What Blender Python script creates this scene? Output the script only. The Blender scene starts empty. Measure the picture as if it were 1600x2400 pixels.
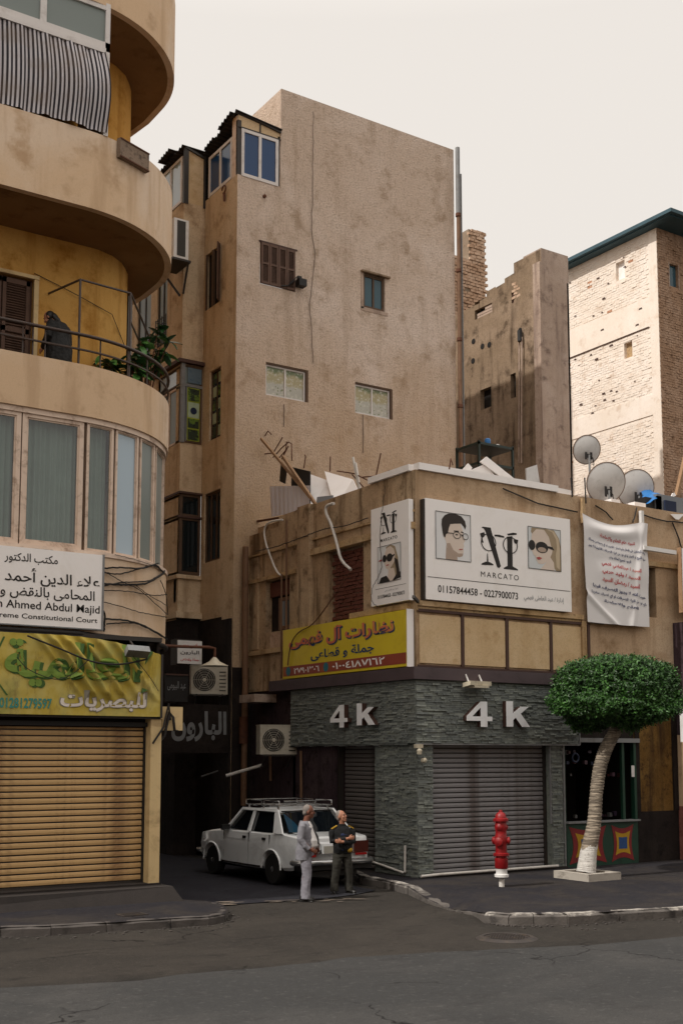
import bpy, bmesh, math, random
from mathutils import Vector, Matrix, noise
sc = bpy.context.scene
COL = sc.collection
rnd = random.Random(7)
R = math.radians

# ------------------------------------------------------------------ camera
CAM_H = 2.7
FPX, PPX, PPY, HOR = 2766.0, 800.0, 1470.0, 1770.0      # 1600x2400 photograph
TILT = math.atan((HOR-PPY)/FPX); YAW = R(33.3)
cd = bpy.data.cameras.new('camera'); cam = bpy.data.objects.new('camera', cd); COL.objects.link(cam)
cd.sensor_fit = 'VERTICAL'; cd.sensor_height = 36.0; cd.sensor_width = 24.0
cd.lens = FPX/2400*36.0
cd.shift_y = (PPY-1200)/2400.0
cd.clip_start = 0.1; cd.clip_end = 2000
cam.location = (0, 0, CAM_H)
cam.rotation_euler = (R(90)+TILT, 0, -YAW)
sc.camera = cam

# ------------------------------------------------------------------ light
SUN_EL, SUN_AZ = R(48), R(-89.5)      # azimuth measured from +Y towards +X
w = bpy.data.worlds.new('World'); sc.world = w; w.use_nodes = True
nt = w.node_tree; bg = nt.nodes['Background']
sky = nt.nodes.new('ShaderNodeTexSky'); sky.sky_type = 'NISHITA'; sky.sun_disc = False
sky.sun_elevation = SUN_EL; sky.sun_rotation = SUN_AZ; sky.dust_density = 6; sky.air_density = 1.5
tc = nt.nodes.new('ShaderNodeTexCoord'); sep = nt.nodes.new('ShaderNodeSeparateXYZ')
nt.links.new(tc.outputs['Generated'], sep.inputs[0])
rampn = nt.nodes.new('ShaderNodeMapRange'); rampn.inputs['From Min'].default_value = 0.55; rampn.inputs['From Max'].default_value = 1
rampn.inputs['To Min'].default_value = 0.895; rampn.inputs['To Max'].default_value = 2.1
nt.links.new(sep.outputs['Z'], rampn.inputs['Value'])
ov = nt.nodes.new('ShaderNodeVectorMath'); ov.operation = 'SCALE'; ov.inputs[0].default_value = (7.35, 6.85, 6.3)
nt.links.new(rampn.outputs[0], ov.inputs['Scale'])
mx = nt.nodes.new('ShaderNodeMix'); mx.data_type = 'RGBA'; mx.inputs[0].default_value = 0.93
nt.links.new(sky.outputs[0], mx.inputs[6]); nt.links.new(ov.outputs[0], mx.inputs[7]); nt.links.new(mx.outputs[2], bg.inputs[0])
bg.inputs[1].default_value = 0.1
sl = bpy.data.lights.new('sun', 'SUN'); sl.energy = 2.4; sl.angle = R(1.0); sl.color = (1, .95, .88)
so = bpy.data.objects.new('sun', sl); COL.objects.link(so)
sd = Vector((math.sin(SUN_AZ)*math.cos(SUN_EL), math.cos(SUN_AZ)*math.cos(SUN_EL), math.sin(SUN_EL)))
so.rotation_euler = sd.to_track_quat('Z', 'Y').to_euler()
sc.view_settings.view_transform = 'Standard'; sc.view_settings.look = 'None'
sc.view_settings.exposure = 0.45; sc.view_settings.gamma = 1; sc.view_settings.use_curve_mapping = False
sc.cycles.max_bounces = 8; sc.cycles.diffuse_bounces = 4

# ------------------------------------------------------------------ survey: photograph measurements -> points on real planes
def ray(x, y):
    a = (x-PPX)/FPX; b = -(y-PPY)/FPX
    f = math.cos(TILT)-b*math.sin(TILT); z = math.sin(TILT)+b*math.cos(TILT)
    return (a*math.cos(YAW)+f*math.sin(YAW), -a*math.sin(YAW)+f*math.cos(YAW), z)
def onZ(x, y, Z): d = ray(x, y); t = (Z-CAM_H)/d[2]; return Vector((d[0]*t, d[1]*t, Z))
def onX(x, y, X): d = ray(x, y); t = X/d[0]; return Vector((X, d[1]*t, CAM_H+d[2]*t))
def onY(x, y, Y): d = ray(x, y); t = Y/d[1]; return Vector((d[0]*t, Y, CAM_H+d[2]*t))

# ------------------------------------------------------------------ mesh builder
SPLIT = {'string_course','pilaster','clad_pillar','green_frame','upright','printed_line','printed_leaf','rail_post','bay_apron','cornice','concrete_band','frame_bar','frame_post','upper_wall','corner_post','edge_trim','pillar_trim','open_bar','door_gap','slat_board','rail_rod','dark_dado','gable_frame','window_rail','guide_rail'}
class MB:
    def __init__(s): s.v = []; s.f = []; s.m = []; s.mi = 0
    def add(s, vs, fs):
        o = len(s.v); s.v += [tuple(p) for p in vs]
        for f in fs: s.f.append(tuple(o+i for i in f)); s.m.append(s.mi)
        return s
    def box(s, x0, x1, y0, y1, z0, z1):
        if x0 > x1: x0, x1 = x1, x0
        if y0 > y1: y0, y1 = y1, y0
        if z0 > z1: z0, z1 = z1, z0
        return s.add([(x0,y0,z0),(x1,y0,z0),(x1,y1,z0),(x0,y1,z0),(x0,y0,z1),(x1,y0,z1),(x1,y1,z1),(x0,y1,z1)],
            [(0,3,2,1),(4,5,6,7),(0,1,5,4),(1,2,6,5),(2,3,7,6),(3,0,4,7)])
    def obox(s, c, ax, ay, az):     # centre and three half-axis vectors
        c, ax, ay, az = map(Vector, (c, ax, ay, az))
        vs = [c+i*ax+j*ay+k*az for k in (-1,1) for i, j in ((-1,-1),(1,-1),(1,1),(-1,1))]
        return s.add(vs, [(0,3,2,1),(4,5,6,7),(0,1,5,4),(1,2,6,5),(2,3,7,6),(3,0,4,7)])
    def bar(s, p, q, w, h=None, up=(0,0,1)):
        p, q = Vector(p), Vector(q); h = h or w; d = q-p
        if d.length < 1e-6: return s
        u = Vector(up)
        if abs(d.normalized().dot(u)) > .97: u = Vector((1,0,0))
        a = d.cross(u).normalized(); b = a.cross(d).normalized()
        return s.obox((p+q)/2, d/2, a*w/2, b*h/2)
    def tube(s, pts, r, n=8, cap=True, sq=1.0):
        pts = [Vector(p) for p in pts]; rs = r if isinstance(r, (list, tuple)) else [r]*len(pts)
        t0 = (pts[1]-pts[0]).normalized(); u = Vector((0,0,1))
        if abs(t0.dot(u)) > .9: u = Vector((0,1,0))
        a = (u - t0*u.dot(t0)).normalized(); o = len(s.v); k = len(pts)
        for i, p in enumerate(pts):
            t = (pts[min(i+1,k-1)]-pts[max(i-1,0)])
            if t.length < 1e-9: t = t0.copy()
            t.normalize(); a = a - t*a.dot(t)
            if a.length < 1e-6: a = t.orthogonal()
            a.normalize(); b = t.cross(a)
            for j in range(n):
                an = 2*math.pi*j/n; s.v.append(tuple(p + a*math.cos(an)*rs[i] + b*math.sin(an)*rs[i]*sq))
        for i in range(k-1):
            for j in range(n):
                s.f.append((o+i*n+j, o+i*n+(j+1)%n, o+(i+1)*n+(j+1)%n, o+(i+1)*n+j)); s.m.append(s.mi)
        if cap:
            s.f.append(tuple(o+j for j in range(n))[::-1]); s.m.append(s.mi)
            s.f.append(tuple(o+(k-1)*n+j for j in range(n))); s.m.append(s.mi)
        return s
    def lathe(s, prof, c=(0,0,0), n=16, axis=(0,0,1)):      # prof: (radius, height)
        ax = Vector(axis).normalized(); a = ax.orthogonal().normalized(); b = ax.cross(a); c = Vector(c); o = len(s.v)
        for r_, h in prof:
            r_ = max(r_, 1e-4)
            for j in range(n):
                an = 2*math.pi*j/n; s.v.append(tuple(c+ax*h+(a*math.cos(an)+b*math.sin(an))*r_))
        for i in range(len(prof)-1):
            for j in range(n):
                s.f.append((o+i*n+j, o+i*n+(j+1)%n, o+(i+1)*n+(j+1)%n, o+(i+1)*n+j)); s.m.append(s.mi)
        s.f.append(tuple(o+j for j in range(n))[::-1]); s.m.append(s.mi)
        s.f.append(tuple(o+(len(prof)-1)*n+j for j in range(n))); s.m.append(s.mi)
        return s
    def prism(s, poly, fn, d0, d1):     # poly of 2-D points, fn(u, v, d) -> point
        n = len(poly)
        vs = [fn(u, v, d0) for u, v in poly]+[fn(u, v, d1) for u, v in poly]
        fs = [tuple(range(n))[::-1], tuple(range(n, 2*n))]+[(i, (i+1)%n, n+(i+1)%n, n+i) for i in range(n)]
        return s.add(vs, fs)
    def flat(s, poly, fn, d=0): return s.add([fn(u, v, d) for u, v in poly], [tuple(range(len(poly)))])
    def grid(s, nu, nv, fn):        # open sheet, fn(i/nu, j/nv)
        o = len(s.v)
        for j in range(nv+1):
            for i in range(nu+1): s.v.append(tuple(fn(i/nu, j/nv)))
        for j in range(nv):
            for i in range(nu):
                a = o+j*(nu+1)+i; s.f.append((a, a+1, a+nu+2, a+nu+1)); s.m.append(s.mi)
        return s
    def mesh(s, name, mats, org=(0,0,0), smooth=None, fix=True):
        me = bpy.data.meshes.new(name); ox, oy, oz = org
        me.from_pydata([(x-ox, y-oy, z-oz) for x, y, z in s.v], [], s.f)
        for m in (mats if isinstance(mats, (list, tuple)) else [mats]): me.materials.append(m)
        if any(s.m): me.polygons.foreach_set('material_index', s.m)
        if fix:
            bm = bmesh.new(); bm.from_mesh(me); bmesh.ops.recalc_face_normals(bm, faces=bm.faces); bm.to_mesh(me); bm.free()
        if smooth is not None:
            me.polygons.foreach_set('use_smooth', [True]*len(me.polygons)); me.set_sharp_from_angle(angle=R(smooth))
        me.update(); return me
    def islands(s):
        par = list(range(len(s.v)))
        def fd(a):
            while par[a] != a: par[a] = par[par[a]]; a = par[a]
            return a
        for f in s.f:
            for q in f[1:]: par[fd(f[0])] = fd(q)
        out = {}
        for f, m in zip(s.f, s.m):
            k = fd(f[0]); d = out.setdefault(k, (MB(), {}))
            idx = []
            for i in f:
                if i not in d[1]: d[1][i] = len(d[0].v); d[0].v.append(s.v[i])
                idx.append(d[1][i])
            d[0].f.append(tuple(idx)); d[0].m.append(m)
        return [d[0] for d in out.values()]
    def build(s, name, mats, parent=None, smooth=None, label=None, kind=None, fix=True):
        if name in SPLIT and kind is None:
            isl = s.islands()
            if 1 < len(isl) <= 40:
                for q in isl: o = q._build(name, mats, parent, smooth, label, kind, fix)
                return o
        return s._build(name, mats, parent, smooth, label, kind, fix)
    def _build(s, name, mats, parent=None, smooth=None, label=None, kind=None, fix=True):
        org = parent_world(parent) if parent else (0,0,0)
        o = bpy.data.objects.new(name, s.mesh(name, mats, org, smooth, fix)); COL.objects.link(o)
        if parent: o.parent = parent
        if label: o['label'] = label
        if kind: o['kind'] = kind
        return o
def parent_world(o):
    v = Vector((0,0,0))
    while o: v += o.location; o = o.parent
    return v
def thing(name, label, cat, loc=(0,0,0), group=None):
    o = bpy.data.objects.new(name, None); COL.objects.link(o); o.location = loc; o.empty_display_size = .2
    o['label'] = label; o['category'] = cat
    if group: o['group'] = group
    return o
def tag(o, label, cat, group=None):
    o['label'] = label; o['category'] = cat
    if group: o['group'] = group
    return o
def solo(mb, name, mats, label, cat, loc=None, group=None, smooth=None):
    # a thing of one mesh, its origin at loc
    loc = Vector(loc) if loc is not None else Vector(mb.v[0])
    o = bpy.data.objects.new(name, mb.mesh(name, mats, loc, smooth)); COL.objects.link(o); o.location = loc
    return tag(o, label, cat, group)
def shared(name, me, parent, offset, rot=None):
    o = bpy.data.objects.new(name, me); COL.objects.link(o); o.parent = parent; o.location = offset
    if rot: o.rotation_euler = rot
    return o
def copy_tree(o, parent=None):
    c = o.copy(); COL.objects.link(c); c.parent = parent
    for ch in list(o.children): copy_tree(ch, c)
    return c
def wallgrid(mb, plane, c, u0, u1, z0, z1, holes=(), depth=.2, sgn=1):
    """wall sheet facing -Y ('Y') or -X ('X') with rectangular holes and their reveals"""
    P = (lambda u, z, d=0: (u, c+d*sgn, z)) if plane == 'Y' else (lambda u, z, d=0: (c+d*sgn, u, z))
    us = sorted({u0, u1, *[h[0] for h in holes], *[h[1] for h in holes]}); zs = sorted({z0, z1, *[h[2] for h in holes], *[h[3] for h in holes]})
    us = [u for u in us if u0-1e-6 <= u <= u1+1e-6]; zs = [z for z in zs if z0-1e-6 <= z <= z1+1e-6]
    for i in range(len(us)-1):
        for j in range(len(zs)-1):
            um, zm = (us[i]+us[i+1])/2, (zs[j]+zs[j+1])/2
            if any(h[0] < um < h[1] and h[2] < zm < h[3] for h in holes): continue
            mb.add([P(us[i],zs[j]),P(us[i+1],zs[j]),P(us[i+1],zs[j+1]),P(us[i],zs[j+1])], [(0,1,2,3)])
    for h in holes:
        a, b, e, f = h[:4]; dp = h[4] if len(h) > 4 else depth
        for (q, r_) in (((a,e),(b,e)),((b,e),(b,f)),((b,f),(a,f)),((a,f),(a,e))):
            mb.add([P(*q),P(*r_),P(*r_,dp),P(*q,dp)], [(0,1,2,3)])
    return mb

# ------------------------------------------------------------------ materials
def lin(c):
    if isinstance(c, str): c = tuple(int(c[i:i+2], 16)/255 for i in (0,2,4))
    return tuple((x/12.92 if x <= .04045 else ((x+.055)/1.055)**2.4) for x in c)
def _mat(name):
    m = bpy.data.materials.new(name); m.use_nodes = True; n = m.node_tree.nodes; return m, n, m.node_tree.links, n['Principled BSDF']
def N(n, t, **kw):
    x = n.new(t)
    for k, v in kw.items():
        if k in x.inputs.keys(): x.inputs[k].default_value = v
        else: setattr(x, k, v)
    return x
def mixc(n, l, fac, a, b, mode='MIX'):
    x = n.new('ShaderNodeMix'); x.data_type = 'RGBA'; x.blend_type = mode; x.clamp_factor = True
    if isinstance(fac, (int, float)): x.inputs[0].default_value = fac
    else: l.new(fac, x.inputs[0])
    for i, c in ((6, a), (7, b)):
        if isinstance(c, tuple): x.inputs[i].default_value = (*c[:3], 1)
        else: l.new(c, x.inputs[i])
    return x.outputs[2]
def ramp(n, l, src, p0, p1):
    x = n.new('ShaderNodeMapRange'); x.inputs['From Min'].default_value = p0; x.inputs['From Max'].default_value = p1
    x.interpolation_type = 'SMOOTHSTEP'; l.new(src, x.inputs['Value']); return x.outputs[0]
def ntex(n, l, vec, scale, detail=5, rough=.6, stretch=None, dist=0):
    t = n.new('ShaderNodeTexNoise'); t.inputs['Scale'].default_value = scale; t.inputs['Detail'].default_value = detail
    t.inputs['Roughness'].default_value = rough; t.inputs['Distortion'].default_value = dist
    if stretch:
        mp = n.new('ShaderNodeMapping'); mp.inputs['Scale'].default_value = stretch; l.new(vec, mp.inputs[0]); vec = mp.outputs[0]
    l.new(vec, t.inputs['Vector']); return t.outputs[0]
def plaster(name, base, dark, light, blotch=.6, streak=.5, grain=40, bump=.4, bd=.02, rough=.95, cell=0, amt=1.0, grainc=.35, low=None):
    m, n, l, b = _mat(name); g = n.new('ShaderNodeNewGeometry').outputs['Position']
    base, dark, light = lin(base), lin(dark), lin(light)
    big = ntex(n, l, g, blotch, 6, .62, dist=.6); st = ntex(n, l, g, 1.6, 5, .6, (1.6, 1.6, .16)); mid = ntex(n, l, g, blotch*5, 5, .65)
    fine = ntex(n, l, g, grain, 4, .7)
    c = mixc(n, l, ramp(n, l, big, .42, .68), base, light)
    c = mixc(n, l, ramp(n, l, mid, .5, .75), c, dark, 'MIX')
    f = n.new('ShaderNodeMath'); f.operation = 'MULTIPLY'; f.inputs[1].default_value = streak
    l.new(ramp(n, l, st, .5, .72), f.inputs[0]); c = mixc(n, l, f.outputs[0], c, dark)
    if low:     # an older, ochre coat of render below a ragged line
        sp_ = n.new('ShaderNodeSeparateXYZ'); l.new(g, sp_.inputs[0]); ma = n.new('ShaderNodeMath'); ma.operation = 'MULTIPLY_ADD'; l.new(ntex(n, l, g, .7, 6, .65), ma.inputs[0]); ma.inputs[1].default_value = 5; l.new(sp_.outputs['Z'], ma.inputs[2])
        mr = n.new('ShaderNodeMapRange'); l.new(ma.outputs[0], mr.inputs['Value']); mr.inputs['From Min'].default_value = low[0]; mr.inputs['From Max'].default_value = low[1]; mr.inputs['To Min'].default_value = .75; mr.inputs['To Max'].default_value = 0; c = mixc(n, l, mr.outputs[0], c, lin(low[2]))
    gm = n.new('ShaderNodeMath'); gm.operation = 'MULTIPLY'; gm.inputs[1].default_value = grainc
    l.new(ramp(n, l, fine, .45, .7), gm.inputs[0]); c = mixc(n, l, gm.outputs[0], c, tuple(x*.55 for x in dark))
    g2 = n.new('ShaderNodeMath'); g2.operation = 'MULTIPLY'; g2.inputs[1].default_value = grainc*.8
    l.new(ramp(n, l, ntex(n, l, g, grain*.35, 4, .75, (1,1,.55)), .5, .72), g2.inputs[0]); c = mixc(n, l, g2.outputs[0], c, tuple(x*.8 for x in dark))
    l.new(c, b.inputs['Base Color']); b.inputs['Roughness'].default_value = rough; b.inputs['Specular IOR Level'].default_value = .15
    bp = n.new('ShaderNodeBump'); bp.inputs['Strength'].default_value = bump; bp.inputs['Distance'].default_value = bd
    l.new(fine, bp.inputs['Height']); l.new(bp.outputs[0], b.inputs['Normal'])
    return m
def paint(name, col, rough=.6, var=.12, dirt=None, dscale=3, metal=0, bump=0, spec=.4, damt=.6, coat=0):
    m, n, l, b = _mat(name); g = n.new('ShaderNodeTexCoord').outputs['Object']; col = lin(col)
    c = mixc(n, l, ntex(n, l, g, 2.3, 4), tuple(x*(1-var) for x in col), tuple(min(1, x*(1+var)) for x in col))
    if dirt is not None:
        f = n.new('ShaderNodeMath'); f.operation = 'MULTIPLY'; f.inputs[1].default_value = damt
        l.new(ramp(n, l, ntex(n, l, g, dscale, 7, .7, dist=.4), .48, .72), f.inputs[0]); c = mixc(n, l, f.outputs[0], c, lin(dirt))
    l.new(c, b.inputs['Base Color']); b.inputs['Roughness'].default_value = rough; b.inputs['Metallic'].default_value = metal
    b.inputs['Specular IOR Level'].default_value = spec
    if coat: b.inputs['Coat Weight'].default_value = coat
    if bump:
        bp = n.new('ShaderNodeBump'); bp.inputs['Strength'].default_value = bump; bp.inputs['Distance'].default_value = .01
        l.new(ntex(n, l, g, 30, 5), bp.inputs['Height']); l.new(bp.outputs[0], b.inputs['Normal'])
    return m
def _dummy(): pass
def glass(name, tint, refl=.35, see=.5, rough=.06):
    m, n, l, b = _mat(name); tint = lin(tint)
    b.inputs['Base Color'].default_value = (*tint, 1); b.inputs['Roughness'].default_value = rough; b.inputs['Specular IOR Level'].default_value = refl
    if see > 0:
        tr = n.new('ShaderNodeBsdfTransparent'); tr.inputs[0].default_value = (.75,.8,.8,1); ms = n.new('ShaderNodeMixShader')
        ms.inputs[0].default_value = 1-see; l.new(tr.outputs[0], ms.inputs[1]); l.new(b.outputs[0], ms.inputs[2])
        l.new(ms.outputs[0], n['Material Output'].inputs[0])
    return m

M = {}
M['tall'] = plaster('rough_render', 'cfbbaa', 'ab9580', 'dac9bc', .3, .45, 18, .9, .05, grainc=.42, low=(11.5, 17.5, 'b3946f'))
M['tall_side'] = plaster('ochre_side_render', 'c9b294', '967c60', 'd3c0a6', .3, .7, 30, .5, .02)
M['concrete'] = plaster('grey_brown_render', 'ad998a', '75635a', 'bba99c', .5, .7, 30, .5, .02)
M['concrete_dark'] = plaster('stained_shaded_render', '86735f', '44362a', '9b8773', .3, .9, 25, .5, .02)
M['cream'] = plaster('cream_render', 'd2b595', 'b7997a', 'dbc6b0', .3, .6, 60, .25, .01, grainc=.15)
M['yellow'] = plaster('yellow_render', 'c4924a', '9c6a28', 'd1a45e', .35, .7, 60, .25, .01, grainc=.15)
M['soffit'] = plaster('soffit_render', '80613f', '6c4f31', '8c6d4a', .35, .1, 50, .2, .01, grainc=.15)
M['low'] = plaster('low_building_render', 'b3987a', '5c4833', 'c0a88a', .45, 1.0, 28, .6, .02)
M['low_front'] = plaster('sandy_pebbledash', 'b89d80', '94795c', 'c4ad92', .35, .7, 34, .7, .02)
M['panel'] = plaster('buff_panel_render', 'cbb08a', 'b89a72', 'd3bb99', .5, .4, 36, .4, .01)
M['trim'] = plaster('cornice_render', 'ba9c74', '6f5438', 'c5ab88', .7, .6, 30, .5, .02)
M['brown_trim'] = paint('brown_trim', '4a332b', .7, .2, '2c1f1b')
M['purple'] = paint('purple_brown_fascia', '4d4043', .6, .15, '33292a', 2)
M['cladding'] = plaster('grey_stone_cladding', '6f7472', '5a5f5d', '7b807d', 1.2, .2, 12, .8, .02, rough=.7)
M['cladding_b'] = plaster('grey_green_stone_cladding', '757a76', '5f6460', '82877f', 1.4, .2, 14, .8, .02, rough=.7)
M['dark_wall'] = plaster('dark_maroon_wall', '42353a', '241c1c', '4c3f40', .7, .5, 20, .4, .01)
M['black_wall'] = plaster('near_black_wall', '27211f', '171312', '332c28', .7, .5, 20, .3, .01)  # near-black render for alley and shop walls
M['white'] = paint('white_paint', 'd9d7d5', .6, .04, 'a99e8f', 2.5, damt=.35)
M['letter_white'] = paint('white_letter_face', 'f3f4f6', .4, .02, 'c9c6c2', 3, damt=.3)
M['white_board'] = paint('white_board', 'f2eeec', .6, .02, 'cfc6ba', 1.5, damt=.25)
M['frame'] = paint('cream_window_frame', 'd6c0ae', .6, .06, '7d5d45', 3.5, damt=.7)
M['frame_brown'] = paint('brown_window_frame', '55402f', .7, .15, '2b2019', 4)
M['frame_white'] = paint('white_window_frame', 'd0cbc8', .5, .05, '8f8378', 3, damt=.4)
M['louvre'] = paint('brown_louvre', '5d463a', .75, .15, '2f231c', 4)
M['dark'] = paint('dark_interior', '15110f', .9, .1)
M['black'] = paint('black_paint', '1c1a1a', .6, .1)
M['ink'] = paint('black_ink', '25211f', .7, .05)
M['metal_dark'] = paint('dark_metal', '2e2a27', .55, .2, '46301f', 5)
M['rail'] = paint('brown_painted_rail', '3d302a', .5, .15, '5b3c25', 5)
M['metal_grey'] = paint('grey_metal', '7c7d7e', .5, .1, '5b5651', 4)
M['pipe'] = paint('rusty_downpipe', '735640', .7, .2, '4e3421', 3)
M['pipe_white'] = paint('white_plastic_pipe', 'd0ccc6', .5, .05, '9c9084', 3, damt=.5)
M['cable'] = paint('black_cable', '231f1d', .7, .1)
M['cable_grey'] = paint('grey_cable', '6b5e54', .7, .1)
M['rust'] = paint('rusty_steel', '5c3826', .8, .25, '33211a', 8)
M['wood'] = paint('raw_timber', '947558', .8, .15, '6e4b30', 5)
M['slat_yellow'] = paint('ochre_shutter_paint', 'c09d6c', .5, .10, '6a4628', 1.3, damt=.9)
M['slat_grey'] = paint('grey_shutter_metal', '848284', .5, .12, '4a3a32', 1.3, damt=.7)
M['slat_dark'] = paint('dark_shutter_metal', '66615f', .5, .12, '332a26', 1.3, damt=.7)
M['pillar'] = paint('cream_pillar_paint', 'd3b989', .6, .08, '7a5a3a', 2.2, damt=.5)
M['blueglass'] = glass('blue_film_glass', '123a66', .5, 0, .12)
M['blueglass2'] = glass('blue_grey_glass', '38545f', .4, 0, .12)
M['darkglass'] = glass('dark_glass', '1b2022', .5, 0, .08)
M['greyglass'] = glass('frosted_grey_glass', '79827f', .4, 0, .3)
M['paleglass'] = glass('painted_sky_glass', '9db0bd', .8, 0, .08)  # pale base colour stands in for reflected sky
M['winglass'] = glass('clear_window_glass', '20272a', 1.0, .70, .02); M['winglass'].node_tree.nodes['Principled BSDF'].inputs['IOR'].default_value = 2.1
M['curtain'] = paint('grey_green_curtain', 'a3b3a8', .9, .2)
M['plaid'] = paint('dark_plaid_cloth', '2f2f33', .9, .2)
M['brick_red'] = paint('dark_red_brick', '63372b', .9, .25, '3a231c', 6, bump=.5)
M['brick_tan'] = plaster('tan_brick', 'b89a82', '84634a', 'c7ad97', 1.0, .2, 25, .6, .01)
M['mortar'] = plaster('grey_mortar', '8b7a69', '6b5b4b', '9c8c7b', 1.0, .2, 25, .6, .01)
M['brick_white'] = plaster('whitewashed_brick', 'e6dacd', 'd3c1b0', 'ece2d8', .4, .2, 20, .3, .01, grainc=.10)
M['brick_brown'] = plaster('brown_brick_face', 'a0836c', '6b523f', 'ae937e', 1.0, .3, 18, .8, .02)
M['blue_eave'] = paint('blue_eave_paint', '33505b', .6, .1, '26414b', 2)
M['dish'] = paint('grey_dish', 'cdcccb', .45, .04, '8b877f', 4, damt=.3)
M['rim'] = paint('rusty_dish_rim', '6b5340', .6, .1)
M['green_metal'] = paint('dark_green_shelf', '23302b', .5, .1, '16120f', 5)
M['blue_plastic'] = paint('blue_plastic', '2469a8', .5, .15)
M['navy'] = paint('navy_cloth', '17243f', .8, .15)
M['grey_plastic'] = paint('grey_plastic', '70757b', .5, .1)
M['ac'] = paint('off_white_ac_casing', 'b2ab9c', .5, .05, '786b58', 4, damt=.6)
M['ac_dark'] = paint('ac_grille', '33302c', .6, .1)
M['lamp'] = paint('enamel_lamp', 'c2b9a4', .4, .05, '8b7d66', 6)
M['red'] = paint('red_ink', 'b5262b', .6, .05)
M['gold'] = paint('gold_letters', '8a6b32', .5, .1)
M['leaf'] = None
# ------------------------------------------------------------------ lettering
AR = {'ء':(0xFE80,1),'آ':(0xFE81,2),'أ':(0xFE83,2),'ؤ':(0xFE85,2),'إ':(0xFE87,2),'ئ':(0xFE89,4),'ا':(0xFE8D,2),'ب':(0xFE8F,4),'ة':(0xFE93,2),'ت':(0xFE95,4),
 'ث':(0xFE99,4),'ج':(0xFE9D,4),'ح':(0xFEA1,4),'خ':(0xFEA5,4),'د':(0xFEA9,2),'ذ':(0xFEAB,2),'ر':(0xFEAD,2),'ز':(0xFEAF,2),'س':(0xFEB1,4),'ش':(0xFEB5,4),
 'ص':(0xFEB9,4),'ض':(0xFEBD,4),'ط':(0xFEC1,4),'ظ':(0xFEC5,4),'ع':(0xFEC9,4),'غ':(0xFECD,4),'ف':(0xFED1,4),'ق':(0xFED5,4),'ك':(0xFED9,4),'ل':(0xFEDD,4),
 'م':(0xFEE1,4),'ن':(0xFEE5,4),'ه':(0xFEE9,4),'و':(0xFEED,2),'ى':(0xFEEF,2),'ي':(0xFEF1,4)}
LAM = {'آ':0xFEF5,'أ':0xFEF7,'إ':0xFEF9,'ا':0xFEFB}
def arabic(s):
    out = []; i = 0; prev = False
    while i < len(s):
        ch = s[i]
        if ch not in AR: out.append(ch); prev = False; i += 1; continue
        if ch == 'ل' and i+1 < len(s) and s[i+1] in LAM:
            out.append(chr(LAM[s[i+1]]+(1 if prev else 0))); prev = False; i += 2; continue
        base, n = AR[ch]; nxt = i+1 < len(s) and s[i+1] in AR and AR[s[i+1]][1] > 1
        if n == 1: out.append(chr(base)); prev = False
        elif n == 2: out.append(chr(base+(1 if prev else 0))); prev = False
        else:
            out.append(chr(base+((3 if nxt else 1) if prev else (2 if nxt else 0)))); prev = nxt
        i += 1
    out.reverse(); r = ''.join(out)
    # digit runs keep their left-to-right order
    res = ''; k = 0
    isd = lambda c: c.isdigit()
    while k < len(r):
        if isd(r[k]):
            j = k
            while j < len(r) and isd(r[j]): j += 1
            res += r[k:j][::-1]; k = j
        else: res += r[k]; k += 1
    return res
_dg = None
def text_mesh(body, bold=0.0, width=None, height=None, extrude=0.0, spacing=1.0):
    """lettering outline as plain vertices / faces, min corner at 0,0, scaled to width x height"""
    c = bpy.data.curves.new('tmp', 'FONT'); c.body = body; c.size = 1; c.offset = bold; c.resolution_u = 3; c.space_character = spacing
    o = bpy.data.objects.new('tmp', c); COL.objects.link(o)
    dg = bpy.context.evaluated_depsgraph_get(); me = bpy.data.meshes.new_from_object(o.evaluated_get(dg))
    vs = [v.co.copy() for v in me.vertices]; fs = [tuple(p.vertices) for p in me.polygons]
    bpy.data.objects.remove(o); bpy.data.curves.remove(c); bpy.data.meshes.remove(me)
    if not vs: return [], []
    # islands at alternating depths, so that joined letters never share a plane
    par = list(range(len(vs)))
    def fd(a):
        while par[a] != a: par[a] = par[par[a]]; a = par[a]
        return a
    for f in fs:
        for q in f[1:]: par[fd(f[0])] = fd(q)
    ids = {}
    for i in range(len(vs)): ids.setdefault(fd(i), len(ids))
    x0 = min(v.x for v in vs); x1 = max(v.x for v in vs); y0 = min(v.y for v in vs); y1 = max(v.y for v in vs)
    sx = sy = 1
    if width: sx = width/(x1-x0)
    if height: sy = height/(y1-y0)
    if width and not height: sy = sx
    if height and not width: sx = sy
    out = [((v.x-x0)*sx, (v.y-y0)*sy, .0006*(ids[fd(i)] % 5)) for i, v in enumerate(vs)]
    return out, fs
def put_text(name, body, fn, mat, parent, u0, u1, v0, v1=None, bold=0.0, ar=False, align='fit', depth=.004, solid=0, kind=None, label=None, spacing=1.0):
    """letters laid on a surface; fn(u, v, d) -> world point, d out of the surface. fits u0..u1, v0..v1"""
    b = arabic(body) if ar else body
    vs, fs = text_mesh(b, bold, abs(u1-u0), (v1-v0) if v1 is not None else None, spacing=spacing)
    mb = MB(); o = 0
    pts = [fn(u0+x, v0+y, depth+z) for x, y, z in vs]
    mb.add(pts, fs)
    return mb.build(name, mat, parent, fix=False, label=label, kind=kind)
def solid_letter(poly_list, fn, d0, d1):
    mb = MB()
    for p in poly_list: mb.prism(p, fn, d0, d1)
    return mb

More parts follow.
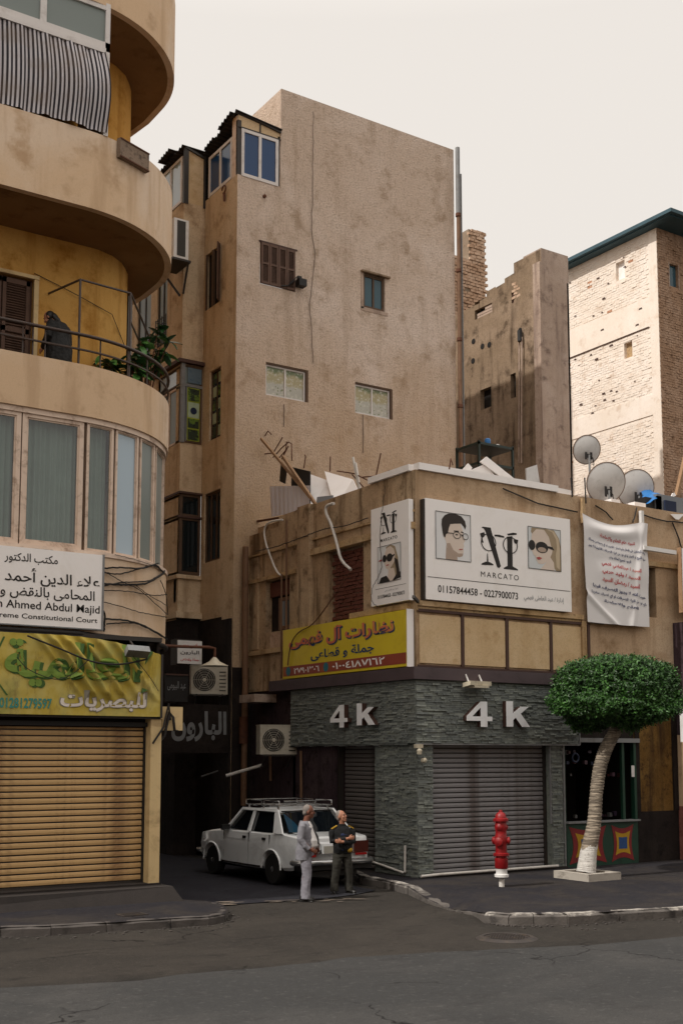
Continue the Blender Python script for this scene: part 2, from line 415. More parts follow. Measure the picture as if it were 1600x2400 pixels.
def curve_px(pts, k=5):
    out = []
    for i in range(len(pts)-1):
        p0 = pts[max(i-1,0)]; p1 = pts[i]; p2 = pts[i+1]; p3 = pts[min(i+2,len(pts)-1)]
        for j in range(k):
            t = j/k; out.append(tuple(.5*((2*p1[c])+(-p0[c]+p2[c])*t+(2*p0[c]-5*p1[c]+4*p2[c]-p3[c])*t*t+(-p0[c]+3*p1[c]-3*p2[c]+p3[c])*t**3) for c in (0,1)))
    out.append(pts[-1]); return out
def cvX(pts, X): return [onX(x, y, X) for x, y in curve_px(pts)]
# ------------------------------------------------------------------ ground materials
def asphalt(name, a, b_, c_, patch, gr=.5, bump=.5):
    m, n, l, b = _mat(name); g = n.new('ShaderNodeNewGeometry').outputs['Position']
    c = mixc(n, l, ramp(n, l, ntex(n, l, g, patch, 6, .65, dist=.8), .4, .66), lin(a), lin(b_))
    c = mixc(n, l, ramp(n, l, ntex(n, l, g, patch*4, 6, .7, (1, 2.4, 1)), .5, .78), c, lin(c_))
    wn = n.new('ShaderNodeVectorMath'); wn.operation = 'ADD'; wsc = n.new('ShaderNodeVectorMath'); wsc.operation = 'SCALE'; wt = n.new('ShaderNodeTexNoise'); wt.inputs['Scale'].default_value = 1.6; wt.inputs['Detail'].default_value = 6; l.new(g, wt.inputs['Vector']); l.new(wt.outputs['Color'], wsc.inputs[0]); wsc.inputs['Scale'].default_value = 1.1; l.new(g, wn.inputs[0]); l.new(wsc.outputs[0], wn.inputs[1])
    vr = n.new('ShaderNodeTexVoronoi'); vr.feature = 'DISTANCE_TO_EDGE'; vr.inputs['Scale'].default_value = .42; l.new(wn.outputs[0], vr.inputs['Vector'])
    ck = n.new('ShaderNodeMapRange'); l.new(vr.outputs['Distance'], ck.inputs['Value']); ck.inputs['From Min'].default_value = .002; ck.inputs['From Max'].default_value = .012; ck.inputs['To Min'].default_value = 1; ck.inputs['To Max'].default_value = 0
    ckm = n.new('ShaderNodeMath'); ckm.operation = 'MULTIPLY'; l.new(ck.outputs[0], ckm.inputs[0]); l.new(ramp(n, l, ntex(n, l, g, .45, 3), .5, .62), ckm.inputs[1]); c = mixc(n, l, ckm.outputs[0], c, tuple(x*.35 for x in lin(c_)))
    c = mixc(n, l, ramp(n, l, ntex(n, l, g, 9, 5, .75), .52, .75), c, tuple(min(1, x*1.35) for x in lin(b_)))
    fine = ntex(n, l, g, 55, 3, .8); sp = ntex(n, l, g, 140, 2, .5)
    gm = n.new('ShaderNodeMath'); gm.operation = 'MULTIPLY'; gm.inputs[1].default_value = gr
    l.new(ramp(n, l, fine, .5, .66), gm.inputs[0]); c = mixc(n, l, gm.outputs[0], c, tuple(x*.45 for x in lin(a)))
    gm2 = n.new('ShaderNodeMath'); gm2.operation = 'MULTIPLY'; gm2.inputs[1].default_value = gr*.5
    l.new(ramp(n, l, sp, .6, .7), gm2.inputs[0]); c = mixc(n, l, gm2.outputs[0], c, tuple(min(1, x*2.4) for x in lin(c_)))
    l.new(c, b.inputs['Base Color']); b.inputs['Roughness'].default_value = .92; b.inputs['Specular IOR Level'].default_value = .08
    bp = n.new('ShaderNodeBump'); bp.inputs['Strength'].default_value = bump; bp.inputs['Distance'].default_value = .012
    l.new(fine, bp.inputs['Height']); l.new(bp.outputs[0], b.inputs['Normal'])
    return m
M['road'] = asphalt('dusty_asphalt', '35322f', '3e3a36', '282625', .35, .8, .9)
M['road_dark'] = asphalt('newer_asphalt', '3a3a3a', '444342', '343333', .3)
M['alley'] = asphalt('alley_asphalt', '29282d', '303034', '1f1e21', .5, .6)
M['pavement'] = asphalt('pavement_asphalt', '2a292d', '383432', '201e20', .6, .7)
M['kerb'] = paint('worn_kerb_stone', '4b4643', .85, .25, '1f1d1c', 2.2, damt=.9, bump=.6)
M['kerb_white'] = paint('whitewashed_kerb_stone', '716b66', .85, .35, '2c2927', 2.2, damt=1.0, bump=.8)
_k = M['kerb_white']; _n = _k.node_tree.nodes; _l = _k.node_tree.links; _b = _n['Principled BSDF']; _s = _b.inputs['Base Color'].links[0].from_socket; _g = _n.new('ShaderNodeNewGeometry').outputs['Position']; _z = _n.new('ShaderNodeSeparateXYZ'); _l.new(_g, _z.inputs[0])
_a = N(_n, 'ShaderNodeMath', operation='MULTIPLY_ADD'); _l.new(ntex(_n, _l, _g, 3.5, 6, .7), _a.inputs[0]); _a.inputs[1].default_value = .34; _l.new(_z.outputs['Z'], _a.inputs[2])
_r = N(_n, 'ShaderNodeMapRange'); _l.new(_a.outputs[0], _r.inputs['Value']); _r.inputs['From Min'].default_value = .325; _r.inputs['From Max'].default_value = .375; _l.new(mixc(_n, _l, _r.outputs[0], mixc(_n, _l, .45, _s, lin('2a2624')), lin('a59f97')), _b.inputs['Base Color'])   # old whitewash left on the upper part
M['box_white'] = paint('worn_white_concrete', 'a8a197', .85, .2, '5b544c', 3, damt=.8, bump=.6)
M['concrete_step'] = paint('grimy_concrete_step', '2a2523', .9, .2, '1d1a19', 2, bump=.6)
M['iron'] = paint('worn_iron', '3b3634', .6, .2, '574a3c', 5, metal=.3, bump=.4)

def struct(mb, name, mat, smooth=None, kind='structure'):
    return mb.build(name, mat, None, smooth, kind=kind)
struct(MB().add([(-300,-300,-.012),(300,-300,-.012),(300,300,-.012),(-300,300,-.012)], [(0,1,2,3)]), 'ground', M['road'])
# main road: gently uneven sheet with a darker newer lane in front
mb = MB(); mb.grid(110, 70, lambda u, v: (-20+55*u, 2+30*v, .006*noise.noise((u*22, v*14, 0))))
struct(mb, 'road', M['road'], 60)
e1 = [onZ(x, y, 0) for x, y in [(-400,2330),(0,2318),(250,2305),(330,2300),(430,2285),(560,2275),(700,2262),(820,2246),(980,2236),(1200,2225),(1400,2215),(1600,2196),(1900,2175)]]
_m = M['road']; _n = _m.node_tree.nodes; _l = _m.node_tree.links; _b = _n['Principled BSDF']; _src = _b.inputs['Base Color'].links[0].from_socket
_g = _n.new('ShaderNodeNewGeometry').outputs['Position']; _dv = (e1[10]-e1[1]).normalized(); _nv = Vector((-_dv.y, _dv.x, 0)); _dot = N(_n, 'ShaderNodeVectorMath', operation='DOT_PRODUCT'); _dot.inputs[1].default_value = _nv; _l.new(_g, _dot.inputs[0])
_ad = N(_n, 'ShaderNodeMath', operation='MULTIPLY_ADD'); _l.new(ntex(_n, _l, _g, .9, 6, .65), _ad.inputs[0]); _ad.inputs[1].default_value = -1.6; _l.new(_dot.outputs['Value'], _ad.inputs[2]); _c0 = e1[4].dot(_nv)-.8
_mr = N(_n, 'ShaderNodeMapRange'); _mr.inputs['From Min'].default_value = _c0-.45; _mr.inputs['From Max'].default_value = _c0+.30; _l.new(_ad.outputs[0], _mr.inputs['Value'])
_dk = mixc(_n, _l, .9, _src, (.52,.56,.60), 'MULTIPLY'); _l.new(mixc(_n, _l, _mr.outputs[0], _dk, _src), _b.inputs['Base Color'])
mb = MB(); far = [(p.x, p.y) for p in e1]; n_ = len(far)
def lane(u, v):
    k = min(int(u*(n_-1)), n_-2); t = u*(n_-1)-k
    x = far[k][0]*(1-t)+far[k+1][0]*t; y = far[k][1]*(1-t)+far[k+1][1]*t
    y += .05*noise.noise((x*2.3, 1, 0))*(v); xx = x+(x-7)*.3*(1-v); yy = 2+(y-2)*v
    return (xx, yy, .011+.004*noise.noise((xx, yy, 3)))
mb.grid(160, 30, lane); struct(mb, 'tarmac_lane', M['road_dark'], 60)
# alley surface
ae = [onZ(x, y, 0) for x, y in [(415,2128),(450,2124),(520,2124),(600,2118),(700,2112),(760,2108),(830,2098),(880,2088)]]
mb = MB(); o_ = [(p.x, p.y+.02*math.sin(7*i), .016) for i, p in enumerate(ae)]
mb.add(o_+[(15.2, 60, .016), (8.8, 60, .016)], [tuple(range(len(o_)+2))]); struct(mb, 'alley_road', M['alley'])
M['patch'] = asphalt('pale_dusty_patch', '82766a', '6b625a', '57504a', 1.2, .3)
mb = MB(); rr = random.Random(3)
for i in range(26):     # pale broken edge between alley and street, dust washed along it
    t = rr.random(); px = 430+430*t; py = 2121-14*t+rr.uniform(-3, 4); c = onZ(px, py, .02); L = rr.uniform(.05,.32); W = rr.uniform(.015,.05)
    k = 9; mb.add([(c.x+L*math.cos(6.283*j/k)*rr.uniform(.6,1.1), c.y-.2*L*math.cos(6.283*j/k)+W*math.sin(6.283*j/k)*rr.uniform(.6,1.1), .02+.0007*i) for j in range(k)], [tuple(range(k))])
struct(mb, 'dusty_edge', M['patch'], kind='stuff')

def kerb_run(pts, height, width, inward, mats, name, top_extra=0, step=.9, label=None, seed=1, parent=None):
    """kerb stones along pts (world xy), each a bevelled rough block; inward = side of the pavement"""
    r_ = random.Random(seed); root = parent
    for i in range(len(pts)-1):
        a, b_ = Vector((*pts[i], 0)), Vector((*pts[i+1], 0)); L = (b_-a).length; k = max(1, round(L/step))
        for j in range(k):
            p, q = a.lerp(b_, j/k), a.lerp(b_, (j+1)/k); d = (q-p).normalized(); nrm = Vector((-d.y, d.x, 0))*inward
            h0 = height(i+j/k); h1 = height(i+(j+1)/k); g = .006
            p2, q2 = p+d*g, q-d*g; m_ = MB(); nn = 5; prof = [(0,-.05),(0,.72),(.03,.93),(.07,1.0),(width*.7,1.0),(width,.98),(width,-.05)]
            o = []; jt = [r_.uniform(-.008,.008) for _ in range(nn+1)]
            for s in range(nn+1):
                t = s/nn; c = p2.lerp(q2, t); h = h0+(h1-h0)*t+r_.uniform(-.006,.006)
                ch = r_.uniform(0,.035) if r_.random() < .3 else 0
                for (off, hh) in prof:
                    z = hh*h if hh > 0 else -.05
                    m_.v.append(tuple(c+nrm*(off+jt[s]+(ch if .5 < hh < .99 else 0))+Vector((0,0,z-ch*.5*(hh>.9)))))
            n = len(prof)
            for s in range(nn):
                for u in range(n-1): m_.f.append((s*n+u, s*n+u+1, (s+1)*n+u+1, (s+1)*n+u)); m_.m.append(0)
            m_.f.append(tuple(range(n))); m_.m.append(0); m_.f.append(tuple(nn*n+u for u in range(n))[::-1]); m_.m.append(0)
            m_.build('kerb_stone', mats[r_.randrange(len(mats))], root, 35)
# right pavement
kp = [onZ(x, y, 0) for x, y in [(806,2050),(845,2072),(900,2082),(955,2096),(1000,2118),(1050,2134),(1108,2146),(1135,2164),(1190,2170),(1250,2169),(1330,2168),(1450,2160),(1600,2150),(1800,2128),(2100,2100)]]
KH = [.15,.17,.17,.16,.09,.04,.07,.17,.18,.18,.18,.17,.16,.15,.15]
kxy = [(p.x, p.y) for p in kp]
def khr(t): i = min(int(t), len(KH)-2); return KH[i]+(KH[i+1]-KH[i])*(t-i)
mb = MB(); inner = []
cx, cy = 18.0, 21.0
mb.v = []; nk = len(kxy)
for i, (x, y) in enumerate(kxy):
    tgt = [(15.3,21.5),(15.3,21.0),(15.3,20.6),(15.3,20.4),(15.3,20.3),(15.6,20.3),(16,20.3),(16.4,20.3),(16.8,20.3),(17.2,20.3),(18,20.3),(20,20.3),(23,20.3),(27,20.3),(32,20.3)][i]
    for k in range(9):
        t = k/8; h = khr(i)-.008
        mb.v.append((x+(tgt[0]-x)*t+.02*(1-t), y+(tgt[1]-y)*t+.03*(1-t), (h*(1-min(1, t*2.2))+.15*min(1, t*2.2))+.006*noise.noise((x*2+t*3, y*2, 5))))
for i in range(nk-1):
    for k in range(8): mb.f.append((i*9+k, (i+1)*9+k, (i+1)*9+k+1, i*9+k+1)); mb.m.append(0)
pav = struct(mb, 'pavement', M['pavement'], 40)
kerb_run(kxy, khr, .2, 1, [M['kerb_white']], 'kerb_stone', parent=pav, seed=5)
# left pavement
kl = [onZ(x, y, 0) for x, y in [(-500,2212),(-200,2204),(0,2197),(120,2193),(250,2185),(400,2175),(490,2169),(528,2160),(536,2148),(524,2132),(498,2120),(470,2112)]]
klxy = [(p.x, p.y) for p in kl]
HL = [.15]*6+[.14,.13,.12,.09,.05,.03]
def khl(t): i = min(int(t), len(HL)-2); return HL[i]+(HL[i+1]-HL[i])*(t-i)
mb = MB(); nk = len(klxy)
for i, (x, y) in enumerate(klxy):
    tx = [1,3.2,5.0,6.2,7.0,7.9,8.6,9.0,9.15,9.2,9.2,9.2][i]
    for k in range(7):
        t = k/6; mb.v.append((x+(tx-x)*t, y+.02+(20.0-y)*t, (khl(i)-.008)*(1-t)+.13*t+.006*noise.noise((x*2, y*2+t*4, 8))))
for i in range(nk-1):
    for k in range(6): mb.f.append((i*7+k, (i+1)*7+k, (i+1)*7+k+1, i*7+k+1)); mb.m.append(0)
pavl = struct(mb, 'pavement', M['pavement'], 40)
kerb_run(klxy, khl, .16, 1, [M['kerb']], 'kerb_stone', parent=pavl, seed=9)
# manhole in the road, drain plate in the left pavement
c = onZ(1187, 2196, .02); t = thing('manhole_cover', 'round worn iron manhole cover sunk in the road in front of the kerb', 'manhole cover', c)
mb = MB(); k = 40
mb.v = [(c.x+.40*math.cos(6.283*i/k), c.y+.40*math.sin(6.283*i/k), .018+.012) for i in range(k)]+[(c.x+.34*math.cos(6.283*i/k), c.y+.34*math.sin(6.283*i/k), .030) for i in range(k)]+[(c.x+.335*math.cos(6.283*i/k), c.y+.335*math.sin(6.283*i/k), .012) for i in range(k)]+[(c.x+.46*math.cos(6.283*i/k), c.y+.46*math.sin(6.283*i/k), .0) for i in range(k)]
for i in range(k):
    j = (i+1)%k; mb.f += [(i,j,k+j,k+i),(k+i,k+j,2*k+j,2*k+i),(3*k+i,3*k+j,j,i)]; mb.m += [0,0,0]
mb.build('frame_ring', M['iron'], t)
mb = MB().lathe([(.325,-.01),(.33,.018),(.32,.021)], (c.x,c.y,0), 36)
for a in range(-5,6):
    for b_ in range(-5,6):
        if a*a+b_*b_ < 27: mb.box(c.x+a*.056-.018, c.x+a*.056+.018, c.y+b_*.056-.018, c.y+b_*.056+.018, .0211, .027)
mb.build('lid', M['iron'], t)
c = onZ(310, 2144, .14); mb = MB().box(c.x-.22, c.x+.22, c.y-.16, c.y+.16, .10, .152)
for i in range(5): mb.box(c.x-.18, c.x+.18, c.y-.13+.06*i, c.y-.10+.06*i, .1521, .158)
solo(mb, 'drain_cover', M['iron'], 'small ribbed iron drain cover set in the left pavement', 'drain cover', c)
# ------------------------------------------------------------------ left building with curved balconies
LY = 20.13; LR = 2.8; LCX, LCY = 7.5, LY+LR
def lpath(off=0, x0=2.0, yend=34.0, n=26, mid=14):
    """outline of the curved body: street front, rounded corner, alley side; off moves it outwards"""
    r_ = LR+off; pts = [(x0+(LCX-x0)*i/mid, LY-off) for i in range(mid)]
    for i in range(n+1):
        a = -math.pi/2+math.pi/2*i/n; pts.append((LCX+r_*math.cos(a), LCY+r_*math.sin(a)))
    for i in range(1, 9): pts.append((LCX+r_, LCY+(yend-LCY)*i/8))
    return pts
def band(mb, outer, inner, z0, z1):
    n = len(outer); o = len(mb.v)
    for (x, y) in outer: mb.v += [(x,y,z0),(x,y,z1)]
    for (x, y) in inner: mb.v += [(x,y,z0),(x,y,z1)]
    for i in range(n-1):
        a = o+2*i; b_ = o+2*n+2*i
        mb.f += [(a,a+2,a+3,a+1),(b_,b_+1,b_+3,b_+2),(a+1,a+3,b_+3,b_+1),(a,b_,b_+2,a+2)]; mb.m += [mb.mi]*4
    mb.f += [(o,o+1,o+2*n+1,o+2*n),(o+2*n-2,o+4*n-2,o+4*n-1,o+2*n-1)]; mb.m += [mb.mi]*2
    return mb
def trim_path(p, ymax): return [q for q in p if q[1] <= ymax]
lb = thing('curved_apartment_building', 'ochre apartment building with stacked rounded balconies on the left of the alley', 'building', (LCX, LCY, 0))
# wall under the curved windows and floor slab there
mb = MB(); band(mb, lpath(0), lpath(-.25), 4.86, 6.36)
op = lpath(-.001); 
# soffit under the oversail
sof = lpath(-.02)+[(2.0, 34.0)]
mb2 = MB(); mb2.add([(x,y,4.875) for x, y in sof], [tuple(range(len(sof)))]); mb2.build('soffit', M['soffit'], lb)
mb.build('wall', M['cream'], lb, 40)
# shop storey walls
g = MB(); g.box(2, 9.2, 20.9, 20.95, 3.2, 4.87); g.box(9.14, 9.2, 20.16, 34, .13, 4.87); g.box(2.0, 9.2, 20.3, 20.35, 3.2, 4.4)
g.build('shop_wall', M['black_wall'], lb)
mb = MB(); mb.box(9.0, 9.21, 20.05, 20.3, .4, 3.36); mb.box(8.99, 9.22, 20.04, 20.31, 3.36, 3.42); mb.build('corner_pillar', M['pillar'], lb)
# roller shutter
sh = MB().box(2.0, 9.0, 20.34, 20.38, .38, 3.3).build('roller_shutter', M['metal_dark'], lb)
pitch = .1085; nsl = 27
def slat_mesh(L, pitch, mat, name, dep=.018):
    m_ = MB(); prof = [(.02,.17),(-dep*.5,.17),(-dep,.22),(-dep*1.25,.55),(-dep,.86),(-dep*.5,.95),(.02,.96)]
    for x in (0, L):
        for (y, z) in prof: m_.v.append((x, y, z*pitch))
    n = len(prof)
    for i in range(n-1): m_.f.append((i, i+1, n+i+1, n+i)); m_.m.append(0)
    m_.f += [tuple(range(n)), tuple(range(n, 2*n))[::-1]]; m_.m += [0,0]
    return m_.mesh(name, mat)
sme = slat_mesh(6.98, pitch, M['slat_yellow'], 'slat')
org = parent_world(lb)
for i in range(nsl-1):
    o = shared('slat', sme, sh, Vector((2.01, 20.335+.004*rnd.random(), .43+i*pitch))-org); o.rotation_euler = (R(rnd.uniform(-1.2,1.2)), 0, 0)
MB().box(2.0, 8.99, 20.30, 20.34, .385, .43).build('bottom_rail', M['metal_dark'], sh)
MB().box(8.965, 8.998, 20.27, 20.33, .4, 3.3).build('guide_rail', M['black'], sh)
MB().box(2, 9.0, 20.2, 20.6, 3.22, 3.3).build('shutter_box', M['black'], sh)
# step in front
s0 = onZ(414, 2131, .13)
mb = MB(); mb.add([(2,19.62,.1),(9.42,19.42,.1),(9.42,20.5,.1),(2,20.5,.1),(2,19.7,.37),(9.28,19.62,.37),(9.28,20.5,.37),(2,20.5,.37)], [(0,3,2,1),(4,5,6,7),(0,1,5,4),(1,2,6,5),(2,3,7,6),(3,0,4,7)])
mb.box(2, 9.22, 20.0, 20.36, .37, .40)
mb.build('doorstep', M['concrete_step'], lb)

# curved window floor  z 6.36 .. 8.84
def arc_pt(px, off=0, py=1150):
    """where the sight line at photo column px meets the outline (straight part or arc)"""
    d = ray(px, py); t = (LY-off)/d[1]; x = d[0]*t
    if x <= LCX: return (x, LY-off)
    dx, dy = d[0], d[1]; r_ = LR+off; A = dx*dx+dy*dy; B = -2*(dx*LCX+dy*LCY); C = LCX**2+LCY**2-r_*r_
    D = B*B-4*A*C
    if D < 0: D = 0
    t = (-B-math.sqrt(D))/(2*A); return (dx*t, dy*t)
WIN_OFF = -.10
def window_unit(p, q, z0, z1, parent, fw=.07, fm='frame', gm='winglass', curtain=True, name='window', split=None, casing=True):
    p, q = Vector((*p, 0)), Vector((*q, 0)); d = (q-p).normalized(); nrm = Vector((d.y, -d.x, 0)); L = (q-p).length
    mb = MB()
    def bx(u0, u1, za, zb, o0, o1): mb.obox(p+d*(u0+u1)/2+nrm*(o0+o1)/2+Vector((0,0,(za+zb)/2)), d*(u1-u0)/2, nrm*(o1-o0)/2, Vector((0,0,(zb-za)/2)))
    bx(0, fw, z0, z1, -.04, .03); bx(L-fw, L, z0, z1, -.04, .03); bx(fw, L-fw, z0, z0+fw, -.04, .03); bx(fw, L-fw, z1-fw, z1, -.04, .03)
    f2 = fw*.35
    bx(fw, fw+f2, z0+fw, z1-fw, -.03, .008); bx(L-fw-f2, L-fw, z0+fw, z1-fw, -.03, .008)
    bx(fw+f2, L-fw-f2, z0+fw, z0+fw+f2, -.03, .008); bx(fw+f2, L-fw-f2, z1-fw-f2, z1-fw, -.03, .008)
    if split: bx(L*split-.025, L*split+.025, z0+fw, z1-fw, -.035, .02)
    wnd = mb.build(name, M[fm] if isinstance(fm, str) else fm, parent)
    m2 = MB(); a, b_ = p+d*fw*.8-nrm*.012, q-d*fw*.8-nrm*.012
    m2.add([(a.x,a.y,z0+fw*.8),(b_.x,b_.y,z0+fw*.8),(b_.x,b_.y,z1-fw*.8),(a.x,a.y,z1-fw*.8)], [(0,1,2,3)]); m2.build('pane', M[gm], wnd)
    if curtain:
        m3 = MB(); cc = rnd.random()*6; nf = max(3, int(L/.11)); nsg = nf*6
        def cf(u, v):
            x = fw+(L-2*fw)*u; dep = -.16+.030*math.sin(u*nf*6.283+cc)*(1-.3*v)+.018*math.sin(u*nf*2.1+cc*2)
            pt = p+d*x+nrm*dep; return (pt.x, pt.y, z0+.04+(z1-z0-.08)*v)
        m3.grid(nsg, 4, cf); m3.build('curtain', M['curtain'], wnd, 80)
    return wnd
zw0, zw1 = 6.36, 8.80
cols = [(-330,-130,1),(-128,45,1),(48,193,1),(200,263,1),(267.5,321,1),(325,359,0),(362,382,0)]
for a, b_, ct in cols:
    window_unit(arc_pt(a, WIN_OFF), arc_pt(b_, WIN_OFF), zw0+.02, zw1-.02, lb, fw=.085 if b_-a > 100 else .05, gm='winglass' if b_ < 250 else ('paleglass' if 265 < a < 280 else ('winglass' if a<260 else 'greyglass')), curtain=bool(ct), name='window')
# windows beyond the visible edge of the curve, along the alley
ang0 = math.atan2(arc_pt(381, WIN_OFF)[1]-LCY, arc_pt(381, WIN_OFF)[0]-LCX)
for k in range(4):
    a0 = ang0+(0-ang0)*k/4+.02; a1 = ang0+(0-ang0)*(k+1)/4-.01; r_ = LR+WIN_OFF
    window_unit((LCX+r_*math.cos(a0), LCY+r_*math.sin(a0)), (LCX+r_*math.cos(a1), LCY+r_*math.sin(a1)), zw0+.02, zw1-.02, lb, gm='greyglass', curtain=False)
for k in range(6):
    window_unit((LCX+LR+WIN_OFF, LCY+.05+1.2*k), (LCX+LR+WIN_OFF, LCY+1.2+1.2*k), zw0+.02, zw1-.02, lb, gm='greyglass', curtain=False)
# sill, head and mullion casings
mb = MB(); band(mb, lpath(.03), lpath(-.3), 6.30, 6.38); band(mb, lpath(-.04), lpath(-.3), 8.76, 8.86); mb.build('window_rail', M['frame'], lb, 40)
mb = MB()
for px in (46, 197, 265.5, 323, 360.5, 383):
    c = arc_pt(px, WIN_OFF-.02); mb.tube([(c[0], c[1], 6.36), (c[0], c[1], 8.8)], .035 if px < 260 else .026, 8)
mb.build('mullion', M['frame_brown'], lb, 40)
# dark room behind the glass
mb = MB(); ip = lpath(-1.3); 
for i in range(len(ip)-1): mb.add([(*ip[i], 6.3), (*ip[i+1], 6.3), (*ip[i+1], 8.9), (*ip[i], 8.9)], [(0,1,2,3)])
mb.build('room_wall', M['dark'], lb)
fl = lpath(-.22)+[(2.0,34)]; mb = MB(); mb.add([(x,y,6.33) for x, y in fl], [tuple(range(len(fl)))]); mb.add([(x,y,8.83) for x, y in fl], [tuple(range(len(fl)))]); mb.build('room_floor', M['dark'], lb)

# balconies: slab + parapet; recessed yellow wall behind
YB = 24.45       # balconies stop here against the side wall
def balcony(z0, z1, name, mat='cream'):
    out = trim_path(lpath(0, yend=34, n=30), LCY)+[(LCX+LR, LCY+.7), (LCX+LR-.12, YB)]
    inn = trim_path(lpath(-.14, yend=34, n=30), LCY)+[(LCX+LR-.14, LCY+.7), (LCX+LR-.26, YB)]
    p = MB(); band(p, out, inn, z0, z1); par = p.build('balcony_parapet', M[mat], lb, 40)
    s_ = MB(); poly = inn+[(2.0, YB)]; n = len(poly)
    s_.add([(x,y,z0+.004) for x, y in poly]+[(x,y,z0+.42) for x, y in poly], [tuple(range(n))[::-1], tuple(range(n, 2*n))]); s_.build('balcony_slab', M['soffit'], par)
    return par
b1 = balcony(8.86, 9.82, 'one'); b2 = balcony(12.84, 14.34, 'two'); b3 = balcony(16.95, 18.6, 'three'); b4 = balcony(21.0, 22.4, 'four')
def inner_wall(z0, z1, holes=(), end=(10.10, 24.3)):
    w_ = MB(); wallgrid(w_, 'Y', 21.78, 2.0, 8.1, z0, z1, holes, .12)
    cp = [(8.1,21.78),(8.45,21.80),(8.8,21.92),(9.1,22.14),(9.30,22.40),(9.44,22.62)]
    if end: cp += [end, (10.2, 24.6), (10.2, 34)]
    for i in range(len(cp)-1): w_.add([(*cp[i],z0),(*cp[i+1],z0),(*cp[i+1],z1),(*cp[i],z1)], [(0,1,2,3)])
    w_.build('recessed_wall', M['yellow'], lb, 40)
dl, dr = onY(-60, 750, 21.78).x, onY(77, 750, 21.78).x; dt = onY(70, 655, 21.78).z; db = 9.29
inner_wall(8.9, 12.9, [(dl-.6, dr, db, dt)]); inner_wall(14, 17.0); inner_wall(18, 21.1); inner_wall(22, 25)
mb = MB(); mb.box(1.9, 2.0, 19.9, 34, .0, 25.6); mb.box(2.0, 10.28, 22.5, 34, 24.8, 25.6); mb.box(2, 10.2, 34, 34.2, .1, 25.6); mb.build('upper_wall', M['cream'], lb)  # first box: end wall added out of view to stop sun passing through
mb = MB(); mb.box(2.0, 10.28, 24.9, 33.9, 24.0, 24.8); mb.build('roof', M['concrete'], lb)
# louvred balcony door
dd = MB().box(dl-.6, dr, 21.86, 21.88, db, dt).build('balcony_door', M['louvre'], lb)
mb = MB(); wdt = (dr-dl)/2
for k in range(3):
    xa = dr-.03-(k+1)*wdt; xb = xa+wdt-.03
    mb.box(xa, xa+.07, 21.80, 21.86, db, dt-.04); mb.box(xb-.07, xb, 21.80, 21.86, db, dt-.04); mb.box(xa, xb, 21.80, 21.86, dt-.14, dt-.04); mb.box(xa, xb, 21.80, 21.86, (db+dt)/2+.2, (db+dt)/2+.3)
mb.build('door_frame', M['louvre'], dd)
mb = MB(); z = db+.05
while z < dt-.15:
    for k in range(3):
        xa = dr-.03-(k+1)*wdt+.07; xb = xa+wdt-.17; mb.add([(xa,21.815,z),(xb,21.815,z),(xb,21.85,z+.035),(xa,21.85,z+.035),(xa,21.82,z-.008),(xb,21.82,z-.008),(xb,21.855,z+.027),(xa,21.855,z+.027)], [(0,1,2,3),(4,7,6,5),(0,4,5,1),(3,2,6,7)])
    z += .05
mb.build('louvre_slats', M['louvre'], dd, kind='stuff')
mb = MB(); mb.box(dr, dr+.09, 21.72, 21.80, db, dt+.06); mb.box(dl-.6, dr+.09, 21.70, 21.80, dt, dt+.07); mb.build('door_casing', M['pillar'], dd)
# barred alley door in the end wall of the first balcony
a, b_ = Vector((9.46,22.66,0)), Vector((10.10,24.20,0)); d = (b_-a).normalized(); nr = Vector((d.y,-d.x,0))
dk = MB().obox((a+b_)/2+nr*.012+Vector((0,0,10.7)), d*.82, nr*.01, Vector((0,0,1.75))).build('alley_door', M['dark'], lb)
mb = MB()
for k in range(11):
    c = a+d*(.08+.155*k)+nr*.05; mb.bar((c.x,c.y,8.98), (c.x,c.y,12.4), .05 if k % 3 else .09)
mb.build('door_bars', M['metal_grey'], dk)
# balcony railing
rl = [(x, y) for x, y in lpath(-.02, x0=2.0, n=30) if y <= YB]; rl = rl+[(LCX+LR-.05, LCY+.8), (LCX+LR-.1, YB)]
rail = MB().tube([(x,y,10.38) for x, y in rl], .034, 8).build('balcony_railing', M['rail'], b1, 50)
mb = MB().tube([(x,y,10.10) for x, y in rl], .022, 6); mb.build('lower_rail', M['rail'], b1, 50)
mb = MB()
posts = [(arc_pt(px, -.05, 860)) for px in (-60, 52, 76, 105, 184, 235, 300, 345)]+[(10.34,22.7),(10.3,23.6)]
for (x, y) in posts: mb.tube([(x,y,9.8),(x,y,10.38)], .016, 6)
mb.build('rail_post', M['rail'], b1, 50)
# awning frame of thin pipes on the first balcony
fr = thing('pipe_awning_frame', 'bare thin dark pipe awning frame standing on the balcony with the railing', 'awning frame', (7.9, 20.4, 9.82))
pA = arc_pt(184, -.06, 860); pB = arc_pt(303, -.06, 860); z1_ = 12.28
hA = onY(184, 654, pA[1]).z; hB = onY(303, 680, pB[1]).z; hB = (hA+hB)/2
mb = MB(); mb.tube([(*pA,9.82),(*pA,hA)], .022, 6); mb.tube([(*pB,9.82),(*pB,hB)], .022, 6); mb.build('upright', M['rail'], fr, 50)
w1 = onY(115, 688, 21.74); mb = MB(); mb.tube([w1, (*pA,hA)], .024, 6); mb.build('wall_strut', M['rail'], fr, 50)
pC = (10.38, 23.1); mb = MB(); mb.tube([(*pA,hA),(*pB,hB),(*pC,hB-.15)], .022, 6); mb.tube([(*pC,hB-.15),(10.33,23.9,10.6)], .02, 6); mb.tube([(*pB,10.95),(10.36,23.2,10.95)], .018, 6); mb.build('top_rail', M['rail'], fr, 50)
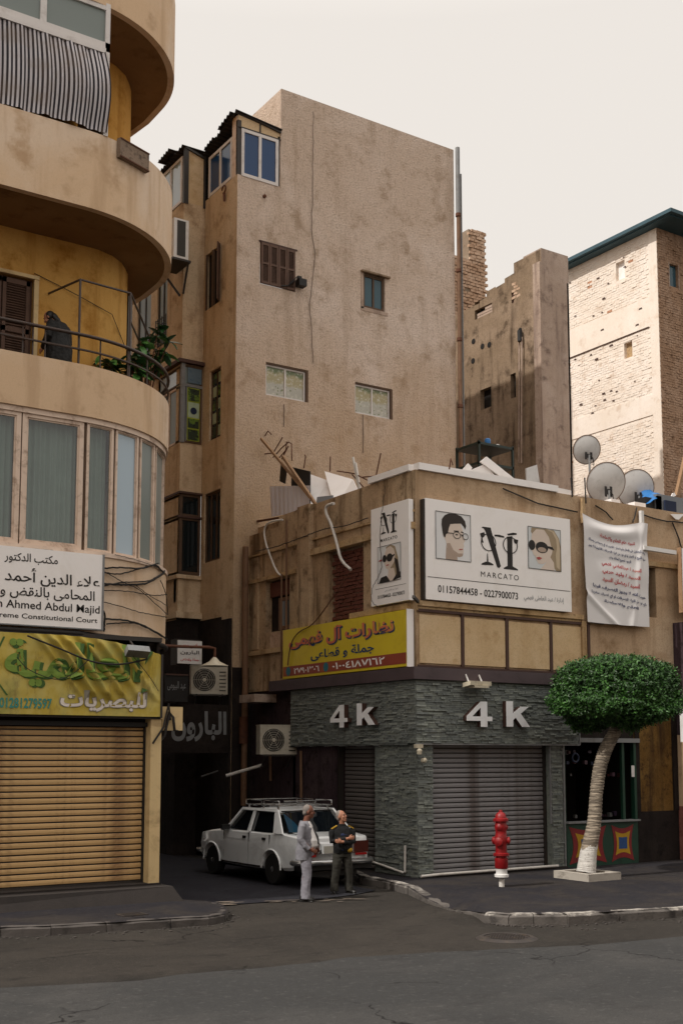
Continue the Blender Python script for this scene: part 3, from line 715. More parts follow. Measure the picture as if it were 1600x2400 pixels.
mb = MB(); mb.tube([(w1.x-.3, 21.75, w1.z+.35), (w1.x+.3, 21.74, w1.z+.18), (8.1, 21.7, w1.z+.05), (8.8, 21.85, w1.z-.1), (9.3,22.3,w1.z-.6)], .008, 5)
solo(mb, 'wall_cable', M['cable'], 'thin cable sagging across the yellow balcony wall', 'cable')
# glazed enclosure and striped curtain on the second balcony
en = thing('balcony_enclosure', 'white framed glazing enclosing the upper balcony above the striped curtain', 'window frame', (7.9, 20.2, 14.34))
xr = 7.95
mb = MB(); mb.box(xr-.09, xr, 20.14, 20.24, 14.34, 17.0).build('frame_post', M['frame_white'], en)
mb = MB(); mb.box(2, xr, 20.14, 20.24, 16.02, 16.2); mb.box(2, xr-.09, 20.10, 20.14, 15.96, 16.06); mb.box(2, xr-.09, 20.15, 20.23, 16.86, 16.95).build('frame_rail', M['frame_white'], en)
for x in (6.65, 5.3): MB().box(x-.06, x+.06, 20.15, 20.22, 16.2, 16.86).build('mullion', M['frame_white'], en)
MB().add([(2,20.19,16.2),(xr-.09,20.19,16.2),(xr-.09,20.19,16.86),(2,20.19,16.86)], [(0,1,2,3)]).build('pane', M['greyglass'], en)
mb = MB(); mb.box(xr-.03, xr, 20.24, 21.7, 14.3, 16.95); mb.build('side_panel', M['frame'], en)
m, n, l, b = _mat('striped_awning_cloth'); tc_ = n.new('ShaderNodeTexCoord'); at = n.new('ShaderNodeAttribute'); at.attribute_name = 'stripe'
mt = N(n, 'ShaderNodeMath', operation='FRACT'); l.new(at.outputs['Fac'], mt.inputs[0]); gt = N(n, 'ShaderNodeMath', operation='GREATER_THAN'); gt.inputs[1].default_value = .5; l.new(mt.outputs[0], gt.inputs[0])
dirt = ramp(n, l, ntex(n, l, tc_.outputs['Object'], 2, 5), .4, .7)
c = mixc(n, l, gt.outputs[0], lin('c4c0c4'), lin('26232a')); c = mixc(n, l, dirt, c, mixc(n, l, .35, c, lin('6f5a44'))); l.new(c, b.inputs['Base Color']); b.inputs['Roughness'].default_value = .9
M['stripe'] = m
mb = MB(); L = xr-.1-2.4; NU, NV = 420, 26
def cfold(u, v):
    x = 2.4+L*u; s = (1-v)
    dep = .035*math.sin(x*11+.8*math.sin(x*2))*(.3+.7*s)+.02*math.sin(x*27)+.05*math.sin(x*3.1+1.2)*s
    bow = -.16*math.sin(math.pi*min(1, s*1.05))**1.2
    return (x+.10*math.sin(s*2.2)*((x-3)/5)*.8, 20.13+bow*(.5+.5*math.sin(x*1.7+1))+dep*.9, 14.38+1.62*v)
mb.grid(NU, NV, cfold)
o = solo(mb, 'striped_curtain', M['stripe'], 'black and white striped cloth curtain closing the upper balcony', 'curtain', (5,20.1,14.4), smooth=80)
atr = o.data.attributes.new('stripe', 'FLOAT', 'POINT')
atr.data.foreach_set('value', [((i % (NU+1))/NU)*L/.078 for i in range(len(o.data.vertices))])
# speckled slab on the parapet
c1 = arc_pt(276, .03, 340); c2 = arc_pt(343, .03, 380); p, q = Vector((*c1, 0)), Vector((*c2, 0)); d = (q-p).normalized(); nr = Vector((d.y,-d.x,0))
M['speckle'] = paint('speckled_brown_stone', '806d5c', .8, .2, '3d2e25', 9, damt=1, bump=.8)
zc = onY(307, 365, (c1[1]+c2[1])/2).z
t = thing('stone_slab', 'speckled brown stone slab fixed on the rounded parapet below the plain wall', 'slab', (p+q)/2+Vector((0,0,zc)))
mb = MB().obox((p+q)/2+nr*.03+Vector((0,0,zc)), (q-p)/2, nr*.05, Vector((0,0,.19))); mb.build('slab', M['speckle'], t)
mb = MB(); mb.obox((p+q)/2+nr*.085+Vector((0,0,zc-.175)), (q-p)/2, nr*.012, Vector((0,0,.012))); mb.obox((p+q)/2+nr*.085+Vector((0,0,zc+.175)), (q-p)/2, nr*.012, Vector((0,0,.012)))
mb.build('rim', M['rust'], t)
pz = onY(307, 330, 21.3)
mb = MB(); mb.tube([(9.0,22.05,15.35),(9.12,21.95,15.25),(9.25,21.7,15.0),(9.32,21.6,14.6),(9.3,21.62,14.3)], .03, 7)
solo(mb, 'wall_pipe', M['pipe_white'], 'short curved pale pipe on the yellow wall above the stone slab', 'pipe', smooth=60)
# white law office sign
sg = thing('office_sign', 'white office sign with Arabic and English black lettering above the yellow banner', 'sign', (6.2, 20.0, 5.6))
SY = 20.0
mb = MB().box(2.2, 8.0, SY, SY+.09, 4.95, 6.30); mb.build('board', M['white_board'], sg)
mb = MB(); mb.box(7.975, 8.012, SY-.012, SY+.1, 4.93, 6.31); mb.box(2.2, 7.975, SY-.01, SY+.1, 4.93, 4.952); mb.build('sign_frame', M['metal_grey'], sg)
fS = lambda u, v, d: (u, SY-d, v)
def sx(px, py): return onY(px, py, SY)
put_text('lettering', 'مكتب الدكتور', fS, M['ink'], sg, 6.19, 7.14, 6.01, 6.20, .012, ar=True)
put_text('lettering', 'علاء الدين أحمد عبد المجيد', fS, M['ink'], sg, 4.9, 7.93, 5.64, 5.95, .014, ar=True)
put_text('lettering', 'المحامى بالنقض والدستورية العليا', fS, M['ink'], sg, 4.7, 7.84, 5.40, 5.63, .012, ar=True)
put_text('lettering', 'Alaa Eddin Ahmed Abdul Majid', fS, M['ink'], sg, 5.28, 7.94, 5.185, 5.37, .010)
put_text('lettering', 'Lawyer at the Supreme Constitutional Court', fS, M['ink'], sg, 4.95, 7.90, 5.03, 5.145, .010)
# yellow fabric banner
m, n, l, b = _mat('yellow_fabric_banner'); g = n.new('ShaderNodeTexCoord').outputs['Object']
c = mixc(n, l, ramp(n, l, ntex(n, l, g, 2.2, 5, .6), .35, .7), lin('b39c37'), lin('c4b468')); c = mixc(n, l, ramp(n, l, ntex(n, l, g, 1.1, 5, .6), .5, .75), c, lin('8f8b3e'))
f = N(n, 'ShaderNodeMath', operation='MULTIPLY'); f.inputs[1].default_value = .5; l.new(ramp(n, l, ntex(n, l, g, 6, 6, .7, (1,1,.4)), .52, .72), f.inputs[0]); c = mixc(n, l, f.outputs[0], c, lin('6f5b33'))
l.new(c, b.inputs['Base Color']); b.inputs['Roughness'].default_value = .7; M['banner_yellow'] = m
bn = thing('shop_banner', 'crumpled yellow fabric shop banner with green and white Arabic lettering above the ochre shutter', 'banner', (6.5, 19.95, 4.1))
BX0, BX1, BZ0, BZ1 = 2.3, 9.16, 3.40, 4.80
def crease(x, z):
    u = (x-6.6); s = 0
    for k, (xa, wd, am) in enumerate([(7.05,.07,.075),(7.30,.09,.09),(7.6,.07,.06),(7.9,.09,.05),(8.2,.07,.04),(6.8,.06,.03)]):
        xc = xa+(4.75-z)*.95-.14*(4.75-z)**2
        fade = max(0, min(1, (z-3.66)/.15))*max(0, min(1, (4.9-z)/.2))
        s += am*1.5*math.exp(-((x-xc)/wd)**2)*fade
    for xa, am in ((8.75,.05),(8.9,.06),(9.02,.05)):
        s += am*math.exp(-((x-xa-(z-4.1)*.12)/.035)**2)*max(0, min(1, (z-3.8)/.2))
    s += .02*noise.noise((x*2.2, 0, z*2.2))+.008*noise.noise((x*7, 0, z*5))
    return s
def banner_top(x): return 4.80-.035*max(0, x-7.2)**2*2.0
def bfn(x, z, d): 
    z2 = z
    return (x, 19.97-crease(x, z2)-d, z2)
mb = MB(); mb.grid(300, 60, lambda u, v: bfn(BX0+(BX1-BX0)*u, BZ0+(banner_top(BX0+(BX1-BX0)*u)-BZ0)*v, 0)); mb.build('fabric', M['banner_yellow'], bn, 80)
mb = MB(); mb.box(BX0, BX1+.02, 20.02, 20.08, 3.36, 3.42); mb.box(BX1-.02, BX1+.02, 19.95, 20.1, 3.38, 4.55); mb.box(BX0, BX1+.02, 20.02, 20.3, 4.78, 4.86); mb.build('banner_frame', M['metal_dark'], bn)
M['green_ink'] = paint('green_ink', '76903a', .7, .1, '3f5a12', 3, damt=.5); M['green_dark'] = paint('dark_green_ink', '3f5f2a', .7, .1); M['white_ink'] = paint('white_ink', 'd8cfc6', .7, .04); M['teal_ink'] = paint('teal_ink', '3f8478', .7, .05); M['grey_ink'] = paint('grey_ink', '8a8578', .7, .05)
put_text('lettering', 'العالمية', lambda u, v, d: bfn(u, v, d), M['green_dark'], bn, 6.27, 8.72, 3.86, 4.68, .045, ar=True, depth=.010)
put_text('lettering', 'العالمية', lambda u, v, d: bfn(u, v, d), M['green_ink'], bn, 6.23, 8.68, 3.885, 4.70, .028, ar=True, depth=.018)
put_text('lettering', 'للبصريات', lambda u, v, d: bfn(u, v, d), M['grey_ink'], bn, 7.22, 8.88, 3.455, 3.845, .05, ar=True, depth=.010)
put_text('lettering', 'للبصريات', lambda u, v, d: bfn(u, v, d), M['white_ink'], bn, 7.24, 8.86, 3.47, 3.83, .03, ar=True, depth=.016)
put_text('lettering', '01281279597', lambda u, v, d: bfn(u, v, d), M['teal_ink'], bn, 6.17, 7.09, 3.50, 3.68, .03, depth=.010)
mb = MB()
for (xa, za, xb, zb) in ((6.2,4.72,6.02,4.3),(6.02,4.05,6.28,3.72)):
    mb.add([bfn(xa,za,.008), bfn(xa+.035,za,.008), bfn(xb+.035,zb,.008), bfn(xb,zb,.008)], [(0,1,2,3)])
mb.build('printed_line', M['green_dark'], bn, fix=False)
# palm leaf print at the folded right end
mb = MB()
for k, (xa, za, xb, zb) in enumerate(((8.9,4.62,8.66,4.1),(8.93,4.6,8.8,4.45),(8.7,4.25,8.62,4.0),(8.82,3.92,8.74,3.82),(8.75,3.86,8.85,3.8))):
    mb.add([bfn(xa-.05,za,.012), bfn(xa+.05,za-.04,.012), bfn(xb,zb,.012)], [(0,1,2)])
mb.build('printed_leaf', M['green_dark'], bn, fix=False)
# ------------------------------------------------------------------ tall stepped building behind the corner shops
TX, TY, BX, BY = 14.61, 27.45, 13.95, 29.42
tb = thing('tall_apartment_building', 'tall rough rendered apartment building with few small windows, highest in the middle', 'building', (16, 28, 0))
def hole(px0, py0, px1, py1, c=TY, plane='Y'):
    f = onY if plane == 'Y' else onX; i = 0 if plane == 'Y' else 1
    a, b_ = f(px0, py0, c), f(px1, py1, c); u = sorted((a[i], b_[i])); z = sorted((a.z, b_.z)); return (u[0], u[1], z[0], z[1])
W1 = (15.34, 16.48, 15.65, 16.86); W2 = (18.80, 19.57, 15.72, 16.76); W3 = (15.55, 16.92, 12.53, 13.46); W4 = (18.50, 19.83, 12.50, 13.42)
XR = 22.22
mb = MB()
wallgrid(mb, 'Y', TY, TX, 16.03, 5, 18.64, [W3[:1]+(16.03,)+W3[2:]+(.16,), W1[:1]+(16.03,)+W1[2:]+(.05,)] if 0 else [], .1) if 0 else None
# front wall as one grid, the terrace corner cut out at the top
holes = [W1+(.10,), W2+(.14,), W3+(.14,), W4+(.14,)]
wallgrid(mb, 'Y', TY, TX, XR, 4.0, 18.62, holes)
wallgrid(mb, 'Y', TY, 15.98, XR, 18.62, 21.55)
mb.box(15.985, 16.0, TY+.004, 38, 18.6, 21.545); mb.box(16.01, XR-.005, TY+.004, 38, 21.40, 21.555)
wallgrid(mb, 'X', XR, TY, 38, 6, 21.5)
# slightly uneven, rounded vertical corner
mb.build('front_wall', M['tall'], tb)
mb = MB(); rr = random.Random(4)
mb.tube([(15.985+rr.uniform(-.008,.008), TY+.01, 18.6+i*.25) for i in range(12)]+[(15.985, TY+.02, 21.52)], .028, 7)
mb.build('corner_bead', M['tall'], tb, 60)
# side faces along the alley
mb = MB()
SH = hole(482, 738, 518, 578, TX, 'X'); SH = (28.42, 29.28, 15.30, 16.95)
DK = (28.30, 28.98, 11.42, 13.42); LK = (28.25, 29.22, 8.0, 9.95)
wallgrid(mb, 'X', TX, TY, BY, 0, 18.62, [SH+(.12,), DK+(.10,), LK+(.12,)])
mb.build('alley_wall', M['tall_side'], tb)
mb = MB()
wallgrid(mb, 'Y', BY, BX, TX, 11.35, 18.45, []); 
mb.box(BX+.01, TX-.005, BY+.01, BY+1.0, 18.2, 18.44)
bw = [(30.45, 31.15, 14.6, 17.1, .15), (29.75, 30.9, 11.4, 13.6, .1), (31.6, 32.6, 14.2, 17.6, .15), (33.2, 34.2, 14.2, 17.6, .15)]
wallgrid(mb, 'X', BX, BY, 45, 0, 18.45, bw)
mb.build('bay_wall', M['tall_side'], tb)
mb = MB(); mb.box(BX, TX, BY, BY+1, 0, 11.4).build('bay_base', M['concrete_dark'], tb) if 0 else None
# bay: posters window (upper) and brown window (lower) with slabs under them
mb = MB()
BXo = 13.93
mb.add([(BXo,BY-.02,9.96),(14.6,BY-.02,9.96),(14.6,BY-.02,11.36),(BXo,BY-.02,11.36)], [(0,1,2,3)])    # apron between windows
mb.box(BX-.0, TX, BY-.012, BY, 9.96, 11.38)
mb.box(BX, TX, BY, BY+.3, 6.9, 7.62); mb.box(BX-.10, 14.60, BY-.10, BY+1.2, 7.55, 7.66); mb.box(BX-.02, TX, BY-.02, BY+.1, 6.6, 7.55)
mb.box(BX-.12, 14.75, BY-.14, BY+1.0, 6.45, 6.62)
mb.build('bay_apron', M['tall_side'], tb)
# lower dark alley storey
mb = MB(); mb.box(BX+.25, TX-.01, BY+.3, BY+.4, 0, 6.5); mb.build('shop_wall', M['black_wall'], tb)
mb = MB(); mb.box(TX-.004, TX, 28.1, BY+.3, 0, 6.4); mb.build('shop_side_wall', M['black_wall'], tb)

def pane_window(parent, fn, u0, u1, z0, z1, gm, fm, nsash=2, fw=.06, name='window', gap=0):
    """fn(u, z, d) world point, d inwards"""
    mb = MB()
    def bx(a, b_, c, e, d0, d1):
        mb.add([fn(a,c,d0),fn(b_,c,d0),fn(b_,e,d0),fn(a,e,d0),fn(a,c,d1),fn(b_,c,d1),fn(b_,e,d1),fn(a,e,d1)], [(0,1,2,3),(4,7,6,5),(0,4,5,1),(1,5,6,2),(2,6,7,3),(3,7,4,0)])
    bx(u0,u0+fw,z0,z1,0,.05); bx(u1-fw,u1,z0,z1,0,.05); bx(u0+fw,u1-fw,z0,z0+fw,0,.05); bx(u0+fw,u1-fw,z1-fw,z1,0,.05)
    wd = (u1-u0)/nsash
    for k in range(1, nsash): bx(u0+k*wd-fw*.5, u0+k*wd+fw*.5, z0+fw, z1-fw, .002, .05)
    w_ = mb.build(name, M[fm] if isinstance(fm, str) else fm, parent)
    for k in range(nsash):
        a, b_ = u0+k*wd+fw*.45, u0+(k+1)*wd-fw*.45
        g = MB(); tl = rnd.uniform(-.004,.004)
        g.add([fn(a,z0+fw*.5,.03+tl),fn(b_,z0+fw*.5,.03-tl),fn(b_,z1-fw*.5,.03-tl),fn(a,z1-fw*.5,.03+tl)], [(0,1,2,3)]); g.build('pane', M[gm] if isinstance(gm, str) else gm, w_)
    return w_
fT = lambda u, z, d: (u, TY+d, z); fTX = lambda u, z, d: (TX+d, u, z); fBX = lambda u, z, d: (BX+d, u, z); fBY = lambda u, z, d: (u, BY+d, z)
# brown louvred shutter
def louvre(parent, fn, u0, u1, z0, z1, leaves, name='louvred_shutter', proud=.04):
    mb = MB()
    def bx(a, b_, c, e, d0, d1):
        mb.add([fn(a,c,d0),fn(b_,c,d0),fn(b_,e,d0),fn(a,e,d0),fn(a,c,d1),fn(b_,c,d1),fn(b_,e,d1),fn(a,e,d1)], [(0,1,2,3),(4,7,6,5),(0,4,5,1),(1,5,6,2),(2,6,7,3),(3,7,4,0)])
    wd = (u1-u0)/leaves
    bx(u0, u1, z0, z1, .02, .03)
    for k in range(leaves):
        a, b_ = u0+k*wd+.006, u0+(k+1)*wd-.006; r_ = .05
        bx(a, a+r_, z0, z1, -proud, .02); bx(b_-r_, b_, z0, z1, -proud, .02)
        bx(a+r_, b_-r_, z0, z0+.07, -proud, .02); bx(a+r_, b_-r_, z1-.07, z1, -proud, .02); bx(a+r_, b_-r_, (z0+z1)/2-.03, (z0+z1)/2+.03, -proud, .02)
    s_ = mb.build(name, M['louvre'], parent)
    mb = MB(); z = z0+.09
    while z < z1-.1:
        for k in range(leaves):
            a, b_ = u0+k*wd+.05, u0+(k+1)*wd-.05
            mb.add([fn(a,z,-proud*.8),fn(b_,z,-proud*.8),fn(b_,z+.041,.0),fn(a,z+.041,.0)], [(0,1,2,3)])
        z += .042
    mb.build('louvre_slats', M['louvre'], s_, kind='stuff'); return s_
louvre(tb, fT, W1[0]+.02, W1[1]-.02, W1[2]+.02, W1[3]-.02, 4)
mb = MB(); mb.box(W1[0]-.04, W1[1]+.05, TY-.03, TY+.05, W1[3]-.01, W1[3]+.03); mb.build('window_head', M['brown_trim'], tb)
# small blue window
pane_window(tb, lambda u, z, d: (u, TY+.05+d, z), W2[0]+.02, W2[1]-.02, W2[2]+.02, W2[3]-.02, 'blueglass2', 'frame_brown', 2, .06)
mb = MB(); mb.box(W2[0]-.10, W2[1]+.14, TY-.10, TY+.04, W2[3]+.0, W2[3]+.05); mb.build('window_head', M['concrete_dark'], tb)
mb = MB(); mb.box(W2[0]-.09, W2[0], TY-.012, TY, W2[2]-.05, W2[3]); mb.box(W2[0]-.09, W2[1]+.1, TY-.012, TY, W2[2]-.11, W2[2]-.0); mb.build('smooth_surround', M['concrete'], tb)
# two sliding windows with printed film
m, n, l, b = _mat('leafy_window_film'); g = n.new('ShaderNodeNewGeometry').outputs['Position']; sp_ = n.new('ShaderNodeSeparateXYZ'); l.new(g, sp_.inputs[0])
v1 = n.new('ShaderNodeTexVoronoi'); v1.inputs['Scale'].default_value = 9; l.new(g, v1.inputs['Vector'])
zz = N(n, 'ShaderNodeMapRange'); l.new(sp_.outputs['Z'], zz.inputs['Value']); zz.inputs['From Min'].default_value = 12.55; zz.inputs['From Max'].default_value = 13.4
wv = N(n, 'ShaderNodeMath', operation='MULTIPLY_ADD'); l.new(ntex(n, l, g, 2.5, 4), wv.inputs[0]); wv.inputs[1].default_value = .5; l.new(zz.outputs[0], wv.inputs[2])
c = mixc(n, l, ramp(n, l, wv.outputs[0], .62, .74), lin('a7a59a'), lin('9d9470')); c = mixc(n, l, ramp(n, l, wv.outputs[0], 1.0, 1.14), c, lin('5e6b46'))
lf = N(n, 'ShaderNodeMath', operation='LESS_THAN'); l.new(v1.outputs['Distance'], lf.inputs[0]); lf.inputs[1].default_value = .22
lw = N(n, 'ShaderNodeMath', operation='LESS_THAN'); l.new(wv.outputs[0], lw.inputs[0]); lw.inputs[1].default_value = .66; ml = N(n, 'ShaderNodeMath', operation='MULTIPLY'); l.new(lf.outputs[0], ml.inputs[0]); l.new(lw.outputs[0], ml.inputs[1])
c = mixc(n, l, ml.outputs[0], c, lin('6b7450')); c = mixc(n, l, ramp(n, l, ntex(n, l, g, 14, 5, .7), .5, .66), c, lin('c2beb0')); l.new(c, b.inputs['Base Color']); b.inputs['Roughness'].default_value = .2
M['film'] = m
for W in (W3, W4):
    pane_window(tb, lambda u, z, d: (u, TY+.06+d, z), W[0]+.01, W[1]-.08, W[2]+.01, W[3]-.05, 'film', 'frame_white', 2, .045)
    mb = MB(); mb.box(W[0], W[1], TY+.015, TY+.11, W[3]-.05, W[3]); mb.box(W[1]-.07, W[1], TY+.015, TY+.11, W[2], W[3]-.05); mb.build('casing', M['frame_brown'], tb)
# cables and cracks down the front
def cable(pts, r, name, mat, label, cat='cable', sag=0, n=6, group=None, wob=.0, seed=1):
    r_ = random.Random(seed); P = [Vector(p) for p in pts]; out = []
    for i in range(len(P)-1):
        k = max(2, int((P[i+1]-P[i]).length/.22))
        for j in range(k):
            t = j/k; p = P[i].lerp(P[i+1], t); p = p+Vector((0,0,-sag*4*t*(1-t)))+Vector([r_.uniform(-wob, wob) for _ in range(3)]); out.append(p)
    out.append(P[-1]); mb = MB().tube(out, r, n); return solo(mb, name, M[mat], label, cat, P[0], group, 60)
gy = TY-.025
cable([(x, gy, z) for x, z in [(onY(735,240,gy).x,21.2),(onY(733,420,gy).x,19.1),(onY(730,540,gy).x,17.6),(onY(738,600,gy).x,16.9),(onY(726,720,gy).x,15.4),(onY(734,860,gy).x,13.7)]], .009, 'wall_cable', 'cable_grey', 'thin brown cable running down the tall rough wall from the roof', wob=.015, seed=3)
cable([(16.42,gy-.03,15.95),(16.2,gy-.05,15.75),(15.98,gy-.03,15.7)], .018, 'loose_cable', 'black', 'short black cable drooping below the brown louvred shutter')
mb = MB().box(16.46,16.7,gy-.24,gy-.02,15.78,15.98); mb.box(16.5,16.62,gy-.10,gy-.02,15.98,16.10); mb.tube([(16.2,gy-.1,15.78),(16.42,gy-.15,16.02),(16.6,gy-.15,15.95)], .014, 5)
solo(mb, 'camera_box', M['black'], 'small black security camera beside the brown louvred shutter', 'camera', (16.6,gy,15.9))
for i, (px, y0, y1) in enumerate([(665,948,1000),(850,972,1062)]):
    a, b_ = onY(px, y0, gy), onY(px, y1, gy); cable([a, ((a.x+b_.x)/2+.02, gy, (a.z+b_.z)/2), b_], .010, 'window_cable', 'cable_grey', ['thin cable hanging straight down below the left film covered window','thin cable hanging straight down below the right film covered window'][i], seed=5+i, wob=.01)
# small iron stub and ring
a = onY(620, 460, gy); solo(MB().lathe([(.05,0),(.05,.06),(.02,.07)], (a.x, TY, a.z), 8, (0,-1,0)), 'iron_stub', M['rust'], 'small rusty stub in the wall below the front blue window', 'pipe stub', a)
a = onX(529, 445, TX); mb = MB(); mb.tube([(TX-.06, a.y+.11*math.cos(t*.63), a.z+.11*math.sin(t*.63)) for t in range(9)], .02, 6); mb.bar((TX-.05,a.y,a.z-.1),(TX-.05,a.y-.02,a.z-.35),.05)
solo(mb, 'iron_hook', M['rust'], 'rusty iron hook on the ochre side wall under the blue windows', 'hook', a)
# open dark shutter on the alley side
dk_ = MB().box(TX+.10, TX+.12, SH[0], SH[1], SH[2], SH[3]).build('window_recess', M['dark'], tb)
ws = MB(); ws.box(TX-.02, TX+.02, SH[0], SH[0]+.07, SH[2], SH[3]); ws.box(TX-.02, TX+.02, SH[1]-.05, SH[1], SH[2], SH[3]); ws.box(TX-.02, TX+.05, (SH[0]+SH[1])/2-.05, (SH[0]+SH[1])/2+.05, SH[2], SH[3]); ws.build('window_frame', M['frame_brown'], dk_)
ws = MB().obox((TX-.08, 28.37, (SH[2]+SH[3])/2+.02), (.07,.07,0), (.012,-.012,0), (0,0,(SH[3]-SH[2])/2)); ws.build('open_shutter', M['louvre'], dk_)
# poster window of the bay, front face
m, n, l, b = _mat('printed_poster_paper'); g = n.new('ShaderNodeNewGeometry').outputs['Position']
c = mixc(n, l, ramp(n, l, ntex(n, l, g, 5, 3, .6), .5, .54), lin('2b3626'), lin('5f7a2e')); c = mixc(n, l, ramp(n, l, ntex(n, l, g, 11, 2), .55, .6), c, lin('151a16')); l.new(c, b.inputs['Base Color']); b.inputs['Roughness'].default_value = .35
M['poster'] = m
M['poster_pale'] = paint('pale_poster', 'a3b39b', .4, .1, '6f8a63', 8)
M['poster_yellow'] = paint('yellow_green_poster_edge', 'a9b42b', .4, .1, '5f7a2e', 6)
pw = pane_window(tb, lambda u, z, d: (u, BY-.04+d, z), BX, TX-.03, 11.42, 13.66, 'greyglass', 'frame_brown', 1, .07, 'poster_window')
mb = MB(); mb.box(BX, TX-.03, BY-.05, BY+.03, 13.02, 13.10); mb.box(BX-.02,BX+.09,BY-.06,BY+.04,11.4,13.7); mb.box(BX+.12,BX+.15,BY-.055,BY,11.45,13.0); mb.build('frame_bar', M['metal_grey'], pw)
for z0, z1, mt in ((12.62,12.98,'poster'),(12.14,12.58,'poster_pale'),(11.84,12.11,'poster'),(11.49,11.80,'poster')):
    p = MB().box(14.12, 14.50, BY-.052, BY-.046, z0-.015, z1+.015).build('poster', M['poster_yellow'], pw)
    MB().box(14.135, 14.485, BY-.058, BY-.052, z0, z1).build('poster_print', M[mt], p)
mb = MB(); mb.lathe([(.09,0),(.10,.004),(.10,.006)], (14.31,BY-.058,12.34), 20, (0,-1,0)); mb.build('poster_disc', M['navy'], pw)
mb = MB(); mb.box(14.12,14.55,BY-.05,BY-.045,13.14,13.58); mb.build('blue_print', paint('blue_grey_print','5c6f7c',.4,.2,'2c4d68',9,damt=1), pw)
# alley side glass of the bay
p2 = pane_window(tb, fBX, 29.5, 30.95, 11.42, 13.05, 'greyglass', 'frame', 2, .06, 'bay_window'); pane_window(tb, fBX, 29.5, 30.95, 13.08, 13.62, 'paleglass', 'frame_brown', 1, .05, 'transom_window')
mb = MB(); mb.box(BX-.14, TX+.0, BY-.14, BY+1.8, 13.68, 13.78); mb.build('bay_cap', M['brown_trim'], tb)
# dark poster window on the recessed side
p3 = pane_window(tb, lambda u, z, d: (TX+.06+d, u, z), DK[0], DK[1], DK[2], DK[3], 'darkglass', 'frame_brown', 2, .05, 'poster_window')
mb = MB()
for k in range(5):
    for q in range(2):
        y0 = DK[0]+.06+q*.33; z0 = DK[2]+.1+k*.38; MB().box(TX+.083, TX+.088, y0, y0+.24, z0, z0+.3).build('poster_print', M['poster'] if (k+q)%2 else M['poster_pale'], p3)
# lower bay windows z 8..9.95
M['wood_dark'] = M['frame_brown']
pb = pane_window(tb, lambda u, z, d: (u, BY-.03+d, z), BX, TX-.02, 7.68, 9.28, 'darkglass', 'frame_brown', 1, .08, 'bay_window'); pane_window(tb, lambda u, z, d: (u, BY-.03+d, z), BX, TX-.02, 9.30, 9.95, 'darkglass', 'frame_brown', 1, .08, 'transom_window')
pane_window(tb, fBX, 29.45, 31.2, 7.68, 9.28, 'greyglass', 'frame_brown', 3, .07, 'bay_window'); pane_window(tb, fBX, 29.45, 31.2, 9.30, 9.92, 'greyglass', 'frame', 1, .06, 'transom_window')
mb = MB(); mb.box(BX-.06, TX, BY-.08, BY+.02, 9.26, 9.32); mb.box(BX-.05, TX+.0, BY-.10, BY+1.8, 9.94, 10.0); mb.build('window_rail', M['brown_trim'], tb)
pane_window(tb, lambda u, z, d: (TX+.05+d, u, z), LK[0], LK[1], LK[2], LK[3], 'darkglass', 'frame_brown', 3, .06, 'side_window')
# upper grille windows on the bay side, glass painted pale as reflected sky
for (y0, y1, z0, z1, _) in (bw[0], bw[2], bw[3]):
    wv_ = pane_window(tb, lambda u, z, d: (BX+.04+d, u, z), y0, y1, z0, z1, 'paleglass', 'metal_dark', 2, .06, 'bay_window')
    mb = MB()
    for k in range(5): mb.bar((BX-.04,y0,z0+.12+.17*k),(BX-.04,y1,z0+.12+.17*k),.02)
    for k in range(6): mb.bar((BX-.04,y0+(y1-y0)*k/5,z0),(BX-.04,y0+(y1-y0)*k/5,z0+.85),.02)
    mb.build('window_grille', M['metal_dark'], wv_, kind='stuff')
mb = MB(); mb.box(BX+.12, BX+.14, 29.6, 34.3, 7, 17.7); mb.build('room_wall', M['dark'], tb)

# lean-to terrace rooms on top, with corrugated roofs and blue glazing
tr = thing('rooftop_enclosure', 'rooftop sun room with blue glazing and ragged corrugated roof on the tall building corner', 'rooftop room', (15.2, 28, 18.62))
fbl = lambda u, z, d: (u, TY-.02+d, z)
pane_window(tr, fbl, 14.72, 15.90, 18.60, 19.98, 'blueglass', 'frame_white', 2, .09, 'blue_window')
mb = MB(); mb.box(TX-.0, 14.72, TY, TY+.1, 18.62, 20.2); mb.box(15.90, 15.98, TY+.02, TY+.1, 18.62, 20.1); mb.build('corner_post', M['metal_dark'], tr)
mb = MB(); mb.add([(TX+.02,TY+.02,19.98),(15.97,TY+.02,19.98),(15.97,TY+.02,20.22),(TX+.02,TY+.02,20.42)], [(0,1,2,3)]); mb.build('gable_panel', M['panel'], tr)
mb = MB(); mb.box(15.3,15.34,TY,TY+.03,19.98,20.33); mb.bar((TX,TY-.01,20.43),(15.98,TY-.01,20.22),.05); mb.bar((TX,TY-.01,20.0),(15.98,TY-.01,20.0),.03); mb.build('gable_frame', M['metal_dark'], tr)
pane_window(tr, lambda u, z, d: (TX+.0+d, u, z), 27.80, 29.22, 18.64, 19.86, 'blueglass', 'frame_white', 2, .09, 'blue_window')
mb = MB(); mb.box(TX, TX+.08, 27.50, 27.78, 18.62, 20.35); mb.build('side_panel', M['frame'], tr)
def corrugated(mb, a, b_, c_, d_, waves, amp):
    a, b_, c_, d_ = map(Vector, (a, b_, c_, d_))
    mb.grid(waves*8, 3, lambda u, v: (a.lerp(b_, u)).lerp(d_.lerp(c_, u), v)+Vector((0,0,amp*math.sin(u*waves*6.283))))
mb = MB(); corrugated(mb, (TX-.10,27.36,20.42), (TX-.10,29.5,20.0), (16.0,29.5,20.0), (16.0,27.36,20.28), 14, .035)
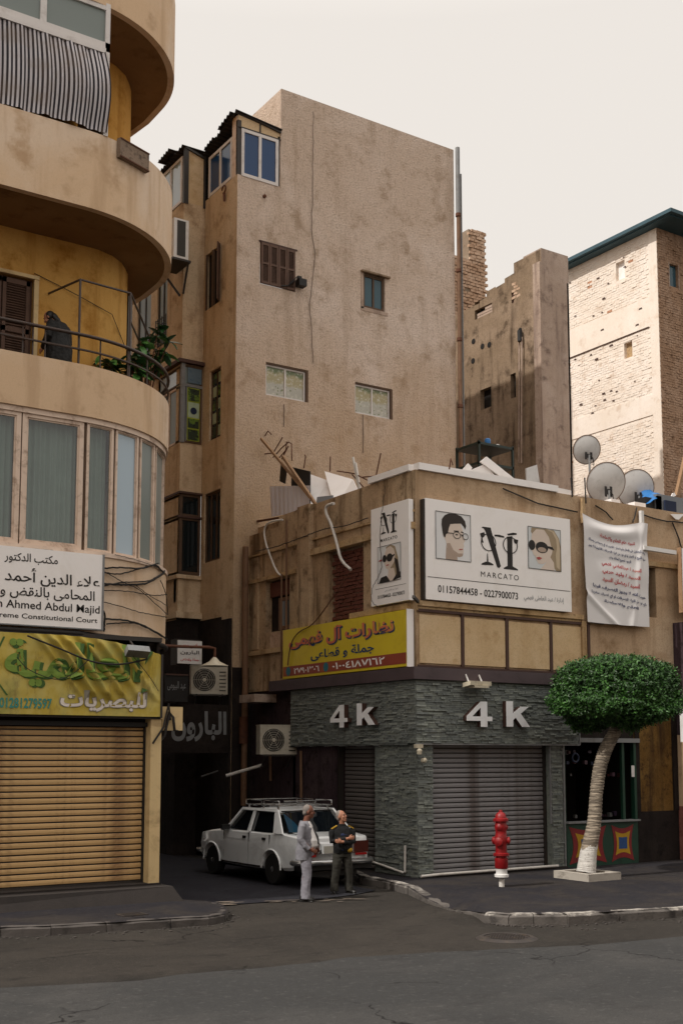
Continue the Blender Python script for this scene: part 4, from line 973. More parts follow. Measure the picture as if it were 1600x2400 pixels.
corrugated(mb, (TX-.16,27.6,20.45), (TX-.16,28.4,20.3), (15.2,28.4,20.33), (15.2,27.6,20.45), 5, .035); corrugated(mb, (TX-.14,28.7,20.2), (TX-.14,29.3,20.1), (15.2,29.3,20.13), (15.2,28.7,20.25), 4, .035)
mb.build('corrugated_roof', M['metal_dark'], tr, 60)
t2 = thing('rooftop_enclosure', 'small rooftop room with pale glass nearest the rounded balconies', 'rooftop room', (14.2, 30, 18.45))
mb = MB(); mb.add([(BX+.02,BY+.0,18.45),(TX+.0,BY+.0,18.45),(TX+.0,BY+.0,19.9),(BX+.02,BY+.0,20.05)], [(0,1,2,3)]); mb.build('wall_panel', M['panel'], t2)
mb = MB(); mb.box(BX-.02, BX+.12, BY-.03, BY+.05, 18.4, 20.06); mb.box(TX-.06,TX-.001,BY-.04,BY,18.4,20.0); mb.bar((BX,BY-.02,20.08),(TX,BY-.02,19.9),.06); mb.build('post', M['metal_dark'], t2)
pane_window(t2, fBX, 29.6, 31.9, 18.5, 19.9, 'paleglass', 'frame_white', 3, .09, 'pale_window')
mb = MB(); corrugated(mb, (BX-.1,29.36,20.10), (BX-.1,32.5,19.85), (16,32.5,19.85), (16,29.36,20.10), 18, .035); corrugated(mb, (BX-.28,29.9,20.17), (BX-.28,30.7,20.1), (15,30.7,20.1), (15,29.9,20.17), 5, .035); mb.build('corrugated_roof', M['metal_dark'], t2, 60)
# rusty downpipe on the right edge
dp = thing('downpipe', 'long rusty downpipe on the right edge of the tall rough wall', 'pipe', (22.3, 27.3, 8))
px_ = 22.30; mb = MB().tube([(px_, TY-.10, 21.6), (px_, TY-.10, 19.4)], .07, 8); mb.build('upper_pipe', M['metal_grey'], dp, 60)
mb = MB(); zs = [19.4,17.6,17.55,13.4,13.3,11.0,10.9,8.3]; mb.tube([(px_+rnd.uniform(-.012,.012), TY-.10, z) for z in zs], .062, 8); mb.build('pipe', M['pipe'], dp, 60)
for z in (19.4, 17.6, 15.4, 13.3, 11.0, 9.6): MB().lathe([(.062,-.06),(.085,-.05),(.085,.05),(.062,.06)], (px_, TY-.10, z), 10).build('collar', M['rust'], dp, 40)
mb = MB().tube([(px_+.16, TY-.05, 20.8),(px_+.17, TY-.05, 8.3)], .03, 6); mb.build('side_pipe', M['metal_grey'], dp, 60)
# air conditioner hung on the bay wall
def ac_unit(name, label, loc, rot, w_=.85, h=.6, d=.32, bracket=True):
    t = thing(name, label, 'air conditioner', loc, 'air conditioner units on the alley walls'); t.rotation_euler = (0,0,rot)
    def put(mb, nm, mt, sm=None):
        o = bpy.data.objects.new(nm, mb.mesh(nm, mt, (0,0,0), sm)); COL.objects.link(o); o.parent = t; return o
    mb = MB(); mb.box(-w_/2, w_/2, -d, 0, 0, h); mb.box(-w_/2-.01, w_/2+.01, -d-.01, .01, h, h+.025); mb.box(w_*.22, w_*.24, -d-.004, -.0, .02, h-.02); c_ = put(mb, 'casing', M['ac'])
    mb = MB(); mb.lathe([(h*.40,0),(h*.40,.006),(h*.38,.010)], (-w_*.14, -d-.001, h/2), 28, (0,-1,0)); put(mb, 'fan_recess', M['ac_dark'])
    mb = MB()
    for rr_ in (.12,.2,.28,.36): mb.tube([(-w_*.14+h*rr_*math.cos(q*.449), -d-.018, h/2+h*rr_*math.sin(q*.449)) for q in range(15)], .0045, 4)
    for q in range(6): mb.bar((-w_*.14, -d-.018, h/2), (-w_*.14+h*.39*math.cos(q*1.047), -d-.018, h/2+h*.39*math.sin(q*1.047)), .008)
    mb.lathe([(.05,0),(.05,.02),(.03,.025)], (-w_*.14, -d-.015, h/2), 12, (0,-1,0)); put(mb, 'fan_grille', M['ac'])
    mb = MB()
    for q in range(6): mb.box(w_*.27, w_*.45, -d-.008, -d, .08+q*h*.13, .11+q*h*.13)
    put(mb, 'side_louvres', M['ac_dark']).__setitem__('kind', 'stuff')
    if bracket:
        mb = MB()
        mb.bar((-w_*.35, .15, -.02), (-w_*.35, -d-.08, -.02), .035); mb.bar((w_*.35, .15, -.02), (w_*.35, -d-.08, -.02), .035); mb.bar((-w_*.45,-d-.04,-.03),(w_*.45,-d-.04,-.03),.03)
        mb.bar((-w_*.35,.12,-.35),(-w_*.35,-d,-.04),.025); mb.bar((w_*.35,.12,-.35),(w_*.35,-d,-.04),.025); put(mb, 'bracket', M['metal_dark'])
    return t
p = onX(405, 598, BX)
ta = thing('air_conditioner', 'air conditioner seen end on high on the alley wall beside the rounded balcony', 'air conditioner', (BX-.25, 29.9, 16.95), 'air conditioner units on the alley walls')
q0 = onY(407,602,28.85); q1 = onY(443,518,28.85); mb = MB(); mb.box(q0.x, q1.x, 28.85, 29.7, q0.z, q1.z); mb.build('casing', M['white'], ta); mb = MB(); mb.box(q0.x+.10, q1.x-.10, 28.835, 28.849, q0.z+.08, q1.z-.06); mb.build('grille', M['ac_dark'], ta)
mb = MB(); mb.box(q0.x-.05, q1.x+.06, 28.8, 29.75, q0.z-.07, q0.z-.01); mb.bar((BX,29.4,q0.z-.75),(q1.x,28.85,q0.z-.05),.05); mb.bar((BX,29.6,q0.z-.75),(q0.x,29.7,q0.z-.05),.05); mb.build('bracket', M['metal_dark'], ta)
# alley units, signs, lamp
ac_unit('air_conditioner', 'air conditioner hung high in the alley under the white street lamp', (14.12, 27.9, 4.28), R(-20), .95, .74, .36)
p = onX(640, 1785, 15.09)
ac_unit('air_conditioner', 'air conditioner low on the dark alley wall left of the first 4k shutter', (14.80, 25.55, 2.72), R(-14), .95, .70, .36)
# ------------------------------------------------------------------ two storey corner building
CX, CY = 15.09, 20.07
cb = thing('corner_shop_building', 'two storey sandy corner building with grey stone clad shop fronts', 'building', (CX, CY, 0))
XE = 30.0
mb = MB()
# front upper wall
wallgrid(mb, 'Y', CY, CX, XE, 4.35, 8.86, [(21.95, 22.55, 6.1, 7.35, .25)])
mb.box(CX+.001, XE, CY+.001, CY+.28, 8.80, 8.86)
mb.build('front_wall', M['low_front'], cb)
SW = (25.35, 26.55, 5.85, 7.20); BI = (22.06, 23.52, 5.6, 7.55)
mb = MB(); wallgrid(mb, 'X', CX, CY, TY, 4.35, 8.55, [SW+(.2,), BI+(.14,)]); mb.add([(CX,CY,8.55),(CX,25.9,8.55),(CX,25.9,8.82),(CX,CY,8.86)], [(0,1,2,3)])
mb.add([(CX,CY,8.86),(CX+.28,CY+.28,8.86),(CX+.28,25.9,8.8),(CX,25.9,8.82)], [(0,1,2,3)]); mb.box(CX+.26, CX+.28, CY+.28, TY, 8.2, 8.8); mb.build('side_wall', M['low'], cb)
mb = MB(); mb.box(CX+.28, XE, CY+.28, TY, 8.15, 8.2); mb.build('roof', M['concrete'], cb)
# string courses
mb = MB(); mb.box(CX-.05, CX, CY+.02, TY, 7.93, 7.98); mb.box(CX-.10, CX, CY-.0, 24.6, 7.55, 7.70); mb.box(CX-.07, CX, 25.0, TY, 7.22, 7.32)
mb.box(CX-.09, CX, 24.75, TY-.1, 5.30, 5.42); mb.box(CX-.10, CX-.001, CY+.2, 22.5, 5.83, 5.95); mb.build('string_course', M['trim'], cb)
mb = MB(); mb.box(CX-.13, CX, 24.22, 24.78, 5.45, 8.84); mb.box(CX-.10, CX, 21.1, 21.35, 7.45, 8.5); mb.box(CX-.05,CX,26.9,27.2,5.45,7.9); mb.build('pilaster', M['low'], cb)
mb = MB(); mb.box(CX, 19.95, CY-.10, CY, 5.88, 5.99); mb.box(CX, 19.95, CY-.05, CY, 5.78, 5.88); mb.box(20.1, XE, CY-.06, CY, 7.38, 7.50); mb.box(19.9, 20.05, CY-.08, CY, 4.6, 5.85); mb.build('cornice', M['trim'], cb)
# white cap boards on the parapet
mb = MB(); mb.obox((17.2, CY+.1, 8.94), (2.05,0,-.0), (0,.16,0), (0,0,.075)); mb.obox((CX+.08, 21.0, 8.93), (.15,0,0), (0,.78,-.0), (0,0,.07)); mb.build('parapet_cap', M['white_board'], cb)
# buff panels with brown strips
px4 = [975+8, 1083, 1187, 1290, 1378]
xs = [CX+.02]+[onY(p, 1520, CY-.03).x for p in px4[1:]]
for i in range(4): MB().box(xs[i]+.05, xs[i+1]-.05, CY-.035, CY, 4.66, 5.70).build('panel', M['panel'], cb)
mb = None
for x in xs[1:]: MB().box(x-.04, x+.04, CY-.055, CY, 4.62, 5.76).build('strip', M['brown_trim'], cb)
MB().box(CX+.02, xs[-1]+.04, CY-.06, CY, 5.76, 5.82).build('top_strip', M['brown_trim'], cb); MB().box(CX+.02, xs[-1]+.04, CY-.045, CY, 4.58, 4.62).build('bottom_strip', M['brown_trim'], cb)
# brown purple fascia
mb = MB(); X1 = 19.4
mb.add([(14.88, 26.0, 4.30),(14.88,CY-.20,4.30),(14.88,26.0,4.56),(14.88,CY-.20,4.56),(X1,CY-.20,4.30),(X1,CY-.20,4.56),(CX,26.0,4.30),(CX,26.0,4.56),(CX,CY,4.30),(X1,CY,4.30),(CX,CY,4.56),(X1,CY,4.56)],
    [(0,1,3,2),(1,4,5,3),(0,6,8,1),(1,8,9,4),(2,3,10,7),(3,5,11,10),(0,2,7,6),(4,9,11,5)]); mb.build('fascia', M['purple'], cb)
# infill bricks of the walled up window
br = MB().box(CX+.13, CX+.16, BI[0], BI[1], BI[2], BI[3]).build('brick_infill', M['mortar'], cb)
def brick_meshes(l, h, d, mat, n=5, seed=1, name='brick'):
    out = []; r_ = random.Random(seed)
    for k in range(n):
        m_ = MB(); j = lambda: r_.uniform(-.012, .012)
        vs = [(-l/2+j(), 0, -h/2+j()*.6),(l/2+j(), 0, -h/2+j()*.6),(l/2+j(), 0, h/2+j()*.6),(-l/2+j(), 0, h/2+j()*.6)]
        m_.add(vs+[(x, d, z) for x, y, z in vs], [(0,1,2,3),(0,4,5,1),(1,5,6,2),(2,6,7,3),(3,7,4,0)]); out.append(m_.mesh(name, mat))
    return out
org = parent_world(cb); bms = brick_meshes(.205, .078, .06, M['brick_red'], 6, 3)
row = 0; z = BI[2]+.05
while z < BI[3]-.03:
    y = BI[0]+.11+(.11 if row % 2 else 0)
    while y < BI[1]-.09:
        o = shared('brick', bms[rnd.randrange(6)], br, Vector((CX+.085+rnd.uniform(-.02,.02), y, z))-org); o.rotation_euler = (rnd.uniform(-.03,.03), rnd.uniform(-.05,.05), R(-90)+rnd.uniform(-.06,.06)); y += .222
    z += .094; row += 1
# small window with brick infill above
wr = MB().box(CX+.18, CX+.2, SW[0], SW[1], SW[2], SW[3]).build('window_recess', M['black_wall'], cb)
pane_window(cb, lambda u, z, d: (CX+.12+d, u, z), 25.42, 26.1, SW[2]+.05, 6.72, 'darkglass', 'pipe', 1, .09, 'wooden_window')
MB().box(CX+.1, CX+.17, 25.4, 26.5, 6.78, 7.15).build('brick_lintel', M['brick_red'], wr); MB().box(CX-.01, CX+.1, 25.3, 26.3, 5.44, 5.82).build('patched_sill', M['brick_tan'], cb)
# dark alley wall below the side
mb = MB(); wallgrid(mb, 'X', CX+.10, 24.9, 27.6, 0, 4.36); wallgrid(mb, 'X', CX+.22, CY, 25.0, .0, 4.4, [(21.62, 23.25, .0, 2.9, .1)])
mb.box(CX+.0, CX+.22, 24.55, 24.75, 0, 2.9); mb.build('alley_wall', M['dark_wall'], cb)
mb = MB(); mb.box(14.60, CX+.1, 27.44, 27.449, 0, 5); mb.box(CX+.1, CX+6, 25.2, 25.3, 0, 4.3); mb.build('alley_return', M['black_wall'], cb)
# grey stone cladding: substrate and strips
SZ0, SZ1 = 2.95, 4.30; PF = .10   # panel proud of the walls
mb = MB(); mb.box(CX-PF, 19.70, CY-PF, CY+.2, SZ0, SZ1); mb.box(CX-PF, CX+.25, CY+.2, 25.1, SZ0, SZ1); mb.box(CX-PF, CX+.25, CY+.2, 25.1, SZ0-.03, SZ0); 
mb.build('sign_fascia', M['cladding'], cb)
mb = MB(); mb.box(19.70, 19.73, CY-PF-.02, CY+.2, SZ0-.02, SZ1+.02); mb.box(CX-PF-.01, 19.7, CY-PF-.015, CY-PF+.02, SZ0-.03, SZ0); mb.build('edge_trim', M['metal_grey'], cb)
mb = MB(); mb.box(CX, 15.50, CY, CY+.3, .1, SZ0); mb.box(CX, CX+.22, CY+.3, 21.62, .1, SZ0); mb.box(18.86, 19.28, CY-.02, CY+.3, .1, SZ0); mb.build('clad_pillar', M['cladding_b'], cb)
mb = MB(); mb.box(19.24, 19.285, CY-.05, CY-.0, .12, SZ0); mb.box(18.84, 18.87, CY-.04, CY, 1.15, SZ0); mb.build('pillar_trim', M['metal_grey'], cb)
# stone strips: the largest 300 as pieces, the rest joined
def strips(plane, c, u0, u1, z0, z1, out, sgn=-1):
    z = z0+.008
    while z < z1-.02:
        h = rnd.choice((.032,.04,.05)); h = min(h, z1-z-.004); u = u0+.004
        while u < u1-.03:
            L = min(rnd.uniform(.10,.34), u1-u-.004); pr = rnd.choice((.006,.014,.024,.036))*rnd.uniform(.7,1.2)
            out.append((plane, c, u, u+L-.006, z, z+h-.005, pr)); u += L
        z += h
st = []
strips('Y', CY-PF, CX-PF, 19.69, SZ0, SZ1-.0, st); strips('X', CX-PF, CY-PF, 25.08, SZ0, SZ1, st)
strips('Y', CY, CX, 15.50, .16, SZ0-.03, st); strips('X', CX, CY, 21.6, .16, SZ0-.03, st); strips('Y', CY-.02, 18.88, 19.23, .16, SZ0-.03, st)
st.sort(key=lambda s_: -(s_[3]-s_[2])*(s_[5]-s_[4])*(2 if s_[0] == 'Y' else 1))
def strip_box(mb, s_):
    pl, c, a, b_, e, f, pr = s_; tl = rnd.uniform(-.006,.006)
    P = (lambda u, z, d: (u, c-d, z)) if pl == 'Y' else (lambda u, z, d: (c-d, u, z))
    mb.add([P(a,e,pr),P(b_,e,pr+tl),P(b_,f,pr*.8+tl),P(a,f,pr*.8),P(a,e,-.01),P(b_,e,-.01),P(b_,f,-.01),P(a,f,-.01)], [(0,1,2,3),(0,4,5,1),(1,5,6,2),(2,6,7,3),(3,7,4,0)])
sf = cb.children[-1]
clad_root = [c_ for c_ in cb.children if c_.name.startswith('sign_fascia')][0]
mc = [M['cladding'], M['cladding_b'], plaster('pale_stone_cladding','858a85','6a6f6b','92978f',1.4,.2,14,.8,.02,rough=.7)]
for s_ in st[:300]: m_ = MB(); strip_box(m_, s_); m_.build('stone_strip', mc[rnd.choice((0,0,1,1,2))], clad_root)
rest = MB()
for i, s_ in enumerate(st[300:]): rest.mi = rnd.choice((0,0,1,1,2)); strip_box(rest, s_)
rest.build('stone_strips', mc, clad_root, kind='stuff')
# recessed ceiling spots under the fascia
for px in (700,735,770,805,845,885): y = onX(px, 1752, CX).y; MB().box(CX-.06, CX+.06, y-.10, y+.10, SZ0-.05, SZ0-.03).build('downlight', M['metal_grey'], cb)
for px in (1040,1100,1150,1200,1250): x = onY(px, 1747, CY).x; MB().box(x-.13, x+.13, CY-.08, CY+.04, SZ0-.02, SZ0-.001).build('downlight', M['metal_grey'], cb)
# roller shutters
sh1 = MB().box(15.50, 18.86, CY+.22, CY+.26, .14, 2.95).build('roller_shutter', M['metal_dark'], cb)
ns = 26; pt = 2.78/ns; sm1 = slat_mesh(3.30, pt, M['slat_grey'], 'slat', .022)
for i in range(ns): shared('slat', sm1, sh1, Vector((15.53, CY+.215+.003*rnd.random(), .17+i*pt))-org, (R(rnd.uniform(-1.2,1.2)),0,0))
MB().box(15.50, 15.55, CY+.12, CY+.22, .14, 2.94).build('guide_rail', M['metal_dark'], sh1); MB().box(18.81, 18.86, CY+.12, CY+.22, .14, 2.94).build('guide_rail', M['metal_dark'], sh1)
sh2 = MB().box(CX+.30, CX+.34, 21.62, 23.25, .1, 2.95).build('roller_shutter', M['metal_dark'], cb)
ns = 28; pt = 2.78/ns; sm2 = slat_mesh(1.60, pt, M['slat_dark'], 'slat', .022)
for i in range(ns): shared('slat', sm2, sh2, Vector((CX+.295+.003*rnd.random(), 23.23, .15+i*pt))-org, (0,0,R(-90)))
mb = MB(); mb.box(CX+.1, CX+.22, 21.60, 21.66, .1, 2.93); mb.box(CX+.1, CX+.22, 23.22, 23.28, .1, 2.93); mb.build('guide_rail', M['metal_dark'], sh2)
mb = MB(); mb.box(CX+.02, CX+.21, 23.3, 25.0, .0, 2.94); mb.build('side_panel', M['dark_wall'], cb)
MB().box(15.45, 19.28, CY-.10, CY+.3, .13, .19).build('threshold', M['concrete_step'], cb)
solo(MB().tube([(15.05, CY-.16, .20), (15.6, CY-.16, .215), (18.9, CY-.17, .225)], .030, 8), 'white_pipe', M['pipe_white'], 'long white pipe lying along the foot of the large grey shutter', 'pipe', smooth=60)
a = onX(868, 2018, CX-.06); b_ = onX(947, 2046, CX-.06); c_ = onX(949, 1985, CX-.06)
solo(MB().tube([(CX-.06,22.9,.2), a, b_, (CX-.06,b_.y-.02,b_.z+.02), c_, (CX-.06,c_.y,c_.z+.03)], .026, 8), 'white_pipe', M['pipe_white'], 'bent white pipe rising at the foot of the stone clad corner', 'pipe', smooth=60)
# 4k letters: solid white faces with brown sides
def glyph4(s): return [[(0,.26),(.0,.40),(.50,1.0),(.74,1.0),(.74,.41),(.92,.41),(.92,.235),(.74,.235),(.74,0),(.50,0),(.50,.235)]], [(.20,.41),(.50,.41),(.50,.76)]
def four_polys():
    # the 4 as convex-ish strips round its counter
    return [[(0,.235),(.92,.235),(.92,.41),(0,.41)], [(.50,0),(.74,0),(.74,.235),(.50,.235)], [(.50,.41),(.74,.41),(.74,1.0),(.50,1.0)], [(0,.41),(.20,.41),(.50,.76),(.50,1.0)]]
k_poly = [(0,0),(.26,0),(.26,.26),(.36,.36),(.60,0),(.92,0),(.56,.52),(.88,.80),(.56,.80),(.26,.54),(.26,1.0),(0,1.0)]
def big_letter(name, polys, fn, wid, hgt, label, loc, depth=.14):
    t = thing(name, label, 'sign letter', loc, 'white block letters on the grey stone fascia')
    mb = MB()
    for p in polys: mb.prism([(u*wid, v*hgt) for u, v in p], fn, .02, depth)
    mb.build('letter_side', M['brown_trim'], t)
    mb = MB(); 
    for p in polys: mb.prism([(u*wid, v*hgt) for u, v in p], fn, depth, depth+.006)
    mb.build('letter_face', M['letter_white'], t)
fy = CY-PF-.01
def LF(x0, z0): return lambda u, v, d: (x0+u, fy-d, z0+v)
def LS(y0, z0): return lambda u, v, d: (CX-PF-.01-d, y0-u, z0+v)
a = onY(1093, 1703, fy-.14); b_ = onY(1152, 1645, fy-.14); big_letter('block_letter', four_polys(), LF(a.x, a.z), (b_.x-a.x)/.92, b_.z-a.z, 'large white 4 on the front grey stone fascia', a)
a = onY(1186, 1703, fy-.14); b_ = onY(1240, 1645, fy-.14); big_letter('block_letter', [k_poly], LF(a.x, a.z), (b_.x-a.x)/.92, b_.z-a.z, 'large white k on the front grey stone fascia', a)
sxp = CX-PF-.15
a = onX(774, 1706, sxp); b_ = onX(814, 1648, sxp); big_letter('block_letter', four_polys(), LS(a.y, a.z), (a.y-b_.y)/.92, b_.z-a.z-.03, 'white 4 on the side fascia facing the alley', a)
a = onX(836, 1700, sxp); b_ = onX(878, 1643, sxp); big_letter('block_letter', [k_poly], LS(a.y, a.z), (a.y-b_.y)/.92, b_.z-a.z-.03, 'white k on the side fascia facing the alley', a)

# ------------------------------------------------------------------ signs on the corner building
fF = lambda Y: (lambda u, v, d: (u, Y-d, v)); fA = lambda X: (lambda u, v, d: (X-d, -u, v))   # alley side signs use u = -y
M['sticker_grey'] = paint('grey_print', '8b8d90', .6, .05); M['skin_print'] = paint('skin_print', 'd6c6b9', .6, .05); M['skin_shade'] = paint('skin_shade_print', 'ab9788', .6, .05); M['hair_dark'] = paint('dark_hair_print', '2c231e', .6, .2); M['hair_blonde'] = paint('blonde_hair_print', '9c8a70', .6, .1); M['hair_light'] = paint('light_hair_print', 'c2b095', .6, .1); M['lip'] = paint('lip_print', 'a84a48', .6, .05); M['photo_bg'] = paint('photo_background_print', 'dcdcdd', .6, .03); M['photo_blue'] = paint('cool_photo_print', 'cdd1d3', .6, .04)
def ell(cx, cy, rx, ry, n=20, a0=0, a1=360): return [(cx+rx*math.cos(R(a0+(a1-a0)*i/n)), cy+ry*math.sin(R(a0+(a1-a0)*i/n))) for i in range(n)]
def flat_layers(parent, fn, layers, u0, v0, w_, h, d0=.004):
    for k, (nm, mt, poly) in enumerate(layers):
        mb = MB(); polys = poly if isinstance(poly[0], list) else [poly]
        for q, p in enumerate(polys): mb.flat([(u0+x*w_, v0+y*h) for x, y in p], lambda u, v, d: fn(u, v, d), d0+.0012*k+.0002*q)
        mb.build(nm, M[mt], parent, fix=False)
def ringstrip(cx, cy, rx, ry, t, n=24):
    o = []
    for i in range(n):
        a, b_ = 6.2832*i/n, 6.2832*(i+1)/n
        o.append([(cx+rx*math.cos(a), cy+ry*math.sin(a)),(cx+rx*math.cos(b_), cy+ry*math.sin(b_)),(cx+(rx-t)*math.cos(b_), cy+(ry-t)*math.sin(b_)),(cx+(rx-t)*math.cos(a), cy+(ry-t)*math.sin(a))])
    return o
def frame_lines(w=.012, h=.012): return [[(0,0),(1,0),(1,h),(0,h)],[(0,1-h),(1,1-h),(1,1),(0,1)],[(0,h),(w,h),(w,1-h),(0,1-h)],[(1-w,h),(1,h),(1,1-h),(1-w,1-h)]]
man = [('picture','photo_bg',[(0,0),(1,0),(1,1),(0,1)]),
 ('neck','skin_shade',[(.28,0),(.62,0),(.60,.22),(.40,.34),(.30,.30)]),
 ('face','skin_print',[(.24,.62),(.20,.52),(.25,.45),(.29,.40),(.32,.26),(.48,.13),(.66,.09),(.76,.12),(.79,.20),(.78,.27),(.81,.33),(.79,.38),(.84,.44),(.79,.55),(.77,.66),(.70,.80),(.40,.86),(.26,.78)]),
 ('jaw_shade','skin_shade',[(.30,.34),(.34,.24),(.48,.12),(.66,.08),(.76,.11),(.78,.17),(.64,.16),(.50,.22),(.40,.36)]),
 ('hair','hair_dark',[(.20,.55),(.17,.72),(.18,.84),(.26,.93),(.38,.98),(.58,.99),(.74,.95),(.84,.86),(.87,.76),(.84,.68),(.80,.74),(.72,.80),(.55,.78),(.42,.76),(.37,.66),(.35,.56),(.30,.54),(.27,.46),(.23,.48)]),
 ('brows','hair_dark',[[(.52,.61),(.66,.62),(.66,.64),(.52,.635)],[(.72,.61),(.80,.60),(.80,.62),(.72,.635)]]),
 ('eyes','hair_dark',[[(.56,.54),(.63,.54),(.63,.565),(.56,.565)],[(.74,.53),(.79,.53),(.79,.555),(.74,.555)]]),
 ('glasses','ink',ringstrip(.60,.54,.11,.075,.014)+ringstrip(.84,.53,.085,.07,.014)+[[(.28,.56),(.49,.56),(.49,.575),(.28,.575)],[(.70,.55),(.76,.55),(.76,.565),(.70,.565)]]),
 ('mouth','lip',[(.66,.235),(.77,.25),(.77,.265),(.66,.255)]),
 ('picture_frame','ink',frame_lines())]
woman = [('picture','photo_blue',[(0,0),(1,0),(1,1),(0,1)]),
 ('hair_back','hair_blonde',[(.86,.0),(1,.0),(1,.60),(.95,.80),(.80,.98),(.12,.98),(.10,.88),(.30,.5),(.7,.2),(.78,.08)]),
 ('shoulder','skin_print',[(.36,0),(.80,0),(.78,.20),(.66,.34),(.56,.2)]),
 ('face','skin_print',[(.10,.62),(.08,.48),(.14,.40),(.17,.33),(.22,.30),(.24,.22),(.32,.13),(.46,.14),(.62,.24),(.72,.40),(.78,.58),(.70,.82),(.50,.96),(.26,.95),(.12,.82)]),
 ('hair_front','hair_light',[(.24,.985),(.50,.985),(.74,.93),(.86,.76),(.88,.56),(.84,.38),(.86,.10),(.96,.04),(.98,.5),(.93,.78),(.80,.95),(.6,.99)]),
 ('hair_side','hair_blonde',[(.48,.975),(.64,.80),(.70,.60),(.76,.52),(.84,.62),(.80,.82),(.66,.94)]),
 ('lens','ink',[ell(.12,.56,.10,.12),ell(.42,.53,.19,.135)]),
 ('temple','ink',[(.22,.60),(.30,.60),(.74,.57),(.80,.50),(.76,.50),(.60,.53)]),
 ('lens_shade','skin_shade',ell(.42,.475,.13,.06)),
 ('lips','lip',[(.25,.275),(.33,.30),(.42,.275),(.34,.23),(.28,.235)]),
 ('picture_frame','ink',frame_lines())]
woman2 = [('picture','photo_bg',[(0,0),(1,0),(1,1),(0,1)]),
 ('hair_back','hair_blonde',[(.35,.95),(.55,1.0),(.75,.92),(.88,.6),(.92,.25),(.75,.05),(.60,.1),(.5,.6)]),
 ('neck','skin_print',[(.42,.0),(.80,.0),(.70,.35),(.46,.35)]),
 ('face','skin_print',[(.32,.80),(.28,.62),(.30,.50),(.36,.38),(.46,.33),(.60,.40),(.72,.52),(.76,.70),(.70,.86),(.55,.96),(.40,.92)]),
 ('jacket','ink',[[(.05,.0),(.55,.0),(.38,.18),(.14,.15)],[(.62,.0),(1,.06),(.97,.22),(.80,.16)]]),
 ('hair_dark_side','hair_dark',[(.72,.62),(.86,.55),(.93,.30),(.96,.14),(.82,.12),(.80,.3),(.74,.5)]),
 ('lens','ink',[ell(.30,.65,.09,.10),ell(.52,.65,.13,.11)]),
 ('temple','ink',[(.60,.69),(.74,.72),(.74,.68),(.62,.63)]),
 ('lips','lip',[(.38,.435),(.50,.45),(.50,.465),(.44,.475),(.38,.46)]),
 ('finger','lip',[(.04,.60),(.20,.60),(.20,.65),(.10,.64)]),
 ('picture_frame','ink',frame_lines())]
def logo(parent, fn, u0, v0, w_, h):
    """spectacles crossed with a two stroke letter, as on the hoarding"""
    P = lambda pts: [(u0+x*w_, v0+y*h) for x, y in pts]
    mb = MB()
    polys = [[(.06,1.0),(.28,1.0),(.54,.06),(.49,.0),(.44,.03),(.14,.9)], [(.04,.97),(.10,1.0),(.22,.96),(.22,.93)],
      [(.72,.06),(.72,.78),(.86,.78),(.86,.06)], [(.62,.0),(1.0,.0),(1.0,.03),(.86,.09),(.72,.09),(.62,.03)], [(.74,.86),(.98,.91),(.98,.95),(.88,.95),(.72,.90)], [(.72,.83),(.86,.86),(.86,.78),(.72,.78)],
      [(.02,.04),(.34,.06),(.34,.09),(.24,.13),(.14,.13),(.04,.08)], [(.17,.13),(.21,.13),(.20,.34),(.18,.34)],
      [(.0,.82),(.11,.87),(.13,.80),(.10,.74),(.03,.72)], [(.90,.80),(1.02,.78),(1.0,.68),(.93,.68),(.90,.73)], [(.38,.80),(.64,.79),(.64,.83),(.50,.85),(.38,.84)],
      [(.02,.70),(.06,.70),(.09,.60),(.05,.60)]]
    for q, p in enumerate(polys): mb.flat(P(p), fn, .004+.0003*q)
    for q, p in enumerate(ringstrip(.22,.62,.20,.22,.022)+ringstrip(.80,.62,.20,.22,.022)): mb.flat(P(p), fn, .0085+.0001*q)
    mb.build('logo', M['ink'], parent, fix=False)
MY = CY-.16
ms = thing('eyewear_hoarding', 'large white eyewear hoarding facing the street with two portraits and a logo', 'sign', (17.4, MY, 7.1))
MB().box(15.24, 19.50, MY, MY+.12, 6.02, 8.22).build('board', M['white_board'], ms)
MB().box(15.20, 15.235, MY+.02, MY+.14, 6.0, 8.2).build('side_edge', M['metal_dark'], ms)
f = fF(MY)
flat_layers(ms, f, man, 15.50, 6.92, .98, 1.05); flat_layers(ms, f, woman, 18.16, 6.94, 1.02, .98)
logo(ms, f, 16.75, 6.86, 1.10, .90)
put_text('lettering', 'MARCATO', f, M['ink'], ms, 16.76, 17.87, 6.63, 6.75, .0, spacing=1.35)
mb = MB(); mb.flat([(15.28,6.50),(19.46,6.50),(19.46,6.513),(15.28,6.513)], f, .005); mb.build('rule_line', M['ink'], ms, fix=False)
put_text('lettering', '01157844458 - 0227900073', f, M['ink'], ms, 15.56, 17.84, 6.19, 6.35, .012)
put_text('lettering', 'إدارة / عبد العاطى فهمي', f, M['sticker_grey'], ms, 18.02, 19.25, 6.17, 6.33, .008, ar=True)
AX = CX-.16
m2 = thing('eyewear_hoarding', 'narrow white eyewear hoarding on the alley side with one portrait under its logo', 'sign', (AX, 20.8, 7.1))
MB().box(AX, AX+.12, 20.10, 21.52, 6.0, 8.2).build('board', M['white_board'], m2)
f = fA(AX)
logo(m2, f, -21.15, 7.55, .62, .50); put_text('lettering', 'MARCATO', f, M['ink'], m2, -21.15, -20.52, 7.40, 7.47, .02, spacing=1.3)
flat_layers(m2, f, woman2, -21.25, 6.48, .87, .82)
mb = MB(); mb.flat([(-21.35,6.36),(-20.2,6.36),(-20.2,6.368),(-21.35,6.368)], f, .005); mb.build('rule_line', M['ink'], m2, fix=False)
